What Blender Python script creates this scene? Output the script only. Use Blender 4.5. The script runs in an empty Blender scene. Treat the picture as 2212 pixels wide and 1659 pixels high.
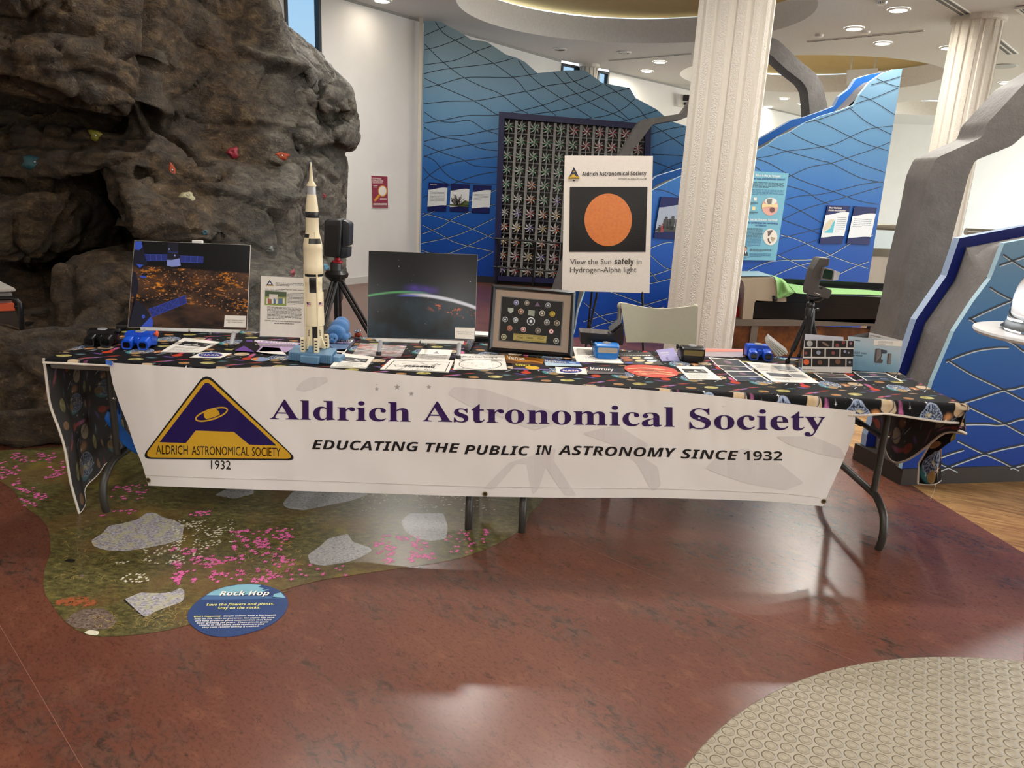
import bpy, bmesh, math, random
from math import sin, cos, pi, radians, sqrt, tan, atan2
from mathutils import Vector, Matrix, noise, geometry
from mathutils.bvhtree import BVHTree
V = Vector
R = random.Random(7)
SC = bpy.context.scene
COL = SC.collection

# ------------------------------------------------------------------ camera
FPX, CX, CY, CAMH = 1600.0, 1106.0, 829.5, 1.574
PITCH, ROLL = radians(15.2), radians(2.8)
FWD = V((0, cos(PITCH), -sin(PITCH)))
_r0, _u0 = V((1, 0, 0)), V((0, sin(PITCH), cos(PITCH)))
RGT = _r0 * cos(ROLL) + _u0 * sin(ROLL)
UPV = _u0 * cos(ROLL) - _r0 * sin(ROLL)
CAMO = V((0, 0, CAMH))
cam = bpy.data.cameras.new('camera')
cam.sensor_width = 36.0
cam.lens = FPX / 2212 * 36.0
cam.clip_start, cam.clip_end = 0.05, 200
camo = bpy.data.objects.new('camera', cam)
COL.objects.link(camo)
mw = Matrix.Identity(4)
for i, a in enumerate((RGT, UPV, -FWD)):
    mw[0][i], mw[1][i], mw[2][i] = a
mw.translation = CAMO
camo.matrix_world = mw
SC.camera = camo

# ------------------------------------------------------------------ exposure, world, room lamps
SC.view_settings.view_transform = 'Standard'
SC.view_settings.look = 'None'
SC.view_settings.exposure = 0.0
SC.view_settings.gamma = 1.0
SC.view_settings.use_curve_mapping = False
SC.cycles.use_denoising = True
SC.cycles.max_bounces = 6
SC.cycles.diffuse_bounces = 3
SC.cycles.glossy_bounces = 3
SC.cycles.transparent_max_bounces = 6
SC.cycles.sample_clamp_indirect = 6.0
SC.cycles.caustics_reflective = False
SC.cycles.caustics_refractive = False
CEIL = 3.86
LAMP_RADIANCE = 250.0
FRONT_LAMP_W = 31.0
wd = bpy.data.worlds.new('daylight')
SC.world = wd
wd.use_nodes = True
_nt = wd.node_tree
_bg = _nt.nodes['Background']
_tc = _nt.nodes.new('ShaderNodeTexCoord')
_sx = _nt.nodes.new('ShaderNodeSeparateXYZ')
_nt.links.new(_tc.outputs['Generated'], _sx.inputs[0])
_rp = _nt.nodes.new('ShaderNodeValToRGB')
_rp.color_ramp.elements[0].position = 0.0
_rp.color_ramp.elements[0].color = (0.55, 0.55, 0.52, 1)
_rp.color_ramp.elements[1].position = 0.35
_rp.color_ramp.elements[1].color = (0.50, 0.72, 0.95, 1)
_e = _rp.color_ramp.elements.new(0.12)
_e.color = (0.92, 0.95, 0.97, 1)
_nt.links.new(_sx.outputs['Z'], _rp.inputs[0])
_nt.links.new(_rp.outputs[0], _bg.inputs[0])
_bg.inputs[1].default_value = 9.0

def lamp(name, loc, power, size, color=(1, 0.95, 0.88), rot=(0, 0, 0), spread=170):
    l = bpy.data.lights.new(name, 'AREA')
    l.shape = 'DISK'; l.size = size; l.energy = power; l.color = color; l.spread = radians(spread)
    o = bpy.data.objects.new(name, l); COL.objects.link(o)
    o.location = loc; o.rotation_euler = rot
    return o
# unseen ceiling lamps; some read from shadows, others added to light banner and mural
for (x, y, k) in ((-2.7, -4.6, 2.2), (-0.9, -4.6, 2.4), (0.9, -4.6, 2.4), (2.7, -4.6, 2.2), (-2.4, -0.9, .75), (-0.8, -0.9, .85), (0.8, -0.9, .85), (2.4, -0.9, .75),
                  (-2.4, 0.7, .5), (-0.8, 0.7, .6), (0.8, 0.7, .6), (2.4, 0.7, .5), (-1.3, 4.7, 1.3), (0.6, 4.9, 1.6), (2.4, 4.8, 1.5), (4.4, 4.6, 1.3),
                  (-0.4, 7.2, 1.8), (3.4, 7.2, 1.7), (5.6, 7.0, 1.6), (-1.4, 9.3, 1.9), (4.2, 9.1, 1.9)):
    lamp('unseen_ceiling_lamp', (x, y, CEIL - 0.03), FRONT_LAMP_W * k, 0.17)

# ------------------------------------------------------------------ pixel to place
def ray(px, py):
    return FWD + RGT * ((px - CX) / FPX) - UPV * ((py - CY) / FPX)
def aty(px, py, Y):
    d = ray(px, py); return CAMO + d * (Y / d.y)
def atz(px, py, Z):
    d = ray(px, py); return CAMO + d * ((Z - CAMH) / d.z)
def proj(p):
    q = V(p) - CAMO; z = q.dot(FWD)
    return CX + FPX * q.dot(RGT) / z, CY - FPX * q.dot(UPV) / z
class Plane:
    """a real plane in the hall: a point and a unit normal that faces the visitor"""
    def __init__(s, p, n):
        s.p = V(p); s.n = V(n).normalized()
        if s.n.dot(CAMO - s.p) < 0: s.n = -s.n
    def px(s, x, y, k=0.0):
        d = ray(x, y); p0 = s.p + s.n * k
        return CAMO + d * ((p0 - CAMO).dot(s.n) / d.dot(s.n))
def K(ox, oy, s):
    return lambda x, y: (ox + x * s, oy + y * s)

# ------------------------------------------------------------------ materials
def srgb(c):
    if isinstance(c, str): c = tuple(int(c[i:i + 2], 16) for i in (0, 2, 4))
    return tuple(((v / 255) / 12.92 if v / 255 <= 0.04045 else ((v / 255 + 0.055) / 1.055) ** 2.4) for v in c[:3]) + (1.0,)
class E:
    def __init__(s, g, k): s.g = g; s.k = k
    def m(s, op, b=None, c=None): return s.g.math(op, s, b, c)
    def __add__(s, o): return s.m('ADD', o)
    __radd__ = __add__
    def __sub__(s, o): return s.m('SUBTRACT', o)
    def __rsub__(s, o): return s.g.math('SUBTRACT', o, s)
    def __mul__(s, o): return s.m('MULTIPLY', o)
    __rmul__ = __mul__
    def __truediv__(s, o): return s.m('DIVIDE', o)
    def mod(s, o): return s.m('FLOORED_MODULO', o)
    def lt(s, o): return s.m('LESS_THAN', o)
    def gt(s, o): return s.m('GREATER_THAN', o)
    def abs(s): return s.m('ABSOLUTE')
    def mx(s, o): return s.m('MAXIMUM', o)
    def mn(s, o): return s.m('MINIMUM', o)
    def ss(s, a, b): return s.g.remap(s, a, b)
class G:
    def __init__(s, name, rough=0.5, metal=0.0, spec=0.5, **kw):
        s.mat = bpy.data.materials.new(name); s.mat.use_nodes = True
        s.nt = s.mat.node_tree
        s.b = s.nt.nodes['Principled BSDF']
        s.set('Roughness', rough); s.set('Metallic', metal); s.set('Specular IOR Level', spec)
        for k, v in kw.items(): s.set(k, v)
    def set(s, k, v):
        if isinstance(v, E): s.nt.links.new(v.k, s.b.inputs[k])
        else: s.b.inputs[k].default_value = v
        return s
    def node(s, t, **kw):
        n = s.nt.nodes.new(t)
        for k, v in kw.items(): setattr(n, k, v)
        return n
    def put(s, sock, v):
        if isinstance(v, E): s.nt.links.new(v.k, sock)
        elif v is not None: sock.default_value = v
    def math(s, op, a, b=None, c=None):
        n = s.node('ShaderNodeMath', operation=op)
        for i, v in enumerate((a, b, c)):
            if v is not None: s.put(n.inputs[i], v)
        return E(s, n.outputs[0])
    def remap(s, a, lo, hi):
        n = s.node('ShaderNodeMapRange', interpolation_type='SMOOTHSTEP')
        s.put(n.inputs['Value'], a)
        n.inputs['From Min'].default_value = lo; n.inputs['From Max'].default_value = hi
        if lo > hi:
            n.inputs['From Min'].default_value = hi; n.inputs['From Max'].default_value = lo
            n.inputs['To Min'].default_value = 1; n.inputs['To Max'].default_value = 0
        return E(s, n.outputs['Result'])
    def mix(s, f, a, b, mode='MIX'):
        n = s.node('ShaderNodeMix', data_type='RGBA', blend_type=mode)
        s.put(n.inputs[0], f)
        for i, v in ((6, a), (7, b)):
            s.put(n.inputs[i], srgb(v) if isinstance(v, (str, tuple)) and not isinstance(v, E) else v)
        return E(s, n.outputs[2])
    def coord(s, kind='Object'):
        return E(s, s.node('ShaderNodeTexCoord').outputs[kind])
    def xyz(s, kind='Object'):
        n = s.node('ShaderNodeSeparateXYZ'); s.put(n.inputs[0], s.coord(kind))
        return [E(s, n.outputs[i]) for i in range(3)]
    def vec(s, x, y, z=0.0):
        n = s.node('ShaderNodeCombineXYZ')
        for i, v in enumerate((x, y, z)): s.put(n.inputs[i], v)
        return E(s, n.outputs[0])
    def mapping(s, vec, scale=(1, 1, 1), rot=(0, 0, 0), loc=(0, 0, 0), tex=False):
        n = s.node('ShaderNodeMapping', vector_type='TEXTURE' if tex else 'POINT'); s.put(n.inputs[0], vec)
        n.inputs['Scale'].default_value = scale; n.inputs['Rotation'].default_value = rot; n.inputs['Location'].default_value = loc
        return E(s, n.outputs[0])
    def noise(s, vec, scale=5, detail=4, rough=0.55, dist=0.0):
        n = s.node('ShaderNodeTexNoise'); s.put(n.inputs['Vector'], vec)
        n.inputs['Scale'].default_value = scale; n.inputs['Detail'].default_value = detail
        n.inputs['Roughness'].default_value = rough; n.inputs['Distortion'].default_value = dist
        return E(s, n.outputs['Fac'])
    def vor(s, vec, scale=5, feature='F1', out='Distance', rnd=1.0):
        n = s.node('ShaderNodeTexVoronoi', feature=feature); s.put(n.inputs['Vector'], vec)
        n.inputs['Scale'].default_value = scale; n.inputs['Randomness'].default_value = rnd
        return E(s, n.outputs[out])
    def ramp(s, f, stops, interp='LINEAR'):
        n = s.node('ShaderNodeValToRGB'); s.put(n.inputs[0], f)
        cr = n.color_ramp; cr.interpolation = interp
        while len(cr.elements) < len(stops): cr.elements.new(0.5)
        for e, (p, c) in zip(cr.elements, stops): e.position = p; e.color = srgb(c)
        return E(s, n.outputs[0])
    def col(s, e): return s.set('Base Color', srgb(e) if isinstance(e, (str, tuple)) else e)
    def bump(s, h, strength=0.3, dist=0.01):
        n = s.node('ShaderNodeBump'); s.put(n.inputs['Height'], h)
        n.inputs['Strength'].default_value = strength; n.inputs['Distance'].default_value = dist
        s.nt.links.new(n.outputs[0], s.b.inputs['Normal'])
        return s
_mc = {}
def M(name, color, rough=0.5, metal=0.0, spec=0.5, grain=0.06, scale=60, emit=None, **kw):
    """plain procedural material: a colour with a faint noise grain"""
    if name in _mc: return _mc[name]
    g = G(name, rough, metal, spec, **kw)
    n = g.noise(g.coord(), scale, 2)
    c = srgb(color)
    lo = tuple(v * (1 - grain) for v in c[:3]) + (1,); hi = tuple(min(1, v * (1 + grain)) for v in c[:3]) + (1,)
    mixn = g.node('ShaderNodeMix', data_type='RGBA'); g.put(mixn.inputs[0], n)
    mixn.inputs[6].default_value = lo; mixn.inputs[7].default_value = hi
    g.nt.links.new(mixn.outputs[2], g.b.inputs['Base Color'])
    if emit: g.set('Emission Color', srgb(color)); g.set('Emission Strength', emit)
    _mc[name] = g.mat
    return g.mat

# ------------------------------------------------------------------ objects
def thing(name, label, cat, loc=(0, 0, 0), group=None, rz=0.0):
    o = bpy.data.objects.new(name, None); COL.objects.link(o)
    o.empty_display_size = 0.05
    o.location = loc; o.rotation_euler = (0, 0, rz)
    o['label'] = label; o['category'] = cat
    if group: o['group'] = group
    return o
def wl(o):
    l = V(o.location)
    p = o.parent
    while p: l += V(p.location); p = p.parent
    return l
def roundpoly(pts, r, n=5):
    out = []; L = len(pts)
    for i in range(L):
        p, a, b = V(pts[i]), V(pts[i - 1]), V(pts[(i + 1) % L])
        da, db = (a - p), (b - p)
        k = min(r, da.length * .45, db.length * .45)
        p0, p1 = p + da.normalized() * k, p + db.normalized() * k
        for j in range(n + 1):
            t = j / n
            out.append(p0 * (1 - t) ** 2 + p * 2 * t * (1 - t) + p1 * t * t)
    return out
_tcache = {}
def _style(s, st):
    up, lo, dg = {'bold': (0x1d5d4, 0x1d5ee, 0x1d7ec), 'boldit': (0x1d63c, 0x1d656, 0x1d7ec), 'serif': (0x1d400, 0x1d41a, 0x1d7ce),
                  'italic': (0x1d608, 0x1d622, 0x1d7e2)}[st]
    return ''.join(chr(up + ord(c) - 65) if 'A' <= c <= 'Z' else chr(lo + ord(c) - 97) if 'a' <= c <= 'z' else chr(dg + ord(c) - 48) if c.isdigit() else c for c in s)
def textmesh(s, style='sans', res=3):
    """2-D outline mesh of a word in the built-in font, x from 0..w, cap height 1"""
    key = (s, style, res)
    if key in _tcache: return _tcache[key]
    c = bpy.data.curves.new('word', 'FONT'); c.body = s if style == 'sans' else _style(s, style); c.resolution_u = res
    c.fill_mode = 'FRONT' if hasattr(c, 'fill_mode') else None
    o = bpy.data.objects.new('word', c)
    me = bpy.data.meshes.new_from_object(o)
    vs = [(v.co.x, v.co.y) for v in me.vertices]; fs = [tuple(p.vertices) for p in me.polygons]
    bpy.data.objects.remove(o); bpy.data.curves.remove(c); bpy.data.meshes.remove(me)
    x0 = min(v[0] for v in vs); x1 = max(v[0] for v in vs); cap = 0.72
    out = ([((x - x0) / cap, y / cap) for x, y in vs], fs, (x1 - x0) / cap)
    _tcache[key] = out
    return out
class MB:
    def __init__(s): s.v = []; s.f = []; s.mi = []; s.uv = []
    def add(s, vs, fs, m=0, uvs=None):
        o = len(s.v); s.v += [V(p) for p in vs]
        for i, f in enumerate(fs):
            s.f.append(tuple(o + k for k in f)); s.mi.append(m if isinstance(m, int) else m[i])
            s.uv.append([uvs[k] for k in f] if uvs else None)
        return s
    def face(s, pts, m=0, uv=None): return s.add(pts, [tuple(range(len(pts)))], m, uv)
    def box(s, c, d, m=0, rot=None):
        c = V(c); h = V(d) / 2
        vs = [V((x * h.x, y * h.y, z * h.z)) for x in (-1, 1) for y in (-1, 1) for z in (-1, 1)]
        if rot is not None: vs = [rot @ p for p in vs]
        return s.add([c + p for p in vs], [(0, 1, 3, 2), (4, 6, 7, 5), (0, 4, 5, 1), (2, 3, 7, 6), (0, 2, 6, 4), (1, 5, 7, 3)], m)
    def box2(s, a, b, m=0): return s.box((V(a) + V(b)) / 2, [abs(V(b)[i] - V(a)[i]) for i in range(3)], m)
    def prism(s, poly, off, m=0, ms=None, mb=None):
        n = len(poly); a = [V(p) for p in poly]; b = [p + V(off) for p in a]
        ms = m if ms is None else ms; mb = ms if mb is None else mb
        s.add(a + b, [tuple(range(n)), tuple(range(2 * n - 1, n - 1, -1))] + [(i, i + n, (i + 1) % n + n, (i + 1) % n) for i in range(n)], [m, mb] + [ms] * n)
        return s
    def tube(s, path, r, seg=8, m=0, caps=True):
        path = [V(p) for p in path]; n = len(path); rr = r if isinstance(r, (list, tuple)) else [r] * n
        t0 = (path[1] - path[0]).normalized()
        u = t0.orthogonal().normalized(); vs = []
        for i, p in enumerate(path):
            t = (path[min(i + 1, n - 1)] - path[max(i - 1, 0)]).normalized()
            u = (u - t * u.dot(t)).normalized(); w = t.cross(u)
            vs += [p + (u * cos(2 * pi * k / seg) + w * sin(2 * pi * k / seg)) * rr[i] for k in range(seg)]
        fs = [(i * seg + k, i * seg + (k + 1) % seg, (i + 1) * seg + (k + 1) % seg, (i + 1) * seg + k) for i in range(n - 1) for k in range(seg)]
        if caps: fs += [tuple(range(seg - 1, -1, -1)), tuple((n - 1) * seg + k for k in range(seg))]
        return s.add(vs, fs, m)
    def lathe(s, prof, c=(0, 0, 0), seg=24, m=0, ax=None, mf=None, caps=True):
        """prof: list of (radius, height) along axis matrix ax (3x3, z = axis)"""
        c = V(c); ax = ax or Matrix.Identity(3); vs = []; n = len(prof)
        for (r, h) in prof: vs += [c + ax @ V((r * cos(2 * pi * k / seg), r * sin(2 * pi * k / seg), h)) for k in range(seg)]
        fs = []; ms = []
        for i in range(n - 1):
            for k in range(seg):
                fs.append((i * seg + k, i * seg + (k + 1) % seg, (i + 1) * seg + (k + 1) % seg, (i + 1) * seg + k))
                ms.append(mf(i, k) if mf else m)
        if caps:
            fs += [tuple(range(seg - 1, -1, -1)), tuple((n - 1) * seg + k for k in range(seg))]
            ms += [mf(0, 0) if mf else m, mf(n - 2, 0) if mf else m]
        return s.add(vs, fs, ms)
    def ball(s, c, r, seg=16, rings=10, m=0, rot=None):
        r = r if isinstance(r, (list, tuple)) else (r, r, r); c = V(c); vs = []
        for i in range(rings + 1):
            a = pi * i / rings
            for k in range(seg):
                p = V((r[0] * sin(a) * cos(2 * pi * k / seg), r[1] * sin(a) * sin(2 * pi * k / seg), -r[2] * cos(a)))
                vs.append(c + (rot @ p if rot is not None else p))
        return s.add(vs, [(i * seg + k, i * seg + (k + 1) % seg, (i + 1) * seg + (k + 1) % seg, (i + 1) * seg + k) for i in range(rings) for k in range(seg)], m)
    def grid(s, fn, nu, nv, m=0, uvf=None, flip=False):
        vs = [fn(i / nu, j / nv) for j in range(nv + 1) for i in range(nu + 1)]
        uvs = [uvf(i / nu, j / nv) for j in range(nv + 1) for i in range(nu + 1)] if uvf else None
        w = nu + 1
        fs = [((j * w + i, j * w + i + 1, (j + 1) * w + i + 1, (j + 1) * w + i) if not flip else (j * w + i, (j + 1) * w + i, (j + 1) * w + i + 1, j * w + i + 1)) for j in range(nv) for i in range(nu)]
        return s.add(vs, fs, m, uvs)
    def text(s, string, fn, p0, p1, h, m=0, style='sans', slant=0.0, res=3, align=None, bow=0.0):
        """fn(x,y) -> point; baseline from p0 to p1 (align='w': keep natural width from p0), cap height h (same units as p0/p1); y grows down as in a photograph"""
        vs, fs, w = textmesh(string, style, res)
        p0 = V((p0[0], p0[1])); p1 = V((p1[0], p1[1])); d = p1 - p0
        if align == 'w': d = d.normalized() * w * h
        if align == 'c':
            mid = (p0 + p1) / 2; d = d.normalized() * w * h; p0 = mid - d / 2
        out = []
        for x, y in vs:
            q = p0 + d * (x / w) + V((y * h * slant, -y * h + bow * 4 * (x / w) * (1 - x / w)))
            out.append(fn(q.x, q.y))
        return s.add(out, fs, m)
    def lines(s, fn, x0, y0, x1, n, dy, h, m=0, sk=(0, 0), rnd=None, short=0.5, slope=0.0):
        """rows of unreadably small print: word-sized dashes. sk: x shift per row"""
        rnd = rnd or R
        for i in range(n):
            y = y0 + dy * i; xa = x0 + sk[0] * i; xb = x1 + sk[1] * i
            if i == n - 1: xb = xa + (xb - xa) * short
            x = xa; W = x1 - x0
            while x < xb - W * .02:
                w = min(W * rnd.uniform(.04, .13), xb - x)
                ya = y + (x - xa) * slope; yb = y + (x + w - xa) * slope
                s.face([fn(x, ya), fn(x + w, yb), fn(x + w, yb - h), fn(x, ya - h)], m)
                x += w + W * .018
        return s
    def ribbon(s, pts, fn, w, m=0):
        """flat printed line of width w through 2-D points"""
        n = len(pts); P = [V((p[0], p[1])) for p in pts]; L = []
        for i in range(n):
            t = (P[min(i + 1, n - 1)] - P[max(i - 1, 0)]).normalized(); q = V((-t.y, t.x)) * w / 2
            L.append((P[i] + q, P[i] - q))
        for i in range(n - 1):
            s.face([fn(*L[i][0]), fn(*L[i + 1][0]), fn(*L[i + 1][1]), fn(*L[i][1])], m)
        return s
    def disc(s, fn, c, rx, ry, m=0, n=24, rot=0.0, a0=0, a1=2 * pi):
        pts = []
        full = abs(a1 - a0 - 2 * pi) < 1e-6
        for k in range(n if full else n + 1):
            a = a0 + (a1 - a0) * k / n; x, y = rx * cos(a), ry * sin(a)
            pts.append(fn(c[0] + x * cos(rot) - y * sin(rot), c[1] + x * sin(rot) + y * cos(rot)))
        return s.face(pts, m)
    def build(s, name, mats, parent=None, label=None, cat=None, group=None, kind=None, smooth=None, bevel=0, bseg=2, origin='base', merge=False):
        mats = mats if isinstance(mats, (list, tuple)) else [mats]
        me = bpy.data.meshes.new(name)
        if parent is not None: L = wl(parent)
        elif origin == 'base':
            lo = V([min(p[i] for p in s.v) for i in range(3)]); hi = V([max(p[i] for p in s.v) for i in range(3)])
            L = V(((lo.x + hi.x) / 2, (lo.y + hi.y) / 2, lo.z))
        else: L = V(origin)
        me.from_pydata([p - L for p in s.v], [], s.f)
        for mt in mats: me.materials.append(mt)
        if any(s.mi): me.polygons.foreach_set('material_index', s.mi)
        if any(u is not None for u in s.uv):
            lay = me.uv_layers.new(name='UVMap'); k = 0
            for f, u in zip(s.f, s.uv):
                for j in range(len(f)):
                    lay.data[k].uv = u[j] if u else (0, 0); k += 1
        me.validate()
        if bevel or merge:
            bm = bmesh.new(); bm.from_mesh(me)
            bmesh.ops.remove_doubles(bm, verts=bm.verts, dist=1e-5)
            if bevel:
                bmesh.ops.recalc_face_normals(bm, faces=bm.faces)
                ed = [e for e in bm.edges if len(e.link_faces) == 2 and e.calc_face_angle(0) > 0.5]
                bmesh.ops.bevel(bm, geom=ed, offset=bevel, segments=bseg, affect='EDGES', profile=0.6, clamp_overlap=True)
            bm.to_mesh(me); bm.free()
        if smooth is not None:
            me.polygons.foreach_set('use_smooth', [True] * len(me.polygons))
            if smooth is not True:
                me.set_sharp_from_angle(angle=radians(smooth))
        o = bpy.data.objects.new(name, me); COL.objects.link(o)
        if parent is not None: o.parent = parent
        else: o.location = L
        if label: o['label'] = label
        if cat: o['category'] = cat
        if group: o['group'] = group
        if kind: o['kind'] = kind
        return o
def spline(pts, n=8):
    """Catmull-Rom through 2-D/3-D points"""
    P = [V(p) for p in pts]; out = []
    for i in range(len(P) - 1):
        p0, p1, p2, p3 = P[max(i - 1, 0)], P[i], P[i + 1], P[min(i + 2, len(P) - 1)]
        for j in range(n):
            t = j / n
            out.append(0.5 * ((2 * p1) + (p2 - p0) * t + (2 * p0 - 5 * p1 + 4 * p2 - p3) * t * t + (3 * p1 - p0 - 3 * p2 + p3) * t ** 3))
    out.append(P[-1])
    return out
def inpoly(x, y, poly):
    c = False; n = len(poly); j = n - 1
    for i in range(n):
        xi, yi, xj, yj = poly[i][0], poly[i][1], poly[j][0], poly[j][1]
        if (yi > y) != (yj > y) and x < (xj - xi) * (y - yi) / (yj - yi) + xi: c = not c
        j = i
    return c
def cdt(loops, holes=()):
    """triangulate 2-D polygon loops[0] minus holes; returns verts, faces"""
    pts = []; ed = []
    for lp in list(loops) + list(holes):
        o = len(pts); n = len(lp); pts += [V((p[0], p[1])) for p in lp]; ed += [(o + i, o + (i + 1) % n) for i in range(n)]
    vs, es, fs, *_ = geometry.delaunay_2d_cdt(pts, ed, [], 0, 1e-6)
    keep = []
    for f in fs:
        cx = sum(vs[i].x for i in f) / len(f); cy = sum(vs[i].y for i in f) / len(f)
        if any(inpoly(cx, cy, l) for l in loops) and not any(inpoly(cx, cy, h) for h in holes): keep.append(tuple(f))
    return vs, keep
def facedown(me_faces): pass
WHITE = M('white paper', 'e9e4da', .6)
BLACK = M('black ink', '0c0c0e', .5)
# ------------------------------------------------------------------ floor
g = G('brown marbled linoleum', .27, spec=.5)
xy = g.coord()
v1 = g.mapping(xy, (2.6, 1, 1), (0, 0, radians(-42)), tex=True); v2 = g.mapping(xy, (1.7, 1, 1), (0, 0, radians(-42)), tex=True)
n1 = g.noise(v1, 3.4, 3, .6); n2 = g.noise(v2, 34, 7, .78, .6); n3 = g.noise(xy, .8, 2); n4 = g.noise(v2, 13, 5, .7, .4); n5 = g.noise(v2, 90, 3, .7)
c = g.mix(n3.ss(.35, .7), '643b2e', '744837')
c = g.mix(n4.ss(.5, .68) * .35, c, '85563f'); c = g.mix(n5.ss(.48, .68) * .5, c, '46291f')
mask = n1.ss(.46, .64)
c = g.mix(mask * n4.ss(.42, .58) * .5, c, '54423a'); c = g.mix(mask * n2.ss(.47, .60) * .75, c, '38302a'); c = g.mix(n2.ss(.56, .66) * .6, c, '3b241b')
g.col(c); g.bump(n5, .03, .002)
LINO = g.mat
g = G('tan wood grain linoleum', .36)
v1 = g.mapping(g.coord(), (11, 1, 1), (0, 0, radians(-24)), tex=True)
n1 = g.noise(v1, 30, 6, .75); n2 = g.noise(v1, 90, 4, .7); n3 = g.noise(g.coord(), 1.6, 3)
c = g.mix(n1.ss(.32, .66), '7c5228', 'c49a60'); c = g.mix(n2.ss(.52, .66) * .7, c, '4c341c'); c = g.mix(n3.ss(.45, .75) * .45, c, '96693a')
g.col(c); TANL = g.mat
tan_edge = [(2.9, -4), (2.76, .8), (2.6, 2.2), (2.455, 3.2), (2.40, 3.55), (2.345, 3.87), (2.308, 4.35), (2.246, 4.68), (2.12, 5.4), (2.0, 6.2)]
tan_poly = tan_edge + [(18, 6.2), (18, -4)]
b = MB()
vs, fs = cdt([[(-7, -9), (18, -9), (18, 28), (-7, 28)]], [tan_poly]); b.add([(v.x, v.y, 0) for v in vs], fs, 0)
vs, fs = cdt([tan_poly]); b.add([(v.x, v.y, 0) for v in vs], fs, 1)
b.face([(4.2, 9.9, .0003), (18, 6.3, .0003), (18, 28, .0003), (6, 28, .0003)], 3)  # unseen pale floor area, added to bounce light up to the ceiling
for p, q in (((-1.9, 2.4), (-.75, 1.3)), ((.3, 3.1), (1.3, 2.25)), ((-1.3, 3.95), (-.35, 3.3)), ((-.1, 6.0), (-1.6, 8.0)), ((-1.6, 9.5), (.9, 7.2))):
    b.ribbon([p, q], lambda x, y: V((x, y, .0004)), .0022, 2)
b.build('floor', [LINO, TANL, M('floor seam', '7d5041', .5), M('pale bounce floor', 'b5a890', .4)], kind='structure', label='dark reddish brown marbled floor with a tan wood grained area at the right', origin=(0, 0, 0))

# ------------------------------------------------------------------ ceiling with round coves
g = G('white textured ceiling', .9, spec=.1)
n = g.noise(g.coord(), 26, 6, .7); g.col(g.mix(n, 'd6d6d4', 'e9e9e8')); g.bump(n, .35, .02)
CEILM = g.mat
COVES = [(1.34, 10.85, 2.33), (5.49, 15.74, 2.44), (10.5, 19.7, 1.75)]
circ = lambda c, r, n=64: [(c[0] + r * cos(2 * pi * k / n), c[1] + r * sin(2 * pi * k / n)) for k in range(n)]
b = MB()
W = [(-5.6, 6.6), (-2.43, 11.04), (.61, 15.22), (1.668, 16.19), (3.648, 18.29), (9.3, 24.4), (18, 23.2)]
ROOFLINE = [(-5.6, -9), (18, -9)] + W[::-1]
vs, fs = cdt([ROOFLINE], [circ(c, c[2]) for c in COVES])
b.add([(v.x, v.y, CEIL) for v in vs], fs, 0)
b.prism([V((x, y, CEIL + .9)) for x, y in ROOFLINE], (0, 0, .1))
b.build('ceiling', [CEILM], kind='structure', label='white textured ceiling with round recessed coves', origin=(0, 0, CEIL))
COVEW = M('cove rim paint', 'efeeec', .9, grain=.1, scale=30)
COVED = M('cream cove paint', 'cdb681', .9, grain=.08, scale=8)
GLOWS = M('warm cove tube', 'ffd58a', .5, emit=.8)
for i, (x, y, r) in enumerate(COVES):
    b = MB()
    b.lathe([(r, 0), (r, .36)], (x, y, CEIL), 64, 0, caps=False)
    b.lathe([(r, .36), (r + .03, .352)], (x, y, CEIL), 64, 0, caps=False)
    b.lathe([(r + .12, .40), (r * .8, .55), (r * .4, .66), (.01, .70)], (x, y, CEIL), 64, 1, caps=False)
    b.build('ceiling_cove', [COVEW, COVED], kind='structure', smooth=35, origin=(x, y, CEIL), label='round cream ceiling cove with a pale rim')
    b = MB(); b.tube([V((x + (r + .08) * cos(a), y + (r + .08) * sin(a), CEIL + .29)) for a in [2 * pi * k / 48 for k in range(49)]], .012, 6)
    b.build('cove_lamp', [GLOWS], label=['warm tube lamp hidden behind the rim of the large round cove', 'warm tube lamp hidden behind the rim of the far round cove', 'warm tube lamp in the farthest cove'][i], cat='lamp')

# ------------------------------------------------------------------ walls
g = G('white painted wall', .75, spec=.3)
n = g.noise(g.coord(), 3, 4); g.col(g.mix(n, 'dddcd8', 'e9e8e5')); g.bump(g.noise(g.coord(), 45, 3), .08, .004)
WALL = g.mat
FRM = M('dark window frame', '20242a', .4)
GLASS = G('window glass', .0, spec=.3).set('Transmission Weight', 1.0).set('IOR', 1.01).col((66, 80, 90)).mat
W = [(-5.6, 6.6), (-2.43, 11.04), (.61, 15.22), (1.668, 16.19), (3.648, 18.29), (9.3, 24.4), (18, 23.2)]
def wall_panel(b, a, c, z0, z1, m=0, th=.12):
    a = V((a[0], a[1], 0)); c = V((c[0], c[1], 0)); d = (c - a).normalized(); n = V((-d.y, d.x, 0)) * th
    b.prism([a + V((0, 0, z0)), c + V((0, 0, z0)), c + V((0, 0, z1)), a + V((0, 0, z1))], n, m)
def along(a, c, x):
    t = (x - a[0]) / (c[0] - a[0]); return (x, a[1] + (c[1] - a[1]) * t)
b = MB()
wa, wb = along(W[0], W[1], -3.075), along(W[0], W[1], -2.745)
wall_panel(b, W[0], wa, 0, CEIL); wall_panel(b, wb, W[1], 0, CEIL); wall_panel(b, wa, wb, 0, 1.9); wall_panel(b, wa, wb, 3.84, CEIL)
wall_panel(b, W[1], W[2], 0, CEIL)
b.build('wall_left', [WALL], kind='structure', label='tall white painted wall behind the climbing rock')
b = MB(); wall_panel(b, (-5.6, -9), W[0], 0, CEIL); wall_panel(b, (18, -9), (-5.6, -9), 0, CEIL); b.build('wall_front', [WALL], kind='structure', label='white hall walls behind and left of the visitor')
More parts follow.
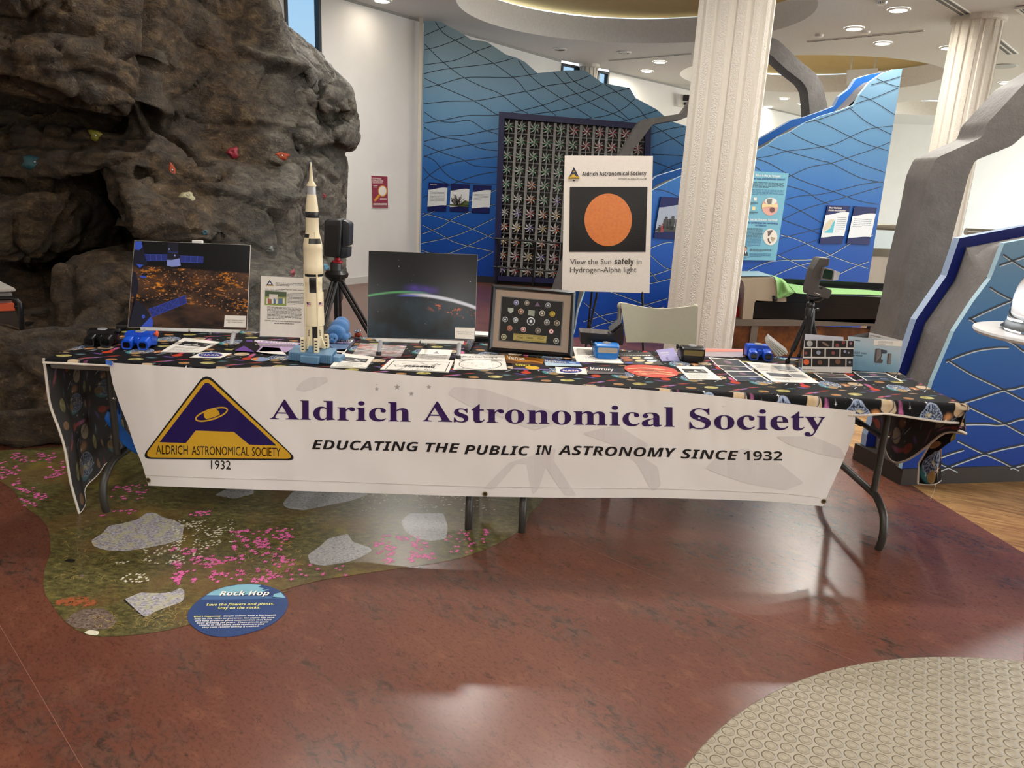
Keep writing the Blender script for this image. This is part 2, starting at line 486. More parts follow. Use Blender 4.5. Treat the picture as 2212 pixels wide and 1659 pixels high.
def window(name, a, c, z0, z1, label):
    b = MB(); a3, c3 = V((a[0], a[1], 0)), V((c[0], c[1], 0)); d = (c3 - a3).normalized(); n = V((-d.y, d.x, 0)); L = (c3 - a3).length
    for s0, s1, q0, q1 in ((0, .04, z0, z1), (L - .04, L, z0, z1), (.04, L - .04, z0, z0 + .04), (.04, L - .04, z1 - .04, z1)):
        p = a3 + d * s0; q = a3 + d * s1
        b.prism([p + V((0, 0, q0)) - n * .02, q + V((0, 0, q0)) - n * .02, q + V((0, 0, q1)) - n * .02, p + V((0, 0, q1)) - n * .02], n * .09)
    o = b.build(name, [FRM], kind='structure', label=label)
    b = MB(); p = a3 + d * .04 + n * .03; q = c3 - d * .04 + n * .03
    b.prism([p + V((0, 0, z0 + .04)), q + V((0, 0, z0 + .04)), q + V((0, 0, z1 - .04)), p + V((0, 0, z1 - .04))], n * .006)
    b.build('pane', [GLASS], o)
window('window_1', wa, wb, 1.9, 3.84, 'tall dark framed window above the climbing rock')
b = MB()
s1, s2 = along(W[2], W[3], .645), along(W[2], W[3], .99); s3, s4 = along(W[2], W[3], 1.41), along(W[2], W[3], 1.655)
wall_panel(b, W[2], s1, 0, CEIL); wall_panel(b, s1, s2, 0, 2.4); wall_panel(b, s2, s3, 0, CEIL); wall_panel(b, s3, s4, 0, 2.4); wall_panel(b, s4, W[3], 0, CEIL)
wall_panel(b, W[3], W[4], 0, CEIL); wall_panel(b, W[4], W[5], 0, CEIL)
b.build('wall_back', [WALL], kind='structure', label='far white wall behind the blue panels')
window('window_2', s1, s2, 2.4, 3.82, 'narrow high window left of the small round column')
window('window_3', s3, s4, 2.4, 3.82, 'narrow high window right of the small round column')
b = MB(); wall_panel(b, W[5], W[6], 0, CEIL); b.build('wall_right', [WALL], kind='structure', label='far white end wall on the right')
for nm, p in (('trim_1', (W[0], W[1])), ('trim_2', (W[1], W[2])), ('trim_3', (W[3], W[4])), ('trim_4', (W[4], W[5]))):
    b = MB(); a3, c3 = V((*p[0], CEIL - .03)), V((*p[1], CEIL - .03)); d = (c3 - a3).normalized(); n = V((d.y, -d.x, 0)) * .02
    b.prism([a3, c3, c3 + V((0, 0, .03)), a3 + V((0, 0, .03))], n); b.build(nm, [M('ceiling bead', '9a9994', .7)], kind='structure')
b = MB(); a3, c3 = V((*W[1], 0)), V((*W[2], 0)); d = (c3 - a3).normalized(); n = V((d.y, -d.x, 0)) * .015
a3 = a3 - d * .9 + d * .02
b.prism([a3, c3, c3 + V((0, 0, .1)), a3 + V((0, 0, .1))], n); b.build('baseboard_left', [M('pale baseboard', 'c9c7c1', .6)], kind='structure')
# white corner post where the blue mural meets the wall
b = MB(); p = V((-1.60, 11.93, 0)); b.box(p + V((0, 0, CEIL / 2)), (.05, .05, CEIL)); b.build('trim_5', [M('corner post paint', 'cfc9bd', .6)], kind='structure')

# ------------------------------------------------------------------ fluted columns
def column(x, y, r, label, z1=CEIL, nfl=20, cap=False, a0=0.0):
    g = G('stucco column ' + str(round(x, 1)), .8, spec=.3)
    X, Y, Z = g.xyz(); ang = g.math('ARCTAN2', Y, X)
    nn = g.noise(g.coord(), 80, 2, .6); fl = ((ang * nfl + a0 * nfl).m('COSINE')).ss(-.15, .1)
    g.col(g.mix(nn, 'd6d0c4', 'e3ded4')); g.bump(nn.ss(.35, .65) * fl, .55, .009)
    b = MB(); seg = nfl * 12; prof = []
    for k in range(seg):
        a = 2 * pi * k / seg; t = cos(a * nfl + a0 * nfl)
        prof.append((r - (0 if t > .0 else .02 * min(1, -t / .25)), a))
    vs = [V((x + q * cos(a), y + q * sin(a), z)) for z in (0, z1 * .5, z1) for q, a in prof]
    fs = [(j * seg + k, j * seg + (k + 1) % seg, (j + 1) * seg + (k + 1) % seg, (j + 1) * seg + k) for j in range(2) for k in range(seg)]
    b.add(vs, fs)
    if cap: b.lathe([(r, z1 - .07), (r + .03, z1 - .06), (r + .03, z1)], (x, y, 0), 48, 0)
    return b.build('column', [g.mat], kind='structure', smooth=40, origin=(x, y, 0), label=label)
column(1.765, 7.0, .318, 'white fluted stucco column just behind the folding chair', z1=CEIL, nfl=15)
column(5.66, 10.3, .285, 'far white fluted column at the right', cap=True, nfl=15)
column(1.19, 15.55, .18, 'small white fluted column between two high windows', cap=True, nfl=14)

# ------------------------------------------------------------------ ceiling fittings
TRIMW = M('downlight trim', 'e9e8e4', .4)
LENS = M('lit downlight lens', 'fff4e2', .4, emit=LAMP_RADIANCE * 1.4, grain=0)
LENSOFF = M('dim downlight lens', '8f918f', .3)
LENSW = M('lit wall washer lens', 'fff0da', .4, emit=LAMP_RADIANCE * .22, grain=0)
def dlight(x, y, lit, label, r=.1):
    t = thing('ceiling_downlight', label, 'ceiling light', (x, y, CEIL - .022), 'recessed ceiling downlights')
    b = MB(); b.lathe([(r, .0), (r + .03, .006), (r + .03, .021)], (x, y, CEIL - .022), 24, caps=False); b.build('trim_ring', [TRIMW], t, smooth=40)
    b = MB(); b.lathe([(.001, .008), (r, .008)], (x, y, CEIL - .022), 24, caps=False); b.build('lens', [(LENSW if lit == 2 else LENS) if lit else LENSOFF], t)
DL = [(-2.0, 10.95, 2, 'lit round downlight in the ceiling above the white wall at the left'),
      (.54, 13.98, 0, 'dim round downlight left of the two dim ones beyond the large cove'), (1.67, 13.99, 0, 'dim round downlight right of the two dim ones beyond the large cove'),
      (2.44, 14.82, 1, 'lit downlight left of the stucco column, nearer one of the pair'), (2.4, 16.01, 1, 'lit downlight left of the stucco column, farther one of the pair'),
      (4.54, 10.09, 1, 'lit downlight nearest the far fluted column, topmost in the photo'), (4.49, 11.24, 1, 'lit downlight between the stucco column and the far column, second from the top'),
      (5.31, 12.14, 1, 'lit downlight just left of the far fluted column, third from the top'), (6.36, 12.24, 1, 'lit downlight half hidden by the far fluted column'),
      (9.13, 15.27, 1, 'lit downlight right of the far fluted column'), (6.26, 19.26, 1, 'far lit downlight, left one above the blue mountain panel'),
      (7.06, 20.18, 1, 'far lit downlight, right one above the blue mountain panel'), (6.5, 21.2, 1, 'farthest lit downlight beside the end wall, above the blue panel edge'), (10.3, 15.6, 1, 'lit downlight at the right edge, beyond the far column')]
for x, y, lit, lb in DL: dlight(x, y, lit, lb)
DARK = M('dark slot', '35373a', .5)
def slot(p, q, w, label, n=2):
    t = thing('slot_diffuser', label, 'air vent', (*p, CEIL - .012), 'linear slot diffusers')
    P, Q = V((*p, CEIL - .012)), V((*q, CEIL - .012)); d = (Q - P).normalized(); m = V((-d.y, d.x, 0))
    b = MB(); b.prism([P - m * w, Q - m * w, Q + m * w, P + m * w], (0, 0, .011)); b.build('frame', [TRIMW], t)
    for k in range(n):
        o = m * w * (-.5 + k) if n == 2 else m * 0
        b = MB(); b.prism([P + o - m * w * .28, Q + o - m * w * .28, Q + o + m * w * .28, P + o + m * w * .28], (0, 0, -.004)); b.build('slot', [DARK], t)
slot((4.55, 9.3), (5.45, 10.2), .07, 'double slot diffuser in the ceiling left of the far fluted column')
slot((6.62, 11.53), (7.46, 12.46), .08, 'double slot diffuser in the ceiling right of the far fluted column')
slot((4.24, 12.31), (5.42, 11.17), .025, 'long single slot in the ceiling between two columns', 1)
slot((1.51, 14.95), (2.81, 13.8), .02, 'thin single slot in the ceiling left of the stucco column', 1)
t = thing('return_grille', 'square grey ceiling vent at the top right corner', 'air vent', (6.05, 9.75, CEIL - .02))
b = MB(); P = V((6.05, 9.78, CEIL - .02)); rz = Matrix.Rotation(radians(45), 3, 'Z')
b.box(P, (.62, .34, .03), rot=rz); b.build('frame', [TRIMW], t, bevel=.004)
b = MB(); [b.box(P + rz @ V((0, -.12 + .03 * k, -.016)), (.54, .012, .008), rot=rz) for k in range(9)]; b.build('louvre_set', [DARK], t)
t = thing('ceiling_speaker', 'round flush grey speaker grille in the ceiling right of the far column', 'speaker', (7.99, 13.55, CEIL - .02))
b = MB(); b.lathe([(.001, 0), (.2, 0), (.22, .006), (.22, .019)], (7.99, 13.55, CEIL - .02), 32, caps=False); b.build('grille', [M('speaker grille', 'b7babb', .6)], t)
for x, y, lb in ((4.22, 11.8, 'small white smoke detector in the ceiling left of the long slot'), (4.73, 11.43, 'small white smoke detector in the ceiling right of the long slot'), (4.19, 9.78, 'chrome dome sensor at the top edge of the ceiling')):
    b = MB(); b.lathe([(.02, 0), (.055, .012), (.065, .04)], (x, y, CEIL - .04), 20)
    b.build('smoke_detector', [TRIMW if 'white' in lb else M('dome chrome', 'b8bcc0', .15, .9)], label=lb, cat='smoke detector', smooth=40)
# white access panel hanging under the far cove, emergency lamp on the far wall
pl = [atz(x, y, 3.55) for x, y in ((1831, 150), (1897, 147), (1895, 180), (1829, 182))]
Yp = 15.0; pl = [aty(x, y, Yp) for x, y in ((1831, 151), (1897, 147), (1895, 179), (1829, 182))]
b = MB(); b.prism(pl, (0, .04, 0)); [b.tube([pl[k] + V((0, .02, 0)), V((pl[k].x, Yp + .02, CEIL + .6))], .004) for k in ()]
b.prism([pl[0] + V((.05, .01, 0)), pl[0] + V((.07, .01, 0)), V((pl[0].x + .07, Yp + .01, CEIL + .62)), V((pl[0].x + .05, Yp + .01, CEIL + .62))], (0, .02, 0))
b.prism([pl[1] + V((-.07, .01, 0)), pl[1] + V((-.05, .01, 0)), V((pl[1].x - .05, Yp + .01, CEIL + .62)), V((pl[1].x - .07, Yp + .01, CEIL + .62))], (0, .02, 0))
b.build('hanging_panel', [M('hanging panel white', 'd9d8d3', .6)], label='plain white panel hanging below the far round cove', cat='panel')
p = V((3.60, 17.98, 3.55)); t = thing('emergency_lamp', 'small white and black emergency lamp high on the far wall left of the column', 'lamp', p)
b = MB(); b.box(p + V((0, 0, 0)), (.3, .1, .26)); b.build('case', [TRIMW], t, bevel=.01)
b = MB(); b.box(p + V((.03, -.07, .05)), (.16, .08, .12)); b.box(p + V((.02, -.06, -.07)), (.08, .05, .06)); b.build('lamp_head', [BLACK], t, bevel=.01)
# ------------------------------------------------------------------ climbing rock: boulders fused into one body
def hull_into(bm, pts):
    vs = [bm.verts.new(p) for p in pts]
    r = bmesh.ops.convex_hull(bm, input=vs)
    junk = list({e for e in list(r['geom_interior']) + list(r['geom_unused']) if isinstance(e, bmesh.types.BMVert)})
    if junk: bmesh.ops.delete(bm, geom=junk, context='VERTS')
def boulder(bm, poly, yf, yb, grow=1.1, nose=.12, dx=0.0, cone=False):
    """front outline in the photograph set at distance yf (may vary per point), swelling back to yb"""
    n = len(poly); yy = yf if isinstance(yf, (list, tuple)) else [yf] * n
    F = [aty(x, y, d) for (x, y), d in zip(poly, yy)]
    c = sum(F, V()) / n
    front = [c + (p - c) * .92 + V((0, -nose * .2, 0)) for p in F]
    mid = [p + V((0, .13, 0)) for p in F]
    back = [c + (p - c) * grow + V((dx, yb - d, 0)) for p, d in zip(F, yy)]
    if cone: back = [aty(x, y, yb) for x, y in poly]
    inner = [c + (p - c) * .5 + V((0, -nose, 0)) for p in F]
    hull_into(bm, front + mid + back + inner)
bm = bmesh.new()
k1 = K(0, 0, .3617)
def P1(*a): return [k1(*p) for p in a]
# backing masses (behind the visible faces)
boulder(bm, [(-300, -420), (470, -420), (470, 620), (-300, 640)], 6.2, 7.6, 1.0, 0, cone=True)
# left wall below the overhang, with recess
boulder(bm, P1((-700, 900), (300, 880), (820, 900), (900, 1000), (700, 1060), (370, 1100), (0, 1110), (-700, 1110)), 5.25, 6.6, 1.05, .06)
boulder(bm, P1((-700, 690), (0, 730), (420, 790), (700, 800), (800, 840), (820, 980), (-700, 960)), 5.45, 6.6, 1.05, .05)
boulder(bm, P1((0, 690), (780, 700), (770, 830), (600, 860), (-500, 800), (-500, 600)), 5.75, 6.8, 1.0, .02)
# great overhanging boulder, upper left
boulder(bm, P1((-500, 480), (0, 500), (300, 560), (540, 665), (700, 655), (830, 650), (835, 400), (700, 285), (600, 240), (-500, 120)), [4.6, 4.65, 4.75, 4.85, 4.95, 5.05, 5.05, 4.85, 4.8, 4.5], 6.6, 1.0, .22)
boulder(bm, P1((-500, 260), (200, 110), (420, 30), (640, 190), (870, 330), (930, 370), (945, 0), (900, -300), (-500, -300)), [4.75, 4.85, 5.0, 5.0, 5.15, 5.2, 5.25, 5.2, 4.7], 6.8, 1.0, .2)
boulder(bm, P1((-500, 10), (100, 60), (420, 0), (500, -500), (-500, -600)), 4.85, 6.6, 1.0, .05)
# big slab right of the vertical crack, tilting to the ridge
boulder(bm, P1((960, 0), (1000, -700), (1380, -700), (1500, 30), (1570, 210), (1770, 450), (1830, 620), (1780, 840), (1700, 1010), (1500, 1020), (1240, 940), (1100, 800), (930, 720), (920, 560), (960, 300)),
        [5.75, 5.75, 6.15, 6.15, 6.2, 6.35, 6.35, 6.3, 6.1, 5.95, 5.8, 5.75, 5.75, 5.75, 5.75], 7.6, 1.0, .1, cone=True)
boulder(bm, P1((780, 640), (930, 690), (1100, 780), (1240, 900), (1260, 1000), (1000, 1010), (800, 1000), (700, 850)), [5.5, 5.6, 5.65, 5.7, 5.65, 5.5, 5.45, 5.5], 7.0, 1.0, .05)
# middle face under the slab
boulder(bm, P1((830, 840), (1000, 880), (1240, 960), (1500, 1040), (1700, 1040), (1720, 1180), (1640, 1330), (1650, 1900), (800, 1900), (1100, 1300), (960, 1150), (800, 1010)), [5.35, 5.4, 5.55, 5.7, 5.9, 5.95, 5.9, 5.6, 5.2, 5.4, 5.35, 5.3], 7.2, 1.0, .1)
# grey granite flank on the right, rising against the white wall
boulder(bm, P1((1530, 25), (1660, 120), (1750, 290), (1900, 345), (2000, 420), (2060, 470), (1880, 560), (1840, 500), (1790, 420), (1640, 250)), [6.3, 6.5, 6.6, 6.7, 6.8, 6.85, 6.5, 6.4, 6.35, 6.25], 7.9, 1.0, .08, cone=True)
boulder(bm, P1((1300, -500), (1440, -400), (1500, 20), (1350, 40)), 6.4, 7.8, 1.0, .05, cone=True)
boulder(bm, P1((1850, 560), (2050, 450), (2110, 520), (2125, 690), (1990, 700), (1900, 730), (1870, 640)), [6.3, 6.6, 6.7, 6.75, 6.6, 6.4, 6.3], 7.8, .96, .14, cone=True)
boulder(bm, P1((1880, 740), (2000, 710), (2130, 700), (2128, 830), (2095, 880), (2030, 890), (1870, 900)), [6.45, 6.6, 6.8, 6.8, 6.75, 6.65, 6.45], 7.8, .94, .06, cone=True)
boulder(bm, P1((1770, 860), (1850, 620), (1900, 900), (2035, 905), (2055, 1000), (2050, 1080), (2025, 1150), (2025, 1350), (2040, 1560), (2035, 1800), (1700, 1800), (1720, 1100)), [6.3, 6.3, 6.5, 6.75, 6.8, 6.8, 6.75, 6.75, 6.8, 6.8, 6.1, 6.15], 8.0, 1.0, .06, cone=True)
boulder(bm, P1((1640, 1200), (1720, 1170), (1830, 1160), (1820, 1250), (1780, 1700), (1640, 1900), (1480, 1900), (1540, 1400), (1630, 1260)), [5.9, 6.0, 6.15, 6.1, 6.0, 5.8, 5.65, 5.8, 5.85], 7.4, 1.0, .08)
# leaning bright boulder
boulder(bm, P1((690, 1080), (800, 1050), (900, 1100), (1050, 1180), (1180, 1350), (1205, 1440), (1000, 1500), (800, 1440), (760, 1330), (700, 1160)), [4.95, 4.98, 5.0, 4.95, 4.92, 4.95, 4.85, 4.75, 4.78, 4.88], 5.6, .95, .12)
boulder(bm, P1((610, 1020), (700, 1000), (830, 1000), (720, 1110), (770, 1420), (640, 1250)), 5.25, 6.2, 1.0, .04)
# left column under the ledge
boulder(bm, P1((-500, 1110), (130, 1120), (320, 1140), (370, 1230), (350, 1540), (230, 1600), (130, 1520), (0, 1420), (-500, 1500)), [4.95, 5.0, 5.05, 5.1, 5.1, 5.0, 4.95, 4.9, 4.9], 6.4, 1.0, .12)
boulder(bm, P1((370, 1230), (530, 1240), (530, 1310), (370, 1300)), 5.55, 6.2, 1.0, .02)
boulder(bm, P1((-400, 1500), (60, 1480), (170, 1560), (300, 1640), (330, 1900), (-400, 1900)), 5.35, 6.4, 1.0, .05)
# round boulder behind the picture, low boulders at the floor
boulder(bm, [(100, 575), (130, 552), (190, 535), (290, 535), (420, 590), (600, 600), (640, 660), (600, 740), (110, 740), (95, 650)], [4.75, 4.8, 4.85, 4.85, 4.85, 4.9, 4.9, 4.7, 4.6, 4.65], 6.3, 1.0, .18)
boulder(bm, [(-400, 760), (0, 716), (60, 695), (110, 686), (300, 690), (640, 720), (640, 860), (300, 870), (60, 866), (-400, 870)], [4.12, 4.14, 4.2, 4.25, 4.5, 4.6, 4.4, 4.3, 4.0, 3.98], 5.4, 1.0, .1)
boulder(bm, [(-400, 876), (0, 872), (140, 872), (320, 880), (640, 890), (620, 940), (300, 950), (130, 964), (0, 972), (-400, 990)], [3.9, 3.88, 3.92, 4.2, 4.35, 4.4, 4.2, 3.98, 3.86, 3.8], 5.4, 1.0, .04)
for v in bm.verts:
    if v.co.z < 0: v.co.z = 0.0
    if v.co.x > -1.80 and v.co.z < 2.5 and v.co.y > 4: pass
me = bpy.data.meshes.new('rock_seed'); bm.to_mesh(me); bm.free()
ro = bpy.data.objects.new('rock_seed', me); COL.objects.link(ro)
md = ro.modifiers.new('r', 'REMESH'); md.mode = 'VOXEL'; md.voxel_size = .023
dg = bpy.context.evaluated_depsgraph_get()
rm = bpy.data.meshes.new_from_object(ro.evaluated_get(dg))
bpy.data.objects.remove(ro)
bm = bmesh.new(); bm.from_mesh(rm)
for _ in range(2): bmesh.ops.smooth_vert(bm, verts=bm.verts, factor=.5, use_axis_x=True, use_axis_y=True, use_axis_z=True)
bm.normal_update()
T = noise
def cr(pts): return [V(p) for p in pts]
CRACKS = [(cr([(342, -300), (340, 60), (336, 135), (322, 245)]), 14, -.26), (cr([(322, 245), (338, 272), (395, 300), (425, 322), (446, 345)]), 9, -.13), (cr([(231, 97), (262, 112), (300, 128), (336, 136)]), 9, -.12), (cr([(0, 184), (60, 192), (108, 204), (150, 225), (195, 244), (302, 238)]), 9, -.10),
          (cr([(0, 398), (60, 399), (132, 402), (170, 395), (222, 384)]), 8, -.12), (cr([(-60, 870), (60, 868), (140, 872)]), 9, -.10), (cr([(300, 372), (330, 392), (372, 408), (412, 446), (436, 505)]), 10, -.08), (cr([(226, 376), (240, 420), (268, 470), (282, 520)]), 9, -.12), (cr([(-60, 725), (0, 712), (60, 692), (110, 682), (270, 690)]), 9, -.14), (cr([(140, 470), (128, 520), (120, 560)]), 7, -.08), (cr([(0, 278), (60, 284), (140, 300), (200, 312), (260, 310)]), 5, -.04),
          (cr([(560, 0), (600, 110), (652, 165), (664, 232), (648, 330), (618, 402), (592, 445)]), 26, .11), (cr([(520, 105), (560, 122), (620, 150), (655, 175)]), 9, .09), (cr([(690, 190), (684, 240), (700, 262), (765, 254)]), 9, -.14), (cr([(650, 330), (684, 330), (735, 326)]), 9, -.12), (cr([(715, 255), (722, 290), (735, 312)]), 4, -.04),
          (cr([(90, 10), (60, 60), (0, 75)]), 8, -.05), (cr([(85, 160), (150, 165), (200, 158)]), 5, -.05), (cr([(88, 580), (60, 575), (35, 540), (30, 480)]), 8, -.07), (cr([(596, 430), (630, 424), (662, 420)]), 8, .06), (cr([(400, 370), (440, 400), (520, 420), (600, 410)]), 14, .03)]
def crackd(co, nrm):
    if nrm.dot(co - CAMO) > 0: return 0.0
    x, y = proj(co); d = 0.0
    for pts, w, amt in CRACKS:
        best = 1e9
        for a, c in zip(pts, pts[1:]):
            ex, ey = c.x - a.x, c.y - a.y; t = max(0, min(1, ((x - a.x) * ex + (y - a.y) * ey) / (ex * ex + ey * ey)))
            q = (x - a.x - ex * t) ** 2 + (y - a.y - ey * t) ** 2
            if q < best: best = q
        if best < 9 * w * w: d += amt * math.exp(-best / (w * w))
    return d
def rockd(p):
    q = p * 1.1
    d = .04 * T.fractal(q, .8, 2.1, 4)
    w = V((p.x * .9 + .35 * p.z, p.y, p.z * 1.7 - .3 * p.x)) + V((T.noise(p * 1.3), T.noise(p * 1.3 + V((7, 1, 3))), T.noise(p * 1.3 + V((2, 9, 5))))) * .55
    r = 1 - abs(T.noise(w * 2.2)) * 2
    d -= .045 * max(0, r - .78) / .22
    r2 = 1 - abs(T.noise(w * 5.1 + V((3, 3, 3)))) * 2
    d -= .02 * max(0, r2 - .75) / .25
    d += .010 * T.fractal(V((p.x * 5, p.y * 5, p.z * 8)), .7, 2, 3)
    return d
nv = [(v, v.co + v.normal * (rockd(v.co) + crackd(v.co, v.normal))) for v in bm.verts]
for v, c in nv:
    v.co = c
    v.co.z = min(max(v.co.z, 0.0), CEIL - .015); v.co.x = max(v.co.x, W[0][0] + .04)
    for a, e in ((W[0], W[1]), (W[1], W[2])):
        dx, dy = e[0] - a[0], e[1] - a[1]; L = sqrt(dx * dx + dy * dy)
        over = ((v.co.x - a[0]) * -dy + (v.co.y - a[1]) * dx) / L + .03
        if over > 0: v.co.x += dy / L * over; v.co.y -= dx / L * over
bm.normal_update()
bm.to_mesh(rm)
ROCKT = BVHTree.FromBMesh(bm)
bm.free()
g = G('moulded brown granite rock', .62, spec=.35)
X, Y, Z = g.xyz()
o = g.coord()
st = g.mapping(o, (1.3, 1.3, 2.0), (radians(20), radians(-25), 0))
n1 = g.noise(o, .9, 3); n2 = g.noise(st, 6, 8, .72, .5); n3 = g.noise(o, 40, 4, .7); n4 = g.noise(g.mapping(o, (1, 1, 1), (0, 0, 0), (4, 2, 1)), 2.2, 3)
c = g.ramp(n2, [(.3, '1d160f'), (.46, '3f3224'), (.58, '5a4832'), (.75, '8a7250')])
c2 = g.ramp(n2, [(.3, '2c2b28'), (.46, '5a5852'), (.58, '787469'), (.75, 'a39d90')])
grey = (X + n4 * .5).ss(-2.0, -1.55)
c = g.mix(grey * .9, c, c2)
c = g.mix(n4.ss(.42, .62) * .45, c, '4c4944')
c = g.mix(n3.ss(.58, .75) * .45, c, 'a8967c')
c = g.mix(n3.ss(.45, .28) * .5, c, '1d1814')
g.col(c); g.set('Roughness', n3 * .35 + .42)
g.bump(n2 * 1.0 + n3 * .4, 1.0, .05)
rm.materials.clear(); rm.materials.append(g.mat)
rm.polygons.foreach_set('use_smooth', [True] * len(rm.polygons))
rk = bpy.data.objects.new('climbing_rock', rm); COL.objects.link(rk)
rk['label'] = 'huge moulded brown and grey granite climbing rock filling the left side'; rk['category'] = 'climbing wall'

# ------------------------------------------------------------------ climbing holds bolted to the rock
def hold(px, py, rx, ry, color, label, rot=0.0, bolt=True, seed=0):
    d = ray(px, py).normalized()
    hit, nrm, idx, dist = ROCKT.ray_cast(CAMO, d)
    if hit is None: return
    n2 = (nrm - d * .8).normalized(); u = RGT.copy(); u = (u - n2 * u.dot(n2)).normalized(); w = n2.cross(u)
    sc = dist / FPX; u, w = u * cos(rot) + w * sin(rot), w * cos(rot) - u * sin(rot)
    b = MB(); rr = random.Random(seed); seg, rings = 18, 8; vs = []
    for i in range(rings + 1):
        a = pi / 2 * i / rings
        for k in range(seg):
            t = 2 * pi * k / seg
            lump = 1 + .22 * sin(3 * t + seed) * (1 - i / rings) + .12 * sin(5 * t + 2 * seed)
            vs.append(hit + (u * cos(t) * rx + w * sin(t) * ry) * sc * cos(a) * lump + n2 * (min(rx, ry) * sc * .8 * sin(a) * (1 - .35 * (sin(a) > .95)) - .015))
    fs = [(i * seg + k, i * seg + (k + 1) % seg, (i + 1) * seg + (k + 1) % seg, (i + 1) * seg + k) for i in range(rings) for k in range(seg)]
    b.add(vs, fs)
    t = thing('climbing_hold', label, 'climbing hold', hit, 'climbing holds on the rock')
    b.build('grip', [M('hold ' + color, ''.join('%02x' % int(int(color[i:i + 2], 16) * .82) for i in (0, 2, 4)), .6, grain=.2)], t, smooth=True)
    if bolt:
        b = MB(); ax = Matrix((u, w, n2)).transposed()
        b.lathe([(.006, 0), (.006, .006), (.003, .007)], hit + n2 * (min(rx, ry) * sc * .5 - .012), 10, ax=ax); b.build('bolt', [M('bolt steel', 'a5a49c', .3, .9)], t, smooth=40)
hold(206, 292, 10, 10, '9a9226', 'round yellow green climbing hold high on the left of the rock', 0, True, 1)
hold(76, 350, 24, 11, '2f5f66', 'wide teal climbing hold at the left of the rock', .15, True, 2)
hold(372, 367, 7, 14, 'b5431c', 'tall orange climbing hold above the leaning boulder', .1, True, 3)
hold(405, 424, 15, 12, 'b3ab85', 'pale cream climbing hold below the tall orange hold', .2, True, 4)
hold(502, 329, 12, 11, '9c1f33', 'round crimson climbing hold in the middle of the slab', 0, False, 5)
hold(609, 336, 14, 8, 'b8461f', 'wide orange climbing hold at the right of the slab', -.1, True, 6)
hold(669, 354, 6, 6, '1d4c66', 'dark blue climbing hold behind the rocket tip', 0, False, 7)
hold(728, 361, 6, 5, '1f5560', 'small teal climbing hold near the right edge of the rock', 0, False, 8)
hold(699, 423, 6, 6, 'b02c40', 'small red climbing hold right of the rocket', 0, False, 9)
hold(442, 502, 8, 8, '2b5a6c', 'blue climbing hold just above the framed station picture', .3, False, 10)
hold(582, 540, 9, 6, '8d9494', 'small pale grey climbing hold right of the station picture', 0, False, 11)
hold(631, 593, 11, 7, '9c3a48', 'dull red climbing hold just above the white flyer', 0, False, 12)
hold(704, 577, 8, 9, '4d8fb5', 'light blue climbing hold beside the tripod head', 0, False, 13)
# ------------------------------------------------------------------ blue mural panels
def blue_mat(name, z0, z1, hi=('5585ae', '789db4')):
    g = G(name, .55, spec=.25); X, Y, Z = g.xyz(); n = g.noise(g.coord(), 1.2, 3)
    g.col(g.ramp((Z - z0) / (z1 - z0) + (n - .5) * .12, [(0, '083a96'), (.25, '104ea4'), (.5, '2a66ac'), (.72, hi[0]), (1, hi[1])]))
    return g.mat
LINE = M('engraved dark line', '15222e', .6)
LINEW = M('pale line highlight', 'c3d2dc', .5)  # white highlight painted as a flat strip below each dark line
ROCKD = G('dark grey sculpted rock', .6)
_n = ROCKD.noise(ROCKD.coord(), 5, 6, .7); _n2 = ROCKD.noise(ROCKD.coord(), 28, 4, .7)
ROCKD.col(ROCKD.mix(_n, '4a4744', '787470')); ROCKD.bump(_n + _n2 * .3, .5, .02)
ROCKD = ROCKD.mat
def clip_runs(pts, poly):
    runs = []; cur = []
    for p in pts:
        if inpoly(p[0], p[1], poly): cur.append(p)
        else:
            if len(cur) > 2: runs.append(cur)
            cur = []
    if len(cur) > 2: runs.append(cur)
    return runs
def mural_lines(b, plane, curves, poly, w, m_dark, m_light, light=lambda p: True, k=.004):
    fn = lambda x, y: plane.px(x, y, k); f2 = lambda x, y: plane.px(x, y, k * .6)
    for c in curves:
        for run in clip_runs(spline([V((p[0], p[1])) for p in c], 6), poly):
            b.ribbon(run, fn, w, m_dark)
            if light(run[len(run) // 2]): b.ribbon([(p[0], p[1] + w * .8) for p in run], f2, w * .8, m_light)
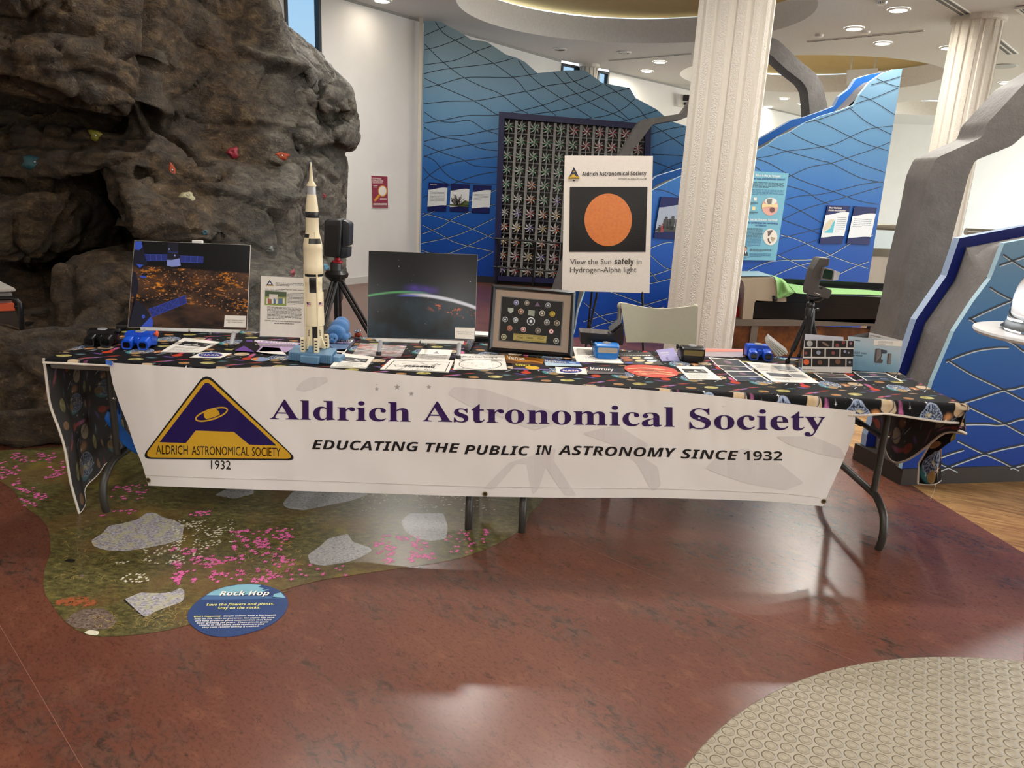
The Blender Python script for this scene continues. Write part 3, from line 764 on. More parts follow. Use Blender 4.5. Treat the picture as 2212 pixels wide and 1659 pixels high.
# ---- far mural against the white wall
MP = Plane((-1.53, 12.07, 0), (-.1, -1, 0))
c2 = K(700, 0, .3617)
fo = [c2(*p) for p in [(597, 110), (660, 112), (700, 130), (735, 152), (850, 215), (880, 238), (970, 248), (1085, 325), (1150, 345), (1200, 370), (1275, 437), (1450, 420), (1560, 420), (1660, 495), (1825, 525), (1860, 585), (1990, 655), (2060, 720), (2170, 755)]]
fo3 = [(x, y) for x, y in fo] + [(1560, 300), (1640, 330)]
top3 = [MP.px(*p) for p in fo3]
top3[0] = V((top3[0].x, top3[0].y, CEIL - .02)); top3[1].z = min(top3[1].z, CEIL - .02)
poly3 = [V((top3[0].x, top3[0].y, 0))] + top3 + [V((top3[-1].x, top3[-1].y, 0))]
b = MB(); b.prism(poly3, MP.n * -.05, 0, 1)
A = [[(600, 212), (700, 168), (728, 155)], [(600, 298), (700, 272), (840, 218)], [(600, 387), (690, 375), (790, 357), (900, 310), (1000, 275)], [(597, 440), (730, 412), (1000, 380), (1130, 348)],
     [(597, 525), (690, 505), (850, 463), (1110, 462), (1270, 440)], [(597, 620), (750, 605), (920, 600), (1100, 565), (1260, 535), (1330, 512), (1480, 490), (1585, 452)], [(597, 735), (700, 720), (860, 690), (1045, 685), (1300, 630), (1450, 575), (1560, 545), (1655, 505)],
     [(1045, 720), (1200, 688), (1400, 660), (1550, 620), (1700, 560), (1825, 527)], [(597, 845), (720, 815), (850, 805), (1040, 768), (1300, 740), (1600, 705), (1720, 680), (1800, 640), (1855, 590)], [(597, 935), (700, 900), (840, 870), (1035, 845)],
     [(590, 1080), (680, 1010), (780, 970), (1035, 935)], [(590, 1180), (740, 1110), (900, 1050), (1035, 1025)], [(1700, 745), (1800, 720), (1900, 690), (1990, 660)], [(1940, 805), (2060, 770), (2150, 755)], [(1940, 890), (2050, 840), (2165, 800)], [(1950, 1090), (2040, 1010), (2160, 960)],
     [(588, 1290), (740, 1225), (900, 1190), (1030, 1130)], [(586, 1395), (700, 1350), (800, 1290), (1020, 1215)], [(584, 1450), (800, 1400), (1020, 1300)], [(584, 1560), (800, 1490), (1015, 1390)], [(700, 1640), (900, 1560), (1012, 1500)], [(1960, 1480), (2060, 1420), (2150, 1400)], [(1950, 1650), (2060, 1600)],
     [(665, 130), (710, 195), (800, 250), (900, 310), (1000, 370), (1150, 480), (1215, 555), (1320, 640), (1385, 690)], [(600, 262), (710, 370), (830, 460), (950, 520), (1050, 560), (1150, 640), (1220, 680)], [(600, 468), (730, 530), (900, 605), (1040, 690)],
     [(1160, 360), (1220, 440), (1300, 510), (1450, 610), (1600, 705)], [(1370, 430), (1470, 530), (1600, 620), (1750, 690), (1810, 720)], [(1435, 420), (1500, 490), (1660, 580), (1750, 650), (1830, 722)], [(1675, 500), (1790, 580), (1880, 650), (1920, 700), (2000, 740)],
     [(597, 668), (680, 720), (770, 730), (870, 720), (960, 775), (1035, 800)], [(597, 760), (700, 815), (830, 840), (930, 885), (1035, 900)], [(597, 865), (700, 910), (820, 950), (900, 990), (1035, 1000)], [(597, 930), (660, 960), (730, 1040), (830, 1090), (1030, 1100)], [(590, 1000), (650, 1060), (740, 1100), (900, 1190), (1030, 1230)],
     [(588, 1270), (700, 1300), (850, 1350), (1010, 1420)], [(586, 1340), (700, 1400), (800, 1450), (1012, 1500)], [(584, 1490), (760, 1560), (900, 1640)], [(1960, 745), (2030, 790), (2160, 880)], [(1960, 920), (2160, 930)], [(1955, 960), (2060, 1000), (2150, 1040)]]
poly2 = fo + [(1500, 300), (1500, 760), (905, 760), (908, 560)]
mural_lines(b, MP, [[c2(*p) for p in c] for c in A], poly2, 1.35, 2, 3, lambda p: p[1] > 430, .004)
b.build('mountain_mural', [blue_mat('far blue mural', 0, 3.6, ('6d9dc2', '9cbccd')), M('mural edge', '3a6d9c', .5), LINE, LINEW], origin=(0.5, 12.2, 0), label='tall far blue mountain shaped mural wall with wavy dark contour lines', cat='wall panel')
b = MB(); q = [MP.px(x, 600) for x in (912, 1260)]
b.prism([V((q[0].x, q[0].y - .02, 0)), V((q[1].x, q[1].y - .02, 0)), V((q[1].x, q[1].y - .02, .1)), V((q[0].x, q[0].y - .02, .1))], (0, .015, 0)); b.build('baseboard_mural', [M('dark base strip', '191c24', .5)], kind='structure')

# ---- small information panels
NAVY = M('navy print', '0e1652', .5, spec=.25); PAPER = M('panel paper white', 'd9dee0', .4); GREYT = M('grey print', '6d7278', .5)
def info_panel(plane, quad, label, kind='text', title=None, name='information_panel', waves=.16):
    """quad: tl,tr,br,bl pixels"""
    tl, tr, br, bl = [V(p) for p in quad]
    uv = lambda u, v: (tl * (1 - u) + tr * u) * (1 - v) + (bl * (1 - u) + br * u) * v
    F = lambda k: (lambda u, v: plane.px(*uv(u, v), k))
    base = plane.px(*((bl + br) / 2), .01)
    t = thing(name, label, 'information panel', base)
    b = MB(); b.prism([F(.02)(0, 0), F(.02)(1, 0), F(.02)(1, 1), F(.02)(0, 1)], plane.n * -.014, 0); b.build('board', [NAVY], t)
    wv = lambda u: waves + .05 + .05 * cos(pi * u * 1.1 + .2); wb = lambda u: .80 + .03 * cos(pi * u * 1.1 + .2) + .02
    N = 10; b = MB(); f = F(.0225)
    for i in range(N):
        u0, u1 = i / N, (i + 1) / N
        b.face([f(u0, wv(u0)), f(u1, wv(u1)), f(u1, wb(u1)), f(u0, wb(u0))], 0)
    mats = [PAPER, GREYT, M('photo dark', '26241f', .5), M('photo green', '4d5a2c', .5), M('photo mist', '9aa3b4', .5), M('map teal', '4fb3c4', .5), M('map tan', 'cfc3a8', .5), WHITE, M('figure red', '8f2d2d', .5)]
    f2 = F(.024); rr = random.Random(int(quad[0][0]))
    if kind == 'text': b.lines(f2, .1, .34, .9, 8 if title else 5, .05, .014, 1, rnd=rr)
    if kind == 'map':
        b.face([f2(.08, .72), f2(.48, .72), f2(.46, .36), f2(.36, .5), f2(.33, .6), f2(.2, .66)], 5); b.face([f2(.05, .7), f2(.18, .64), f2(.32, .58), f2(.36, .46), f2(.42, .36), f2(.2, .38), f2(.06, .5)], 6)
        b.lines(f2, .54, .32, .94, 8, .05, .014, 1, rnd=rr)
    if kind == 'tree':
        b.face([f2(.45, .8), f2(1, .8), f2(1, .62), f2(.8, .58)], 3); b.face([f2(0, .8), f2(1, .82), f2(1, .74), f2(0, .74)], 3)
        for i in range(46):
            a = rr.uniform(.15, 2.9); L = rr.uniform(.2, .42); x0 = rr.uniform(.3, .5)
            b.ribbon([(x0, .78), (x0 + cos(a) * L * .6, .78 - sin(a) * L * .7), (x0 + cos(a) * L + rr.uniform(-.05, .05), .78 - sin(a) * L * 1.1)], f2, .02, 2)
    if kind == 'hikers':
        for i in range(N):
            u0, u1 = i / N, (i + 1) / N; b.face([f2(u0, wv(u0)), f2(u1, wv(u1)), f2(u1, wb(u1)), f2(u0, wb(u0))], 4)
        f2 = F(.0255)
        b.face([f2(0, .8), f2(.25, .68), f2(.6, .7), f2(1, .74), f2(1, .82), f2(0, .84)], 2)
        for x, y, s, m in ((.3, .5, 1.1, 2), (.52, .48, 1.25, 2), (.42, .55, .9, 2), (.7, .5, .9, 2), (.22, .66, .8, 8), (.12, .7, .7, 2)):
            b.disc(f2, (x, y), .05 * s, .028 * s, m, 8); b.face([f2(x - .08 * s, y + .03), f2(x + .08 * s, y + .03), f2(x + .06 * s, y + .24 * s), f2(x - .06 * s, y + .24 * s)], m)
    if title:
        for i, l in enumerate(title): b.text(l, f2, (.08, .085 + .065 * i), (.08 + .035 * len(l), .085 + .065 * i), .045, 7, 'boldit' if len(title) > 1 else 'serif')
    b.build('print', mats, t)
k5 = K(780, 360, .13563)
q5 = lambda *a: [k5(*p) for p in a]
info_panel(MP, q5((1078, 252), (1380, 265), (1352, 708), (1052, 705)), 'navy and white text panel with a title, leftmost of three on the far mural', 'text', ['Frost Zone'])
info_panel(MP, q5((1432, 268), (1730, 285), (1705, 722), (1408, 708)), 'navy panel with a photo of bare branches, middle of three on the far mural', 'tree')
info_panel(MP, q5((1785, 292), (2075, 305), (2040, 740), (1755, 730)), 'navy and white text panel beside the pinwheel rack, right of the branch photo', 'text')

# ---- elephant notice on the white wall
WP = Plane((W[1][0], W[1][1], 0), (4.18, -3.04, 0))
t = thing('wall_poster', 'small dark red notice with a magnifying glass picture on the white wall', 'poster', WP.px(822, 449))
b = MB(); f = lambda k: (lambda x, y: WP.px(*k5(x, y), k))
b.prism([f(.012)(160, 135), f(.012)(428, 148), f(.012)(436, 662), f(.012)(175, 660)], WP.n * -.01, 0); b.build('sheet', [WHITE], t)
b = MB(); f1, f2, f3, f4 = f(.014), f(.016), f(.018), f(.02)
b.face([f1(165, 145), f1(420, 158), f1(428, 655), f1(182, 652)], 0)
b.disc(f2, (342, 388), 72, 90, 1); b.disc(f3, (342, 388), 60, 76, 2); b.ribbon([(290, 455), (225, 530)], f2, 36, 1); b.disc(f2, (225, 535), 18, 18, 1)
b.text('ELEPHANT', f2, (183, 200), (325, 206), 26, 2, 'bold'); b.text('EXPEDITION', f2, (183, 235), (352, 241), 26, 2, 'bold')
b.lines(f2, 185, 262, 350, 1, 10, 10, 2, short=1); b.lines(f2, 195, 310, 262, 2, 22, 9, 2, short=.9); b.lines(f2, 195, 590, 412, 3, 20, 8, 2, short=1); b.lines(f2, 300, 525, 405, 1, 10, 22, 2, short=1)
b.build('print', [M('crimson print', '8d2440', .5), M('amber print', 'd99a2e', .5), WHITE], t)

# ---- pinwheel rack
RP = Plane(MP.p + MP.n * .16, MP.n)
fr = [(1078, 241), (1407, 268), (1398, 622), (1066, 606)]
t = thing('pinwheel_rack', 'tall navy framed rack of rods holding rows of foil pinwheels on the far mural', 'display rack', RP.px(1230, 612, -.15))
tl, tr, br, bl = [V(p) for p in fr]
uv = lambda u, v: (tl * (1 - u) + tr * u) * (1 - v) + (bl * (1 - u) + br * u) * v
rp = lambda u, v, k=0: RP.px(*uv(u, v), k)
b = MB(); tw, th = .038, .036
for a in (((0, 0), (1, 0), (1, th), (0, th)), ((0, 1 - th * .8), (1, 1 - th * .8), (1, 1), (0, 1)), ((0, th), (tw, th), (tw, 1 - th * .8), (0, 1 - th * .8)), ((1 - tw, th), (1, th), (1, 1 - th * .8), (1 - tw, 1 - th * .8))):
    b.prism([rp(*p) for p in a], RP.n * -.155, 0)
b.build('frame', [M('navy rack frame', '121645', .4)], t)
b = MB(); b.prism([rp(.03, .03, -.125), rp(.97, .03, -.125), rp(.97, .97, -.125), rp(.03, .97, -.125)], RP.n * -.02); b.build('back_panel', [M('black gloss rack back', '0c0f10', .12)], t)
def pw(i, j):  # centre pixel of pinwheel column i, row j
    a = c2(1105 + 77.5 * i, 757 + 4.9 * i); e = c2(1063 + 76.5 * i, 1608 + 4.5 * i)
    return V(a) * (1 - j / 10) + V(e) * (j / 10)
b = MB()
for i in range(10):
    p0 = (pw(i, 0) + pw(i + 1, 0)) / 2 + V((2, -14)); p1 = (pw(i, 10) + pw(i + 1, 10)) / 2 + V((-1, 15))
    q0, q1 = RP.px(*p0, -.03), RP.px(*p1, -.03); w = V((.02, 0, 0))
    b.prism([q0 - w, q0 + w, q1 + w, q1 - w], RP.n * -.07)
b.build('upright_set', [M('rack upright grey', '8a8a86', .5)], t)
b = MB()
for j in range(10):
    p0 = (pw(0, j) + pw(0, j + 1)) / 2 + V((-12, -1)); p1 = (pw(10, j) + pw(10, j + 1)) / 2 + V((13, 1))
    q0, q1 = RP.px(*p0, -.09), RP.px(*p1, -.09); b.prism([q0, q1, q1 + V((0, 0, .018)), q0 + V((0, 0, .018))], RP.n * -.02)
b.build('shelf_set', [M('rack shelf grey', '77797a', .3, .4)], t)
FOIL = {n: M('foil ' + n, c, .3, .35, grain=.1, scale=20) for n, c in (('silver', 'eeeeec'), ('green', '2aa860'), ('red', 'd02440'), ('orange', 'f0762a'), ('gold', 'eab84a'), ('purple', '7a5ad0'))}
def pinwheel_mesh(cn, seed):
    b = MB(); rr = random.Random(seed); u = V((1, .1, 0)).normalized(); w = V((0, 0, 1)); n = V((RP.n))
    off = rr.uniform(0, 1)
    for k in range(8):
        a = 2 * pi * (k + off) / 8; r = .1; mi = k % 2
        d = u * cos(a) + w * sin(a); e = u * cos(a + .55) + w * sin(a + .55); g2 = u * cos(a + .28) + w * sin(a + .28)
        b.add([V(), d * r + n * .012, g2 * r * .66 + n * (.05 + .01 * rr.random()), e * r * .5 + n * .02], [(0, 1, 2), (0, 2, 3)], [0, 1 if mi else 0])
    b.ball(n * .035, .009, 8, 6, 0)
    b.tube([n * -.01 + w * -.105, n * -.01 + w * .105], .005, 6, 0)
    me = b.build('pinwheel', [FOIL['silver'], FOIL[cn]], origin=(0, 0, 0)); m2 = me.data; bpy.data.objects.remove(me); return m2
PWM = {c: [pinwheel_mesh(c, s) for s in range(3)] for c in FOIL}
def pcol(i, j):
    if j < 4: return 'red' if (i >= 6 or (i == 5 and j == 0)) else 'green'
    if j < 6: return 'orange' if i == 2 else ('purple' if (i, j) == (4, 5) else 'silver' if (i + j) % 3 == 0 else 'green')
    return ['gold', 'orange', 'gold', 'orange', 'green', 'orange', 'red', 'gold', 'purple', 'red', 'orange'][(i + j * 3) % 11] if (i, j) not in ((0, 6), (2, 7)) else ('silver' if i == 0 else 'purple')
ORD = 'first second third fourth fifth sixth seventh eighth ninth tenth eleventh'.split()
for j in range(11):
    for i in range(11):
        c = pcol(i, j); o = bpy.data.objects.new('pinwheel', PWM[c][(i * 7 + j * 3) % 3]); COL.objects.link(o)
        o.location = RP.px(*pw(i, j), -.06)
        o['label'] = '%s foil pinwheel in the navy rack, %s row down, %s from the left' % ('silver' if c == 'silver' else 'silver and ' + c, ORD[j], ORD[i]); o['category'] = 'pinwheel'; o['group'] = 'foil pinwheels in the rack'

# ---- black barrier rail in front of the rack
BP = Plane((0, 11.7, 0), (-.1, -1, 0))
t = thing('barrier_rail', 'black metal barrier rail standing in front of the pinwheel rack', 'railing', (.3, 11.7, 0))
b = MB(); H = lambda x, y: BP.px(x, y)
for y0, y1 in ((515, 524), (576, 588)): b.tube([H(1066, y0), H(1400, y1 + 14)], .014, 8)
b.build('rail', [M('black rail paint', '0b0b0d', .4)], t)
for x in (1076, 1156, 1214, 1300, 1398):
    b = MB(); q = H(x, 517 + (x - 1066) * .05); b.tube([q, V((q.x, q.y, 0))], .015, 8); b.build('post', [M('black rail paint', '0b0b0d', .4)], t)

# ------------------------------------------------------------------ layered mountain exhibits
def resample(pts, n):
    P = [V(p) for p in pts]; L = [0]
    for i in range(1, len(P)): L.append(L[-1] + (P[i] - P[i - 1]).length)
    out = []
    for k in range(n):
        s = L[-1] * k / (n - 1); i = 0
        while i < len(P) - 2 and L[i + 1] < s: i += 1
        t = (s - L[i]) / max(1e-9, L[i + 1] - L[i]); out.append(P[i].lerp(P[i + 1], t))
    return out
def layered(name, label, plane, front, back, depth, zbase, mat, curves, w, close_front, close_back, lw=.012, backmat=None, origin=(0, 0, 0), th=.03, lit=lambda p: True, inset=.06):
    """front/back: open outline in pixels (from left foot over the top to right foot), each on its own plane"""
    pb = Plane(plane.p - plane.n * depth, plane.n)
    F = [plane.px(*p) for p in front]; B = [pb.px(*p) for p in back]
    for S in (F, B):
        for p in S: p.z = max(p.z, zbase)
    t = thing(name, label, 'exhibit panel', origin)
    drop = lambda p: V((p.x, p.y, zbase))
    poly = F + ([drop(F[-1])] if F[-1].z > zbase + .01 else []) + ([drop(F[0])] if F[0].z > zbase + .01 else [])
    b = MB(); b.prism(poly, plane.n * -th, 0, 1)
    p2 = front + close_front
    mural_lines(b, plane, curves, p2, w, 2, 3, lit, .0025)
    b.build('front_panel', [mat, M('pale panel edge', '9fc0cf', .4), LINE, LINEW], t)
    poly = B + ([drop(B[-1])] if B[-1].z > zbase + .01 else []) + ([drop(B[0])] if B[0].z > zbase + .01 else [])
    b = MB(); b.prism(poly, plane.n * -.05, 0, 1); b.build('back_panel', [backmat, M('pale back edge', '8fa3c0', .4)], t)
    n = 60; f = resample(F, n); k = resample(B, n); b = MB()
    f = [p - plane.n * th for p in f]
    ee = V((0, 0, 1)).cross(plane.n).normalized(); kk_ = []
    for i, q in enumerate(k):
        tg = (k[min(i + 1, n - 1)] - k[max(i - 1, 0)]).normalized(); kk_.append(q + (ee * tg.z - V((0, 0, 1)) * tg.dot(ee)) * inset + plane.n * .004)
    k = kk_
    ins = [p.lerp(q, .5) - V((0, 0, .015)) for p, q in zip(f, k)]
    for S0, S1 in ((f, ins), (ins, k)):
        for i in range(n - 1): b.face([S0[i], S0[i + 1], S1[i + 1], S1[i]], 0)
    b.build('rock_filling', [ROCKD], t, smooth=True, merge=True)
    return t
# near panel in the middle of the hall
NP = Plane((.657, 7.83, 0), (-.42, 1, 0))
c3 = K(1412, 0, .3617)
nf = [(1236, 745), (1243, 712), (1250, 670), (1262, 636), (1275, 585), (1300, 525), (1330, 478), (1375, 438), (1410, 411), (1436, 397), (1470, 381), (1520, 362), (1560, 350), (1600, 340)] + [c3(*p) for p in [(610, 905), (690, 860), (740, 820), (820, 785), (900, 735), (1000, 692), (1110, 660), (1200, 625), (1230, 565), (1290, 490), (1365, 438), (1430, 415), (1485, 410)]] + [(1912, 380), (1862, 690)]
nb = [(1222, 745), (1236, 640), (1244, 560), (1275, 500), (1330, 440), (1390, 405), (1420, 380), (1470, 365), (1560, 340), (1606, 315)] + [c3(*p) for p in [(615, 838), (700, 790), (830, 715), (900, 700), (1000, 665), (1080, 635), (1110, 575), (1170, 530), (1210, 470), (1290, 445), (1365, 432), (1420, 432), (1440, 440)]] + [(1905, 380), (1856, 690)]
NL = [[c3(*p) for p in c] for c in [
    [(1300, 507), (1400, 480), (1480, 455)], [(1325, 465), (1400, 500), (1465, 518)], [(1180, 630), (1250, 605), (1330, 580), (1460, 525)], [(1225, 570), (1300, 598), (1440, 685)], [(1170, 645), (1260, 720), (1330, 760), (1420, 803)],
    [(895, 735), (1000, 710), (1190, 640)], [(937, 710), (1050, 755), (1160, 810), (1270, 860), (1400, 900)], [(605, 945), (700, 930), (800, 903), (950, 885), (1080, 860), (1190, 810), (1290, 770), (1430, 752)], [(820, 790), (900, 835), (1050, 895), (1190, 960), (1380, 1030)],
    [(685, 870), (800, 905), (1000, 960), (1060, 975), (1230, 1060), (1370, 1090)], [(805, 1057), (930, 1000), (1060, 975), (1180, 935), (1300, 895), (1410, 850)], [(605, 945), (690, 975), (790, 1033), (900, 1085), (1060, 1140), (1230, 1200), (1345, 1220)], [(600, 990), (640, 1020)],
    [(790, 1190), (880, 1170), (1000, 1160), (1130, 1130), (1250, 1100), (1370, 1085)], [(800, 1110), (900, 1140), (990, 1195), (1050, 1220)], [(770, 1310), (900, 1250), (1030, 1210), (1190, 1165), (1360, 1115)], [(790, 1215), (880, 1260), (1000, 1330)], [(770, 1312), (900, 1360), (1000, 1400)],
    [(750, 1425), (850, 1400), (1010, 1360)], [(760, 1400), (850, 1425), (960, 1475), (1100, 1540), (1280, 1600)], [(730, 1530), (900, 1460), (1080, 1400), (1320, 1330)], [(740, 1520), (850, 1570), (960, 1620)], [(520, 1640), (700, 1560), (1000, 1540), (1180, 1450), (1310, 1400)], [(690, 1659), (850, 1590), (1050, 1540)], [(1000, 1690), (1180, 1600), (1285, 1560)],
    [(-12, 665), (60, 640)], [(0, 800), (100, 770), (200, 720)], [(0, 1130), (70, 1140), (150, 1175)], [(-20, 1480), (60, 1450), (110, 1445)], [(-20, 1520), (60, 1590), (110, 1610)], [(-30, 1650), (60, 1620), (120, 1600)], [(-60, 1700), (30, 1680), (110, 1660)], [(-200, 1500), (-80, 1560), (30, 1680)],
    [(-420, 1920), (-300, 1880), (-160, 1850), (80, 1780)], [(-440, 1990), (-330, 1940), (-220, 1910), (60, 1830)], [(-430, 1790), (-300, 1900), (-150, 1970), (60, 2050)], [(-380, 1700), (-200, 1760), (60, 1860)], [(-330, 1650), (-240, 1700)]]]
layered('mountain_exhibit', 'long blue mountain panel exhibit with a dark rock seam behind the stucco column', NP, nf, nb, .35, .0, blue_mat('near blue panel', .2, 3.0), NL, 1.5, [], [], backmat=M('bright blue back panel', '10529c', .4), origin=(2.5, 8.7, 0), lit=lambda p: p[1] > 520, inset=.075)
kk = K(1590, 350, .15066); qk = lambda *a: [kk(*p) for p in a]
info_panel(NP, qk((1315, 618), (1642, 632), (1525, 1172), (1198, 1166)), 'navy panel with a small coast map and title, left of the two behind the tripod', 'map', ['Mount Washington', "World's worst weather?"])
info_panel(NP, qk((1700, 635), (2022, 655), (1910, 1186), (1588, 1168)), 'navy and white text panel near the right edge of the blue mountain exhibit', 'text')
info_panel(NP, [(1428, 425), (1492, 428), (1476, 518), (1413, 514)], 'navy panel with a photo of hikers in mist, left of the stucco column', 'hikers')
# jet stream board
t = thing('jet_stream_board', 'tall pale blue jet stream board with two globes right of the stucco column', 'information panel', NP.px(1640, 566))
f = lambda k: (lambda x, y: NP.px(*kk(x, y), k))
b = MB(); b.prism([f(.03)(-25, 112), f(.03)(757, 162), f(.03)(572, 1415), f(.03)(-200, 1402)], NP.n * -.022, 0); b.build('board', [M('pale aqua board', '62a3b9', .45)], t, bevel=.003)
f1, f2, f3 = f(.033), f(.036), f(.039); b = MB()
b.text('What is the Jet Stream?', f1, (278, 205), (640, 222), 34, 0, 'bold'); b.text('¿Qué es una corriente en chorro?', f1, (170, 245), (706, 265), 32, 1, 'bold')
b.text('How Are Jet Streams Formed?', f1, (115, 840), (595, 852), 34, 0, 'bold'); b.text('¿Cómo se forman las corrientes', f1, (110, 880), (600, 895), 32, 1, 'bold'); b.text('en chorro?', f1, (275, 920), (438, 928), 30, 1, 'bold')
for (x0, y0, x1, n, m) in ((150, 292, 690, 5, 2), (130, 395, 690, 5, 3), (50, 950, 385, 9, 2), (30, 1085, 365, 8, 3), (200, 1250, 510, 3, 2), (195, 1312, 500, 4, 3), (80, 1365, 190, 2, 2), (215, 580, 315, 3, 2), (185, 715, 315, 3, 2)):
    b.lines(f1, x0, y0, x1, n, 14 if n < 5 else 17, 8, m, sk=(-2, -2), slope=.035, short=.6)
b.disc(f1, (487, 640), 118, 128, 4); b.disc(f2, (495, 560), 88, 48, 5); b.face([f2(375, 600), f2(590, 600), f2(600, 655), f2(480, 640), f2(370, 655)], 6); b.face([f3(450, 530), f3(520, 520), f3(510, 590), f3(470, 610), f3(445, 570)], 7); b.disc(f3, (523, 685), 34, 36, 8)
b.disc(f1, (490, 1075), 102, 118, 9); b.face([f2(455, 985), f2(530, 970), f2(510, 1010), f2(485, 1050), f2(460, 1055)], 7); b.face([f2(500, 1070), f2(565, 1090), f2(535, 1140), f2(505, 1120)], 10); b.ribbon([(462, 1095), (470, 1135), (495, 1162)], f2, 18, 8); b.ribbon([(520, 995), (485, 1020), (468, 1060)], f3, 14, 8)
b.box2((0, 0, 0), (0, 0, 0)) if False else None
b.face([f1(255, 508), f1(298, 510), f1(295, 556), f1(250, 555)], 5); b.face([f1(235, 640), f1(278, 642), f1(274, 690), f1(230, 688)], 6)
b.face([f1(85, 1345), f1(100, 1290), f1(130, 1275), f1(165, 1295), f1(170, 1345)], 11); b.disc(f2, (134, 1250), 20, 28, 12); b.disc(f1, (136, 1240), 24, 30, 11); b.face([f2(124, 1276), f2(146, 1276), f2(136, 1320)], 0)
b.build('print', [M('print white', 'e2ebec', .5), M('print navy', '123a86', .5), M('print dark teal', '24495c', .5), M('print blue', '2c6a93', .5), M('globe pink', 'd39a8e', .5), M('globe grey white', 'd5d3cc', .5), M('globe yellow', 'e0c890', .5), M('globe dark grey', '6a645c', .5), M('globe maroon', '5a2a24', .5), M('globe cream', 'dcd3c8', .5), M('globe tan', 'a39272', .5), BLACK, M('portrait skin', 'c08f78', .5)], t)

# right-hand exhibit beside the table
XP = Plane((2.276, 3.993, 0), (-.10, 1, 0))
XP = Plane((2.276, 3.993, 0), (V((3.077, 4.149, 0)) - V((2.276, 3.993, 0))).cross(V((0, 0, 1))))
e8 = K(1700, 450, .23147)
xf = [(1946, 1022), (1953, 994), (1990, 905), (2016, 823)] + [e8(*p) for p in [(1430, 1460), (1560, 1150), (1740, 870), (1900, 660), (1925, 600), (2030, 325), (2212, 290), (2600, 215), (2900, 150), (3200, 330), (3500, 520)]]
xb = [(1866, 985), (1873, 940), (1905, 850)] + [e8(*p) for p in [(1048, 1510), (1205, 1040), (1350, 830), (1490, 630), (1610, 280), (2212, 165), (2600, 90), (2950, 30), (3250, 200), (3540, 400)]]
e1 = K(1600, 740, .2773)
XL = [[e1(*p) for p in c] for c in [[(1600, 145), (1720, 95), (1850, 55), (2000, 35), (2090, 35)], [(1610, 130), (1800, 245), (2000, 340), (2207, 445)], [(1670, 485), (1850, 430), (2040, 370), (2130, 355), (2207, 335), (2400, 290)], [(1640, 430), (1850, 530), (2060, 630), (2207, 710), (2400, 800)],
      [(1700, 632), (1900, 630), (2000, 638), (2080, 625), (2150, 600), (2207, 587), (2400, 540)], [(1690, 760), (1850, 840), (2000, 905), (2140, 975), (2300, 1050)], [(1560, 990), (1800, 900), (2000, 835), (2207, 790), (2400, 740)], [(1560, 940), (1690, 1000)], [(2100, 975), (2207, 945), (2400, 890)], [(1560, 890), (1640, 860), (1740, 830)]]]
XL += [[e8(*p) for p in c] for c in [[(2020, 430), (2110, 490), (2212, 555), (2400, 650)], [(1985, 530), (2100, 490), (2212, 450), (2400, 380)], [(1895, 735), (2000, 800), (2140, 865), (2300, 920)], [(1700, 1035), (1900, 940), (2150, 835), (2400, 730)], [(1700, 1020), (1900, 1160), (2100, 1250), (2212, 1330), (2400, 1420)]]]
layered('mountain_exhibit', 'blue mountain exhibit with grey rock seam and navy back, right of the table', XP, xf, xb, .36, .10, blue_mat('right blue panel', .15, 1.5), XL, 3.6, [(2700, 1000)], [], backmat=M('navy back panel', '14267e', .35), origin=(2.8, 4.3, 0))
b = MB(); q = [XP.px(1946, 1040), XP.px(2560, 1010)]; q = [V((p.x, p.y, 0)) for p in q]; d = (q[1] - q[0]).normalized(); n = V((-d.y, d.x, 0))
b.prism([q[0], q[1], q[1] + n * .42, q[0] + n * .42 - d * .02], (0, 0, .105)); b.build('exhibit_plinth', [M('dark brown plinth', '2c241e', .5)], label='dark brown plinth under the blue exhibit at the right of the table', cat='plinth')

# ------------------------------------------------------------------ twisted rock ribbons
def rock_ribbon(outline, Y, depth, label, k=1.0):
    b = MB(); P = [aty(x, y, Y) for x, y in roundpoly(outline, 9, 4)]
    for p in P: p.z = min(max(p.z, 0), CEIL + .3)
    vs, fs = cdt([[(p.x, p.z) for p in P]])
    n = len(P); nn = V((0, depth, 0))
    o = len(vs)
    b.add([V((v.x, Y, v.y)) for v in vs], fs, 0); b.add([V((v.x, Y + depth, v.y)) for v in vs], [f[::-1] for f in fs], 0)
    for i in range(n):
        a, c = P[i], P[(i + 1) % n]; b.face([a, a + nn, c + nn, c], 0)
    return b.build('rock_ribbon', [ROCKD], label=label, cat='sculpture', bevel=.018, bseg=3, smooth=35)
rock_ribbon([(1900, 790), (1928, 728), (1934, 705), (1950, 640), (1957, 593), (1991, 452), (2005, 380), (2023, 341), (2121, 297), (2133, 266), (2172, 224), (2212, 181), (2330, 110), (2420, 160), (2300, 235), (2212, 292), (2186, 315), (2106, 347), (2092, 380), (2059, 506), (2038, 593), (2030, 660), (2015, 740), (1990, 860)], 5.6, .32, 'big angular grey rock ribbon rising at the right edge in front of the far column')
rock_ribbon([(1190, 640), (1230, 520), (1290, 410), (1338, 335), (1365, 289), (1384, 260), (1394, 257), (1474, 245), (1489, 224), (1540, 150), (1600, 85), (1661, 79), (1681, 86), (1727, 130), (1763, 159), (1777, 181), (1788, 231), (1795, 320), (1800, 520), (1765, 520), (1754, 300), (1745, 195), (1734, 177), (1701, 152), (1660, 114), (1610, 118), (1560, 175), (1500, 245), (1478, 256), (1410, 268), (1387, 300), (1358, 335), (1310, 430), (1262, 540), (1230, 640)], 10.1, .3, 'grey and black rock ribbon arching behind the stucco column and the tall poster')

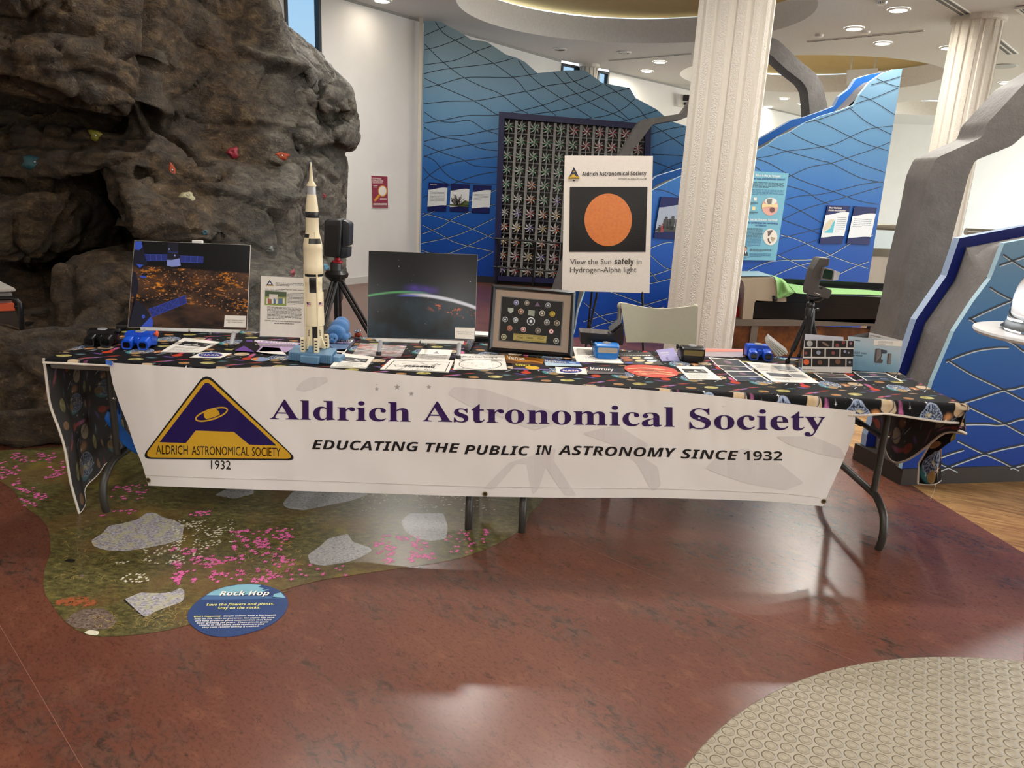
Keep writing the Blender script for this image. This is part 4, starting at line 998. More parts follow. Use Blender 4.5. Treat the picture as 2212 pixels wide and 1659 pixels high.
# ------------------------------------------------------------------ stream table exhibit with green cloth
SP = Plane((0, 7.25, 0), (0, -1, 0)); S = lambda x, y, k=0: SP.px(*K(1570, 570, .18083)(x, y), k)
def sbox(b, x0, y0, x1, y1, dep, m=0, k=0):
    b.prism([S(x0, y0, k), S(x1, y0, k), S(x1, y1, k), S(x0, y1, k)], (0, dep, 0), m)
def sq(*pts): return [S(*p) for p in pts]
t = thing('stream_table', 'long black and beige exhibit table with rust brown panels, behind the right telescope', 'exhibit table', (4.0, 7.6, 0))
tan = M('beige exhibit shell', 'a89a86', .4); frame = M('warm grey exhibit frame', '6b6055', .5)
b = MB(); pr = [S(*p) for p in [(215, 655), (185, 655), (60, 600), (60, 300), (100, 180), (180, 160), (560, 160), (600, 230), (600, 285), (712, 420), (712, 455), (320, 455), (305, 660)]]
b.prism([S(*p) for p in [(185, 660), (215, 290), (195, 215), (150, 165), (560, 162), (590, 200), (600, 260), (604, 380), (712, 405), (712, 455), (333, 455), (308, 662)]], (0, .5, 0), 0); b.build('shell', [tan], t, smooth=30)
b = MB(); zt = S(1000, 360).z; xa, xb, xc_ = S(330, 560).x, S(712, 420).x, S(2400, 560).x; zb_ = S(700, 662).z; b.box2((xa, 7.25, zb_), (xc_, 8.0, S(700, 455).z)); b.box2((xb, 7.255, S(700, 455).z - .01), (xc_, 8.0, zt)); p0, p1 = aty(1695, 606, 8.05), aty(1960, 614, 8.05); b.box2((p0.x - .1, 8.0, .5), (xc_ + .4, 8.06, p1.z)); b.build('tank', [M('black gloss tank', '08090c', .2)], t)
b = MB(); sbox(b, 60, 662, 2400, 742, .95); b.build('shelf', [frame], t)
for x0, x1 in ((300, 385), (1728, 1792), (2330, 2400)):
    b = MB(); p0, p1 = S(x0, 742), S(x1, 742); b.box2((p0.x, p0.y + .01, 0), (p1.x, p0.y + .09, min(p0.z, p1.z) + .03)); b.build('leg', [frame], t)
g = G('rust brown panel', .35); n = g.noise(g.coord(), 4, 6, .7); g.col(g.mix(n.ss(.35, .7), '4a2812', '8a5220')); RUST = g.mat
for x0, x1 in ((60, 300), (385, 1728), (1792, 2330)):
    b = MB(); p0, p1 = S(x0, 742), S(x1, 742); b.box2((p0.x + .005, p0.y + .03, .02), (p1.x - .005, p0.y + .06, min(p0.z, p1.z) + .02)); b.build('panel', [RUST], t)
b = MB(); cc = S(100, 370); b.lathe([(.001, -.03), (.25, -.03), (.27, 0), (.22, .02), (.001, .02)], cc + V((-.06, .25, -.08)), 32, ax=Matrix.Rotation(radians(-90), 3, 'Y')); b.build('hand_wheel', [M('dark red wheel', '8a1d16', .35)], t, smooth=40)
b = MB(); b.prism(sq((540, 380), (565, 378), (600, 420), (595, 440), (545, 445)), (0, -.02, 0)); b.ball(S(585, 420, .03), .022, 10, 8); b.build('clamp', [BLACK], t)
b = MB(); b.grid(lambda u, v: S(168, 160).lerp(S(555, 158), u) + V((0, .02 + .44 * v, .006)), 6, 2); b.build('picture_top', [M('pale picture top', '8fa9b4', .3)], t)
# green cloth: hangs from the shell corner, then lies along the tank
b = MB(); L0 = [(430, 105, -.5), (530, 135, -.35), (575, 165, .015), (592, 215, .02), (600, 290, .02), (604, 345, .02), (600, 412, .025)]
L1 = [(520, 128, -.5), (600, 155, -.3), (670, 180, -.1), (715, 225, .0), (765, 290, .02), (815, 338, .02), (735, 388, .025)]
def gc(u, v):
    i = v * 6; j = min(int(i), 5); f = i - j
    a = V(L0[j]).lerp(V(L0[j + 1]), f); c = V(L1[j]).lerp(V(L1[j + 1]), f); p = a.lerp(c, u)
    return S(p.x, p.y, p.z + .03 * sin(u * 9 + v * 3) * min(1, v * 2) * (v < .99))
b.grid(gc, 10, 18); 
U = [(640, 170, -.85), (740, 235, -.85), (1000, 272, -.85), (1700, 312, -.85), (1850, 330, -.6), (2095, 374, .0)]
D = [(700, 215, -.1), (830, 352, .0), (1000, 358, .0), (1700, 370, .0), (1850, 373, .0), (2096, 378, .0)]
def gd(u, v):
    i = u * 5; j = min(int(i), 4); f = i - j
    a = V(U[j]).lerp(V(U[j + 1]), f); c = V(D[j]).lerp(V(D[j + 1]), f); p = a.lerp(c, v)
    return V((lambda q: (q.x, q.y, zt + .004 + .004 * sin(u * 14) * sin(v * 7)))(atz(*K(1570, 570, .18083)(p.x, p.y), zt + .004)))
b.grid(gd, 30, 6)
g = G('green cloth', .85, spec=.2); n = g.noise(g.coord(), 8, 4); g.col(g.mix(n, '7aa564', '92bc7e')); g.bump(g.noise(g.coord(), 300, 2), .1, .002)
b.build('green_cloth', [g.mat], label='bright green cloth draped over the black exhibit table', cat='cloth', smooth=True)
# red round floor piece of the exhibit, seen between column and leg
b = MB(); cc = S(40, 930); b.lathe([(.17, 0), (.2, .1), (.2, .42), (.16, .46), (.001, .46)], (cc.x, 7.55, 0.02), 28); b.build('red_drum', [M('red drum', 'a3211b', .35)], label='red round drum under the exhibit table beside the stucco column', cat='drum', smooth=40)

# ------------------------------------------------------------------ half wall with metal cap and hand rail at the back right
HP = Plane((0, 11.0, 0), (0, -1, 0)); H = lambda x, y, k=0: HP.px(x, y, k)
b = MB(); p0, p1 = H(1790, 551), H(1962, 556); p0.z = p1.z; b.box2((p0.x, 11.0, 0), (p1.x, 11.2, p1.z)); b.build('half_wall', [M('beige stair wall', 'b3aba0', .8, scale=90, grain=.15)], label='low beige stair wall beyond the blue mountain exhibit', cat='half wall')
t = thing('hand_rail', 'round steel hand rail with a metal cap over the low beige stair wall', 'railing', (p0.x, 11.1, p1.z))
STEEL = M('brushed steel', '8f8a82', .3, .8)
b = MB(); b.box2((p0.x, 10.99, p1.z), (p1.x, 11.21, p1.z + .1)); b.build('cap', [STEEL], t)
b = MB(); q0, q1 = H(1800, 489), H(1970, 494); q0.z = q1.z; b.tube([q0 + V((0, .1, 0)), q1 + V((0, .1, 0))], .045, 12); b.build('rail', [STEEL], t, smooth=40)
b = MB(); b.prism([V((p0.x, 11.095, p1.z + .1)), V((p1.x, 11.095, p1.z + .1)), V((p1.x, 11.095, q1.z - .03)), V((p0.x, 11.095, q1.z - .03))], (0, .012, 0)); b.build('glass_screen', [G('clear rail glass', .0, spec=.3).set('Transmission Weight', 1.0).set('IOR', 1.02).col((240, 248, 250)).mat], t)
t = thing('hand_rail', 'steel hand rail end seen between the grey ribbon and the right exhibit', 'railing', H(2115, 505))
b = MB(); q0, q1 = H(2086, 500), H(2210, 506); b.tube([q0, q1], .05, 12); b.build('rail', [STEEL], t, smooth=40)
b = MB(); b.tube([q0 + V((.3, .0, 0)), V((q0.x + .3, q0.y, 0))], .025, 10); b.build('post', [STEEL], t)
# ------------------------------------------------------------------ floor decals
def fl(k=.0012): return lambda x, y: (lambda p: V((p.x, p.y, k)))(atz(x, y, 0))
def clean(poly3): return [(p.x, p.y) for p in poly3]
k9 = K(0, 950, .31646); k6 = K(600, 1000, .31646)
g = G('printed alpine meadow', .3, spec=.5)
o = g.coord(); n1 = g.noise(o, 2.2, 4, .6); n2 = g.noise(g.mapping(o, (1, 1.8, 1), (0, 0, .5)), 26, 6, .75); n3 = g.noise(o, 90, 4, .8); n4 = g.noise(o, 5, 3)
c = g.ramp(n2, [(.3, '2a2917'), (.46, '4f4a2b'), (.6, '6e673c'), (.78, '9c9060')])
c = g.mix(n1.ss(.46, .62) * .6, c, '6e5130'); c = g.mix(n4.ss(.55, .7) * .4, c, '95883c'); c = g.mix(n3.ss(.55, .75) * .55, c, 'a39a62'); c = g.mix(n3.ss(.45, .25) * .7, c, '1f2012')
g.col(c); MEAD = g.mat
def rockprint(name, a, bb, cc, s=30):
    g = G(name, .3); o = g.coord(); n = g.noise(g.mapping(o, (1, 1.6, 1)), s, 6, .8); n2 = g.noise(o, s * .35, 3)
    g.col(g.mix(n2.ss(.45, .6) * .6, g.ramp(n, [(.3, '2c2a30'), (.45, a), (.6, bb)]), cc)); return g.mat
RP1, RP2, RP3 = rockprint('printed lichen rock', '8d8a96', 'c2bfc2', 'b9b68a', 75), rockprint('printed grey rock', '87878c', 'bdbcb9', 'a5a6a1', 80), rockprint('printed brown gravel', '5a4a40', '8c7c70', '6b5a4c', 60)
out = [(-320, 1075), (-120, 1030)] + [k9(*p) for p in [(0, 283), (60, 320), (110, 370), (140, 430), (200, 480), (270, 530), (320, 590), (342, 660), (345, 770), (320, 840), (300, 920), (295, 990), (310, 1060), (350, 1120), (400, 1190), (450, 1250), (520, 1300), (600, 1335), (700, 1347), (850, 1340), (1000, 1325), (1150, 1300), (1290, 1265), (1980, 1030)]] + \
      [k6(*p) for p in [(0, 880), (100, 850), (300, 800), (560, 760), (800, 725), (1050, 690), (1250, 650), (1400, 600), (1500, 555), (1600, 500), (1670, 450), (1700, 400), (1720, 350), (1760, 310), (1800, 270), (1815, 240)]] + [(1188, 1040), (1180, 1000), (1120, 975), (900, 955), (620, 945), (300, 950), (130, 965), (0, 974), (-320, 990)]
f1 = fl(.0012); b = MB()
vs, fs = cdt([clean([f1(*p) for p in out])]); b.add([V((v.x, v.y, .0012)) for v in vs], fs, 0)
def patch(pts, kf, m, z=.0016):
    P = [kf(*p) for p in pts]; vs, fs = cdt([clean([atz(x, y, 0) for x, y in roundpoly(P, 5, 2)])]); b.add([V((v.x, v.y, z)) for v in vs], fs, m)
patch([(620, 690), (700, 640), (740, 590), (850, 570), (940, 545), (1000, 500), (1060, 500), (1110, 530), (1190, 550), (1240, 580), (1265, 580), (1250, 620), (1240, 680), (1150, 710), (980, 745), (850, 762), (720, 755), (640, 730)], k9, 1)
patch([(835, 1095), (985, 1222), (1010, 1200), (870, 1085)], k9, 5)
patch([(850, 1090), (960, 1045), (1100, 1050), (1180, 1040), (1230, 1012), (1260, 1030), (1258, 1085), (1240, 1110), (1100, 1160), (1050, 1180), (1000, 1215), (970, 1200)], k9, 1, .0019)
patch([(440, 1240), (500, 1190), (560, 1160), (700, 1150), (760, 1190), (800, 1230), (760, 1290), (640, 1300), (520, 1290)], k9, 3)
patch([(570, 1320), (610, 1300), (680, 1310), (670, 1337), (620, 1337)], k9, 6, .0019)
patch([(205, 630), (290, 570), (340, 520), (480, 485), (510, 540), (630, 580), (645, 600), (560, 650), (470, 680), (320, 705), (220, 690)], k6, 2)
patch([(840, 400), (900, 345), (1130, 345), (1150, 400), (1160, 440), (1150, 520), (1050, 535), (950, 520), (870, 470)], k6, 2)
patch([(30, 280), (100, 200), (300, 150), (590, 170), (620, 220), (500, 260), (180, 325), (60, 310)], k6, 2)
patch([(1465, 380), (1560, 330), (1730, 330), (1735, 370), (1600, 405)], k9, 2)
patch([(430, 830), (470, 815), (520, 822), (500, 840)], k9, 5); patch([(535, 930), (560, 915), (580, 925), (560, 945)], k9, 3); scatter_red = True
rr = random.Random(3)
def flower(px, py, s, m):
    p = atz(px, py, 0); a0 = rr.random() * 6; pts = []; zf = .0021 + (len(b.v) % 97) * 1.2e-5
    for k in range(10):
        r = s if k % 2 == 0 else s * .38; a = a0 + pi * k / 5; pts.append(V((p.x + r * cos(a), p.y + r * sin(a), zf)))
    b.add(pts + [V((p.x, p.y, zf))], [(k, (k + 1) % 10, 10) for k in range(10)], m)
def scatter(kf, box, n, m, s, thr=.0):
    x0, y0, x1, y1 = box
    for _ in range(int(n * (.62 if m == 4 else 1))):
        x, y = rr.uniform(x0, x1), rr.uniform(y0, y1)
        if noise.noise(V((x * .012, y * .02, m))) < thr: continue
        px, py = kf(x, y)
        if inpoly(px, py, out): flower(px, py, s * rr.uniform(.7, 1.2), m)
for box, n in (((0, 90, 420, 170), 90), ((0, 180, 140, 330), 70), ((300, 130, 440, 280), 90), ((100, 330, 320, 470), 110), ((750, 310, 1000, 420), 90), ((640, 480, 930, 520), 40), ((1300, 470, 1430, 520), 25)): scatter(k9, box, n, 4, .0125, -.12)
for box, n in (((1170, 740, 1520, 960), 240), ((1500, 610, 2010, 830), 190), ((1450, 800, 1900, 980), 110), ((1180, 830, 1330, 990), 50)): scatter(k9, box, n, 4, .0135, -.05)
for box, n in (((-250, 440, 100, 580), 60), ((-150, 640, 120, 840), 60), ((640, 440, 760, 520), 12), ((660, 520, 800, 690), 75), ((800, 500, 960, 540), 30), ((880, 540, 1080, 680), 90), ((1130, 460, 1350, 620), 45), ((1360, 440, 1440, 600), 20), ((150, 700, 520, 780), 26)): scatter(k6, box, n, 4, .0125, -.15)
for box, n in (((1180, 550, 1600, 720), 260), ((980, 720, 1450, 850), 170), ((790, 830, 880, 850), 8), ((830, 920, 1010, 980), 40)): scatter(k9, box, n, 6, .0075, -.1)
scatter(k6, (550, 190, 1480, 330), 220, 6, .007, -.1)
scatter(k9, (390, 1085, 640, 1135), 60, 7, .012, -1)
for (x0, y0, x1, y1, n, m) in ((900, 1130, 1290, 1300, 70, 8), (650, 1200, 800, 1290, 20, 8), (350, 560, 1100, 980, 60, 8), (1600, 700, 2050, 960, 60, 8), (400, 1080, 640, 1140, 30, 7)):
    for _ in range(n):
        x, y = rr.uniform(x0, x1), rr.uniform(y0, y1); a = rr.uniform(-.5, 2.2); L = rr.uniform(20, 60)
        P = [k9(x, y), k9(x + cos(a) * L * .5, y - sin(a) * L * .3 - 4), k9(x + cos(a) * L, y - sin(a) * L * .5)]
        if all(inpoly(*p, out) for p in P): b.ribbon(P, fl(.0018), .9, m)
b.build('meadow_decal', [MEAD, RP1, RP2, RP3, M('printed pink flower', 'e26cab', .35, grain=.3), M('printed shadow', '1f1c16', .4), M('printed white flower', 'd8d4bd', .35), M('printed red moss', 'a05a38', .35), M('printed straw', 'a88f55', .4)],
        label='large floor decal of alpine meadow with pink flowers and grey rocks', cat='floor decal', origin=(-1.2, 2.8, 0))
# oval sign on the floor
ko = K(350, 1240, .14919); fo_ = lambda z: (lambda x, y: (lambda p: V((p.x, p.y, z)))(atz(*ko(x, y), 0)))
OVAL = [(365, 600), (390, 540), (450, 460), (550, 370), (700, 270), (900, 195), (1100, 160), (1270, 150), (1450, 165), (1620, 210), (1740, 275), (1800, 340), (1825, 420), (1815, 490), (1760, 590), (1640, 700), (1450, 800), (1200, 875), (1000, 912), (820, 915), (640, 880), (490, 800), (400, 720), (370, 660)]
P = spline([V(p) for p in OVAL + OVAL[:1]], 3)[:-1]
b = MB(); b.prism([fo_(.0006)(*p) for p in P], V((0, 0, .002)), 0)
b.face([fo_(.003)(*p) for p in [(640, 315), (720, 265), (900, 200), (1100, 165), (1270, 158), (1440, 170), (1390, 195), (1480, 215), (1440, 240), (1560, 230), (1350, 300), (1000, 320)]], 1)
b.face([fo_(.003)(*p) for p in [(1620, 300), (1720, 275), (1790, 350), (1600, 350)]], 1); b.face([fo_(.003)(*p) for p in [(560, 380), (640, 318), (1000, 322), (1400, 325), (1780, 352), (1790, 360), (1300, 372)]], 2)
f3, f4 = fo_(.0036), fo_(.0042)
b.text('Rock Hop', f3, (838, 330), (1555, 326), 66, 5, 'boldit', slant=.18); b.text('Rock Hop', f4, (832, 324), (1548, 320), 64, 3, 'boldit', slant=.18)
b.text('Save the flowers and plants.', f3, (640, 473), (1620, 458), 33, 4, 'boldit', slant=.1); b.text('Stay on the rocks.', f3, (805, 520), (1420, 510), 33, 4, 'boldit', slant=.1)
b.text("What's Happening?", f3, (462, 640), (855, 632), 20, 4, 'boldit'); b.text('Simple actions have a big impact.', f3, (890, 632), (1655, 615), 20, 3, 'boldit')
for i, (s, x0, x1) in enumerate((('Stay on the rocks as you cross the alpine life zone', 468, 1628), ('and help preserve plant communities that have', 482, 1588), ('been growing for years.  These plants grow', 502, 1540), ('slowly in the short, cold summers and', 537, 1482), ("they can't recover quickly if crushed.", 583, 1405))):
    b.text(s, f3, (x0, 670 + 31 * i), (x1, 652 + 31 * i), 20, 3, 'boldit')
b.build('oval_floor_sign', [M('sign navy print', '2a4578', .3, grain=.2, scale=15), M('sign sky print', '7fb4c6', .3, grain=.3, scale=9), M('sign mid blue', '466c9b', .3), M('sign white', 'eeeee8', .4), M('sign yellow', 'e6e58a', .4), M('sign shadow', '1b2a44', .4)], label='blue oval sign on the floor with white and yellow writing', cat='floor sign')
# round studded mat, front right
g = G('beige studded rubber', .42, spec=.5); X, Y, Z = g.xyz()
def studs(ox, oy, px=.076, py=.050):
    u = ((X + ox).mod(px)) - px / 2; w = ((Y + oy).mod(py)) - py / 2
    return (u * u + w * w).m('SQRT')
# diamond layout turned 30 degrees
a = radians(28); Xr = X * cos(a) + Y * sin(a); Yr = Y * cos(a) - X * sin(a); X, Y = Xr, Yr
d = studs(0, 0).mn(studs(.038, .025)); h = d.ss(.0205, .0165); dish = d.ss(.006, .016) * .35
n = g.noise(g.coord(), 3, 3); n2 = g.noise(g.coord(), 70, 3)
c = g.mix(n, '8a806c', '998e78'); c = g.mix(n2.ss(.68, .8) * n.ss(.5, .6) * .5, c, '6b604e'); g.col(c); g.bump(h * (dish + .65), 1.0, .006); g.set('Roughness', n2 * .15 + .33)
b = MB(); C, r = (1.72, .88), 1.462
b.lathe([(.001, .003), (r - .004, .003), (r, .0005)], (C[0], C[1], 0), 128, 0, caps=False)
b.build('round_mat', [g.mat], label='large round beige studded rubber mat at the front right', cat='mat', origin=(C[0], C[1], 0))

# ------------------------------------------------------------------ folding tables
LEGM = M('grey brown table leg enamel', '3d3a35', .42, .3); TOPM = M('grey plastic table top', '6f6b63', .6)
TY0, TY1, TZ = 3.13, 3.88, .735
def table(x0, x1, lx, label):
    t = thing('folding_table', label, 'table', ((x0 + x1) / 2, (TY0 + TY1) / 2, 0), 'folding tables end to end')
    b = MB(); b.box2((x0, TY0, TZ - .045), (x1, TY1, TZ), 0); b.build('tabletop', [TOPM], t, bevel=.012)
    for x in lx:
        s = 1 if x > (x0 + x1) / 2 else -1
        b = MB()
        pth = [(TY0 + .035, 0), (TY0 + .02, .05), (TY0 + .022, .11), (TY0 + .05, .17), (TY0 + .12, .215), (TY0 + .2, .225), (TY1 - .2, .225), (TY1 - .12, .215), (TY1 - .05, .17), (TY1 - .022, .11), (TY1 - .02, .05), (TY1 - .035, 0)]
        b.tube(spline([V((x, y, z)) for y, z in pth], 4), .0175, 10); b.build('leg_base', [LEGM], t, smooth=50)
        for y in (TY0 + .17, TY1 - .17):
            b = MB(); b.tube([V((x, y, .22)), V((x, y, TZ - .05))], .016, 10); b.build('leg', [LEGM], t, smooth=50)
        b = MB(); xm = x - s * .42
        b.tube([V((x - s * .012, (TY0 + TY1) / 2, .5)), V((xm, (TY0 + TY1) / 2, TZ - .055))], .011, 8); b.tube([V((x, TY0 + .17, .5)), V((x, TY1 - .17, .5))], .012, 8); b.ball(V((x + .012, TY0 + .165, .515)), .011, 8, 6, 1)
        b.build('brace', [LEGM, M('rivet', '9a988f', .3, .8)], t, smooth=50)
table(-2.03, -.045, (-1.865, -.17), 'grey folding table with bent tube legs, left one of the two end to end')
table(-.035, 1.95, (.079, 1.75), 'grey folding table with bent tube legs, right one of the two end to end')

# ------------------------------------------------------------------ space print cloth
def cloth_mat(name, dull):
    g = G(name, .75, spec=.2); uvn = g.node('ShaderNodeUVMap', uv_map='UVMap'); sp = g.node('ShaderNodeSeparateXYZ'); g.nt.links.new(uvn.outputs[0], sp.inputs[0])
    U0, V0 = E(g, sp.outputs[0]), E(g, sp.outputs[1]); TX, TYY = .32, .27
    U0, V0 = U0 - .195, V0 - 3.018
    UV = g.vec(U0, V0); nz = g.noise(UV, 32, 4, .65); nf = g.noise(UV, 120, 3, .7)
    def local(cx, cy):
        return ((U0 - cx + TX / 2).mod(TX) - TX / 2), ((V0 - cy + TYY / 2).mod(TYY) - TYY / 2)
    def ell(cx, cy, rx, ry, rot=0.0):
        x, y = local(cx, cy)
        if rot: x, y = x * cos(rot) + y * sin(rot), y * cos(rot) - x * sin(rot)
        x, y = x / rx, y / ry; return (x * x + y * y).m('SQRT'), x, y
    c = g.mix(nf.ss(.70, .78) * .6, '060608', 'b9c0cf')
    def blob(c, cx, cy, rx, ry, col, rot=0, hard=.12, var=None, amt=1.0):
        d, x, y = ell(cx, cy, rx, ry, rot); m = (d + (nz - .5) * (var or 0)).ss(1.0, 1.0 - hard)
        return g.mix(m * amt, c, col)
    st = g.ramp(nz, [(.3, '5c5430'), (.5, 'a39a58'), (.7, 'cfc794')])
    # upper half of the repeat: banded planet, small tan and teal planets, purple and red wisps
    c = blob(c, .16, .155, .04, .012, g.mix(nf, '8c2a34', 'd06a70'), .6, .9, .9); c = blob(c, .195, .172, .036, .011, g.mix(nf, '70407c', 'b98ac4'), .6, .9, .9)
    c = blob(c, .05, .175, .034, .022, st, .15); c = blob(c, .275, .15, .025, .018, g.mix(nz, '7a5430', 'b98a58')); c = blob(c, .10, .215, .03, .007, '6a9aa8', .2, .8, .6)
    c = blob(c, .25, .21, .042, .010, g.mix(nf, '7a1c1c', 'c05048'), .35, .9, .9); c = blob(c, .02, .235, .026, .009, g.mix(nf, '7a5a3a', 'c9a27a'), 0, .6, .5); c = blob(c, .16, .245, .04, .012, '6a4a92', -.3, .9, .7)
    # magenta pillar with red planet
    c = blob(c, .187, .075, .016, .045, g.mix(nf, '8c2f68', 'd987b8'), .06, .7, .9); c = blob(c, .187, .045, .014, .035, 'b8324a', 0, .8, .9)
    c = blob(c, .187, .008, .024, .024, g.mix(nz, '7a1a0c', 'd24a26'))
    # orange nebula, ringed planet
    c = blob(c, .075, .062, .028, .034, g.mix(nz, '8c4a20', 'd9a06a'), 0, .8, .8)
    d, x, y = ell(.128, .085, .058, .016, .95); ring = d.ss(1.0, .93) * d.ss(.66, .74); c = g.mix(ring, c, '4a4c52')
    c = blob(c, .133, .09, .036, .033, g.mix(nz, 'b38a4c', 'c9bfae')); ring2 = ring * y.lt(0.0); c = g.mix(ring2, c, '5c5e64')
    # earth with teal shade, small tan moon
    c = blob(c, -.018, .035, .046, .05, '3f7d80', .3, .25)
    d, x, y = ell(0, .06, .050, .050); land = nz.ss(.5, .58) * d.ss(.75, .2); e = g.mix(nf.ss(.42, .62), '141d33', '9aa9c4'); e = g.mix(land, e, 'c9bb94'); c = g.mix(d.ss(1.0, .96), c, e); c = g.mix(d.ss(.9, .97) * d.ss(1.03, .98) * .7, c, 'a9b7d0')
    c = blob(c, -.006, .010, .024, .022, g.mix(nz, '5a3f20', 'c2a06a'))
    def star(c, cx, cy, s, col):
        x, y = local(cx, cy); ax, ay = x.abs(), y.abs()
        m1 = (ax * ay * (1 / (s * s)) ).ss(.012, .001) * (ax.mx(ay)).ss(s, s * .3)
        dx, dy = (x + y).abs(), (x - y).abs(); m2 = (dx * dy * (1 / (s * s))).ss(.01, .001) * (ax.mx(ay)).ss(s * .5, s * .15)
        return g.mix(m1.mx(m2), c, col)
    c = star(c, .032, .024, .034, 'f2cfa0'); c = star(c, .068, .045, .024, 'f5e3cc'); c = star(c, .245, .05, .018, 'e8ecf5'); c = star(c, .225, .10, .012, 'ffffff'); c = star(c, .285, .02, .012, 'ffffff'); c = star(c, .15, .03, .010, 'ffffff'); c = star(c, .30, .11, .012, 'ffffff')
    d, x, y = ell(.105, .022, .030, .0022, .9); c = g.mix(d.ss(1, .6), c, 'cfd3da')
    if dull: c = g.mix(.6, c, '45413e')
    g.col(c); g.bump(g.noise(UV, 700, 1), .05, .001); return g.mat
CL_OUT, CL_IN = cloth_mat('printed space fabric', False), cloth_mat('reverse of the space fabric', True)
HEM = M('white cloth hem', 'd6cdbf', .8)
hem_px = [(110, 771), (235, 785), (450, 800), (550, 796), (640, 791), (731, 803), (832, 814), (934, 819), (1049, 831), (1174, 834), (1273, 843), (1360, 853), (1422, 862), (1500, 872), (1596, 876), (1675, 879), (1770, 892), (1850, 895), (1908, 892), (1994, 905), (2046, 913), (2100, 920)]
FY = 3.088; CZ = TZ + .0035
hem = [aty(x, y, FY) for x, y in hem_px]
def hemz(x):
    for p, q in zip(hem, hem[1:]):
        if p.x <= x <= q.x: return min(CZ - .012, p.z + (q.z - p.z) * (x - p.x) / (q.x - p.x))
    return hem[-1].z if x > hem[-1].x else CZ - .012
XL_, XR_ = -2.035, 1.955
b = MB()
def top(u, v):
    x, y = XL_ + (XR_ - XL_) * u, TY0 - .01 + (TY1 - TY0 + .015) * v
    return V((x, y, CZ + .0006 * sin(x * 23 + y * 7) * (v > .02)))
b.grid(top, 120, 10, 0, lambda u, v: (XL_ + (XR_ - XL_) * u, TY0 + (TY1 - TY0) * v))
def drape(kin):
    off = .0022 if kin else 0
    def fn(u, v):
        x = XL_ + (XR_ + .03 - XL_) * u; D = CZ - hemz(x); e = max(0, (x - XR_ + .05) / .08)
        if v < .2:
            a = v / .2 * pi / 2; r = min(.03, D); q = V((x, TY0 - .01 - r * sin(a) * .93, CZ - r * (1 - cos(a)))); q.y += off; q.z -= off; return q
        t = (v - .2) / .8; r = min(.03, D)
        fold = (.010 * sin(x * 9.0) + .006 * sin(x * 21 + 1)) * t * min(1, D / .08)
        return V((x - e * e * .02 * t, TY0 - .01 - r * .93 - .010 * t - fold + off + e * .02, CZ - r - (D - r) * t))
    return fn
uvd = lambda u, v: (XL_ + (XR_ - XL_) * u, TY0 - v * (CZ - hemz(XL_ + (XR_ - XL_) * u)))
b.grid(drape(0), 160, 12, 0, uvd, flip=True); b.grid(drape(1), 160, 12, 1, uvd)
b.tube([drape(0)(i / 160, 1) for i in range(161)], .0055, 6, 2)
# left end: hangs to the floor
LF = [aty(x, y, 3.12) for x, y in ((97, 785), (97, 800), (103, 870), (118, 925), (130, 970), (143, 1045), (163, 1118))]
LF[0] = V((XL_ - .01, 3.12, CZ)); LF[-1].z = .006
LFs = spline(LF, 4)
def left(kin):
    def fn(u, v):  # u: front to back, v: down
        i = v * (len(LFs) - 1); j = min(int(i), len(LFs) - 2); a = LFs[j].lerp(LFs[j + 1], i - j)
        zb = CZ - (CZ - .10) * v; bk = V((XL_ - .012 - .03 * sin(v * 3), TY1, zb))
        p = a.lerp(bk, u); p.x += (.022 * sin(u * 9 + v * 2) + .012 * sin(u * 23)) * min(1, v * 2) * (1 - .3 * u); p.z += .1 * sin(pi * u) * v * .6
        if kin: p.x += .0025
        return p
    return fn
b.grid(left(0), 40, 26, 0, lambda u, v: (XL_ - .74 * v, TY0 + .8 * u)); b.grid(left(1), 40, 26, 1, lambda u, v: (XL_ - .74 * v, TY0 + .8 * u))
b.tube([left(0)(0, i / 30) for i in range(31)], .0055, 6, 2); b.tube([left(0)(i / 30, 1) for i in range(31)], .004, 6, 2)
# right end: short fall with a hanging corner flap
RF = [(1.965, TY1, .37), (1.975, 3.72, .315), (1.985, 3.58, .285), (1.995, 3.42, .42), (2.0, 3.25, .56), (1.985, 3.12, .60), (1.962, 3.10, .62)]
RFs = spline([V(p) for p in RF], 6)
def right(kin):
    def fn(u, v):
        i = u * (len(RFs) - 1); j = min(int(i), len(RFs) - 2); h = RFs[j].lerp(RFs[j + 1], i - j)
        tp = V((XR_, h.y, CZ)); r = .022
        if v < .15:
            a = v / .15 * pi / 2; p = V((XR_ + r * sin(a), h.y, CZ - r * (1 - cos(a))))
        else:
            t = (v - .15) / .85; p = V((XR_ + r, h.y, CZ - r)).lerp(V((h.x + .012, h.y, h.z)), t); p.x += .012 * sin(u * 17) * t
        if kin: p.x -= .0025; p.z -= .001
        return p
    return fn
b.grid(right(0), 60, 14, 0, lambda u, v: (XR_ + v * .4, TY1 - u * .8)); b.grid(right(1), 60, 14, 1, lambda u, v: (XR_ + v * .4, TY1 - u * .8), flip=True)
b.tube([right(0)(i / 60, 1) for i in range(61)], .0055, 6, 2)
fa = [aty(x, y, d) for x, y, d in ((2042, 908, 3.30), (2012, 955, 3.42), (1985, 1000, 3.53), (1983, 1045, 3.53))]
fb = [aty(x, y, d) for x, y, d in ((2068, 900, 3.2), (2064, 948, 3.24), (2034, 960, 3.42), (2033, 1038, 3.50))]
def flap(u, v):
    i = v * 3; j = min(int(i), 2); f = i - j; p = fa[j].lerp(fa[j + 1], f).lerp(fb[j].lerp(fb[j + 1], f), u); p.y -= .03 * sin(pi * u); return p
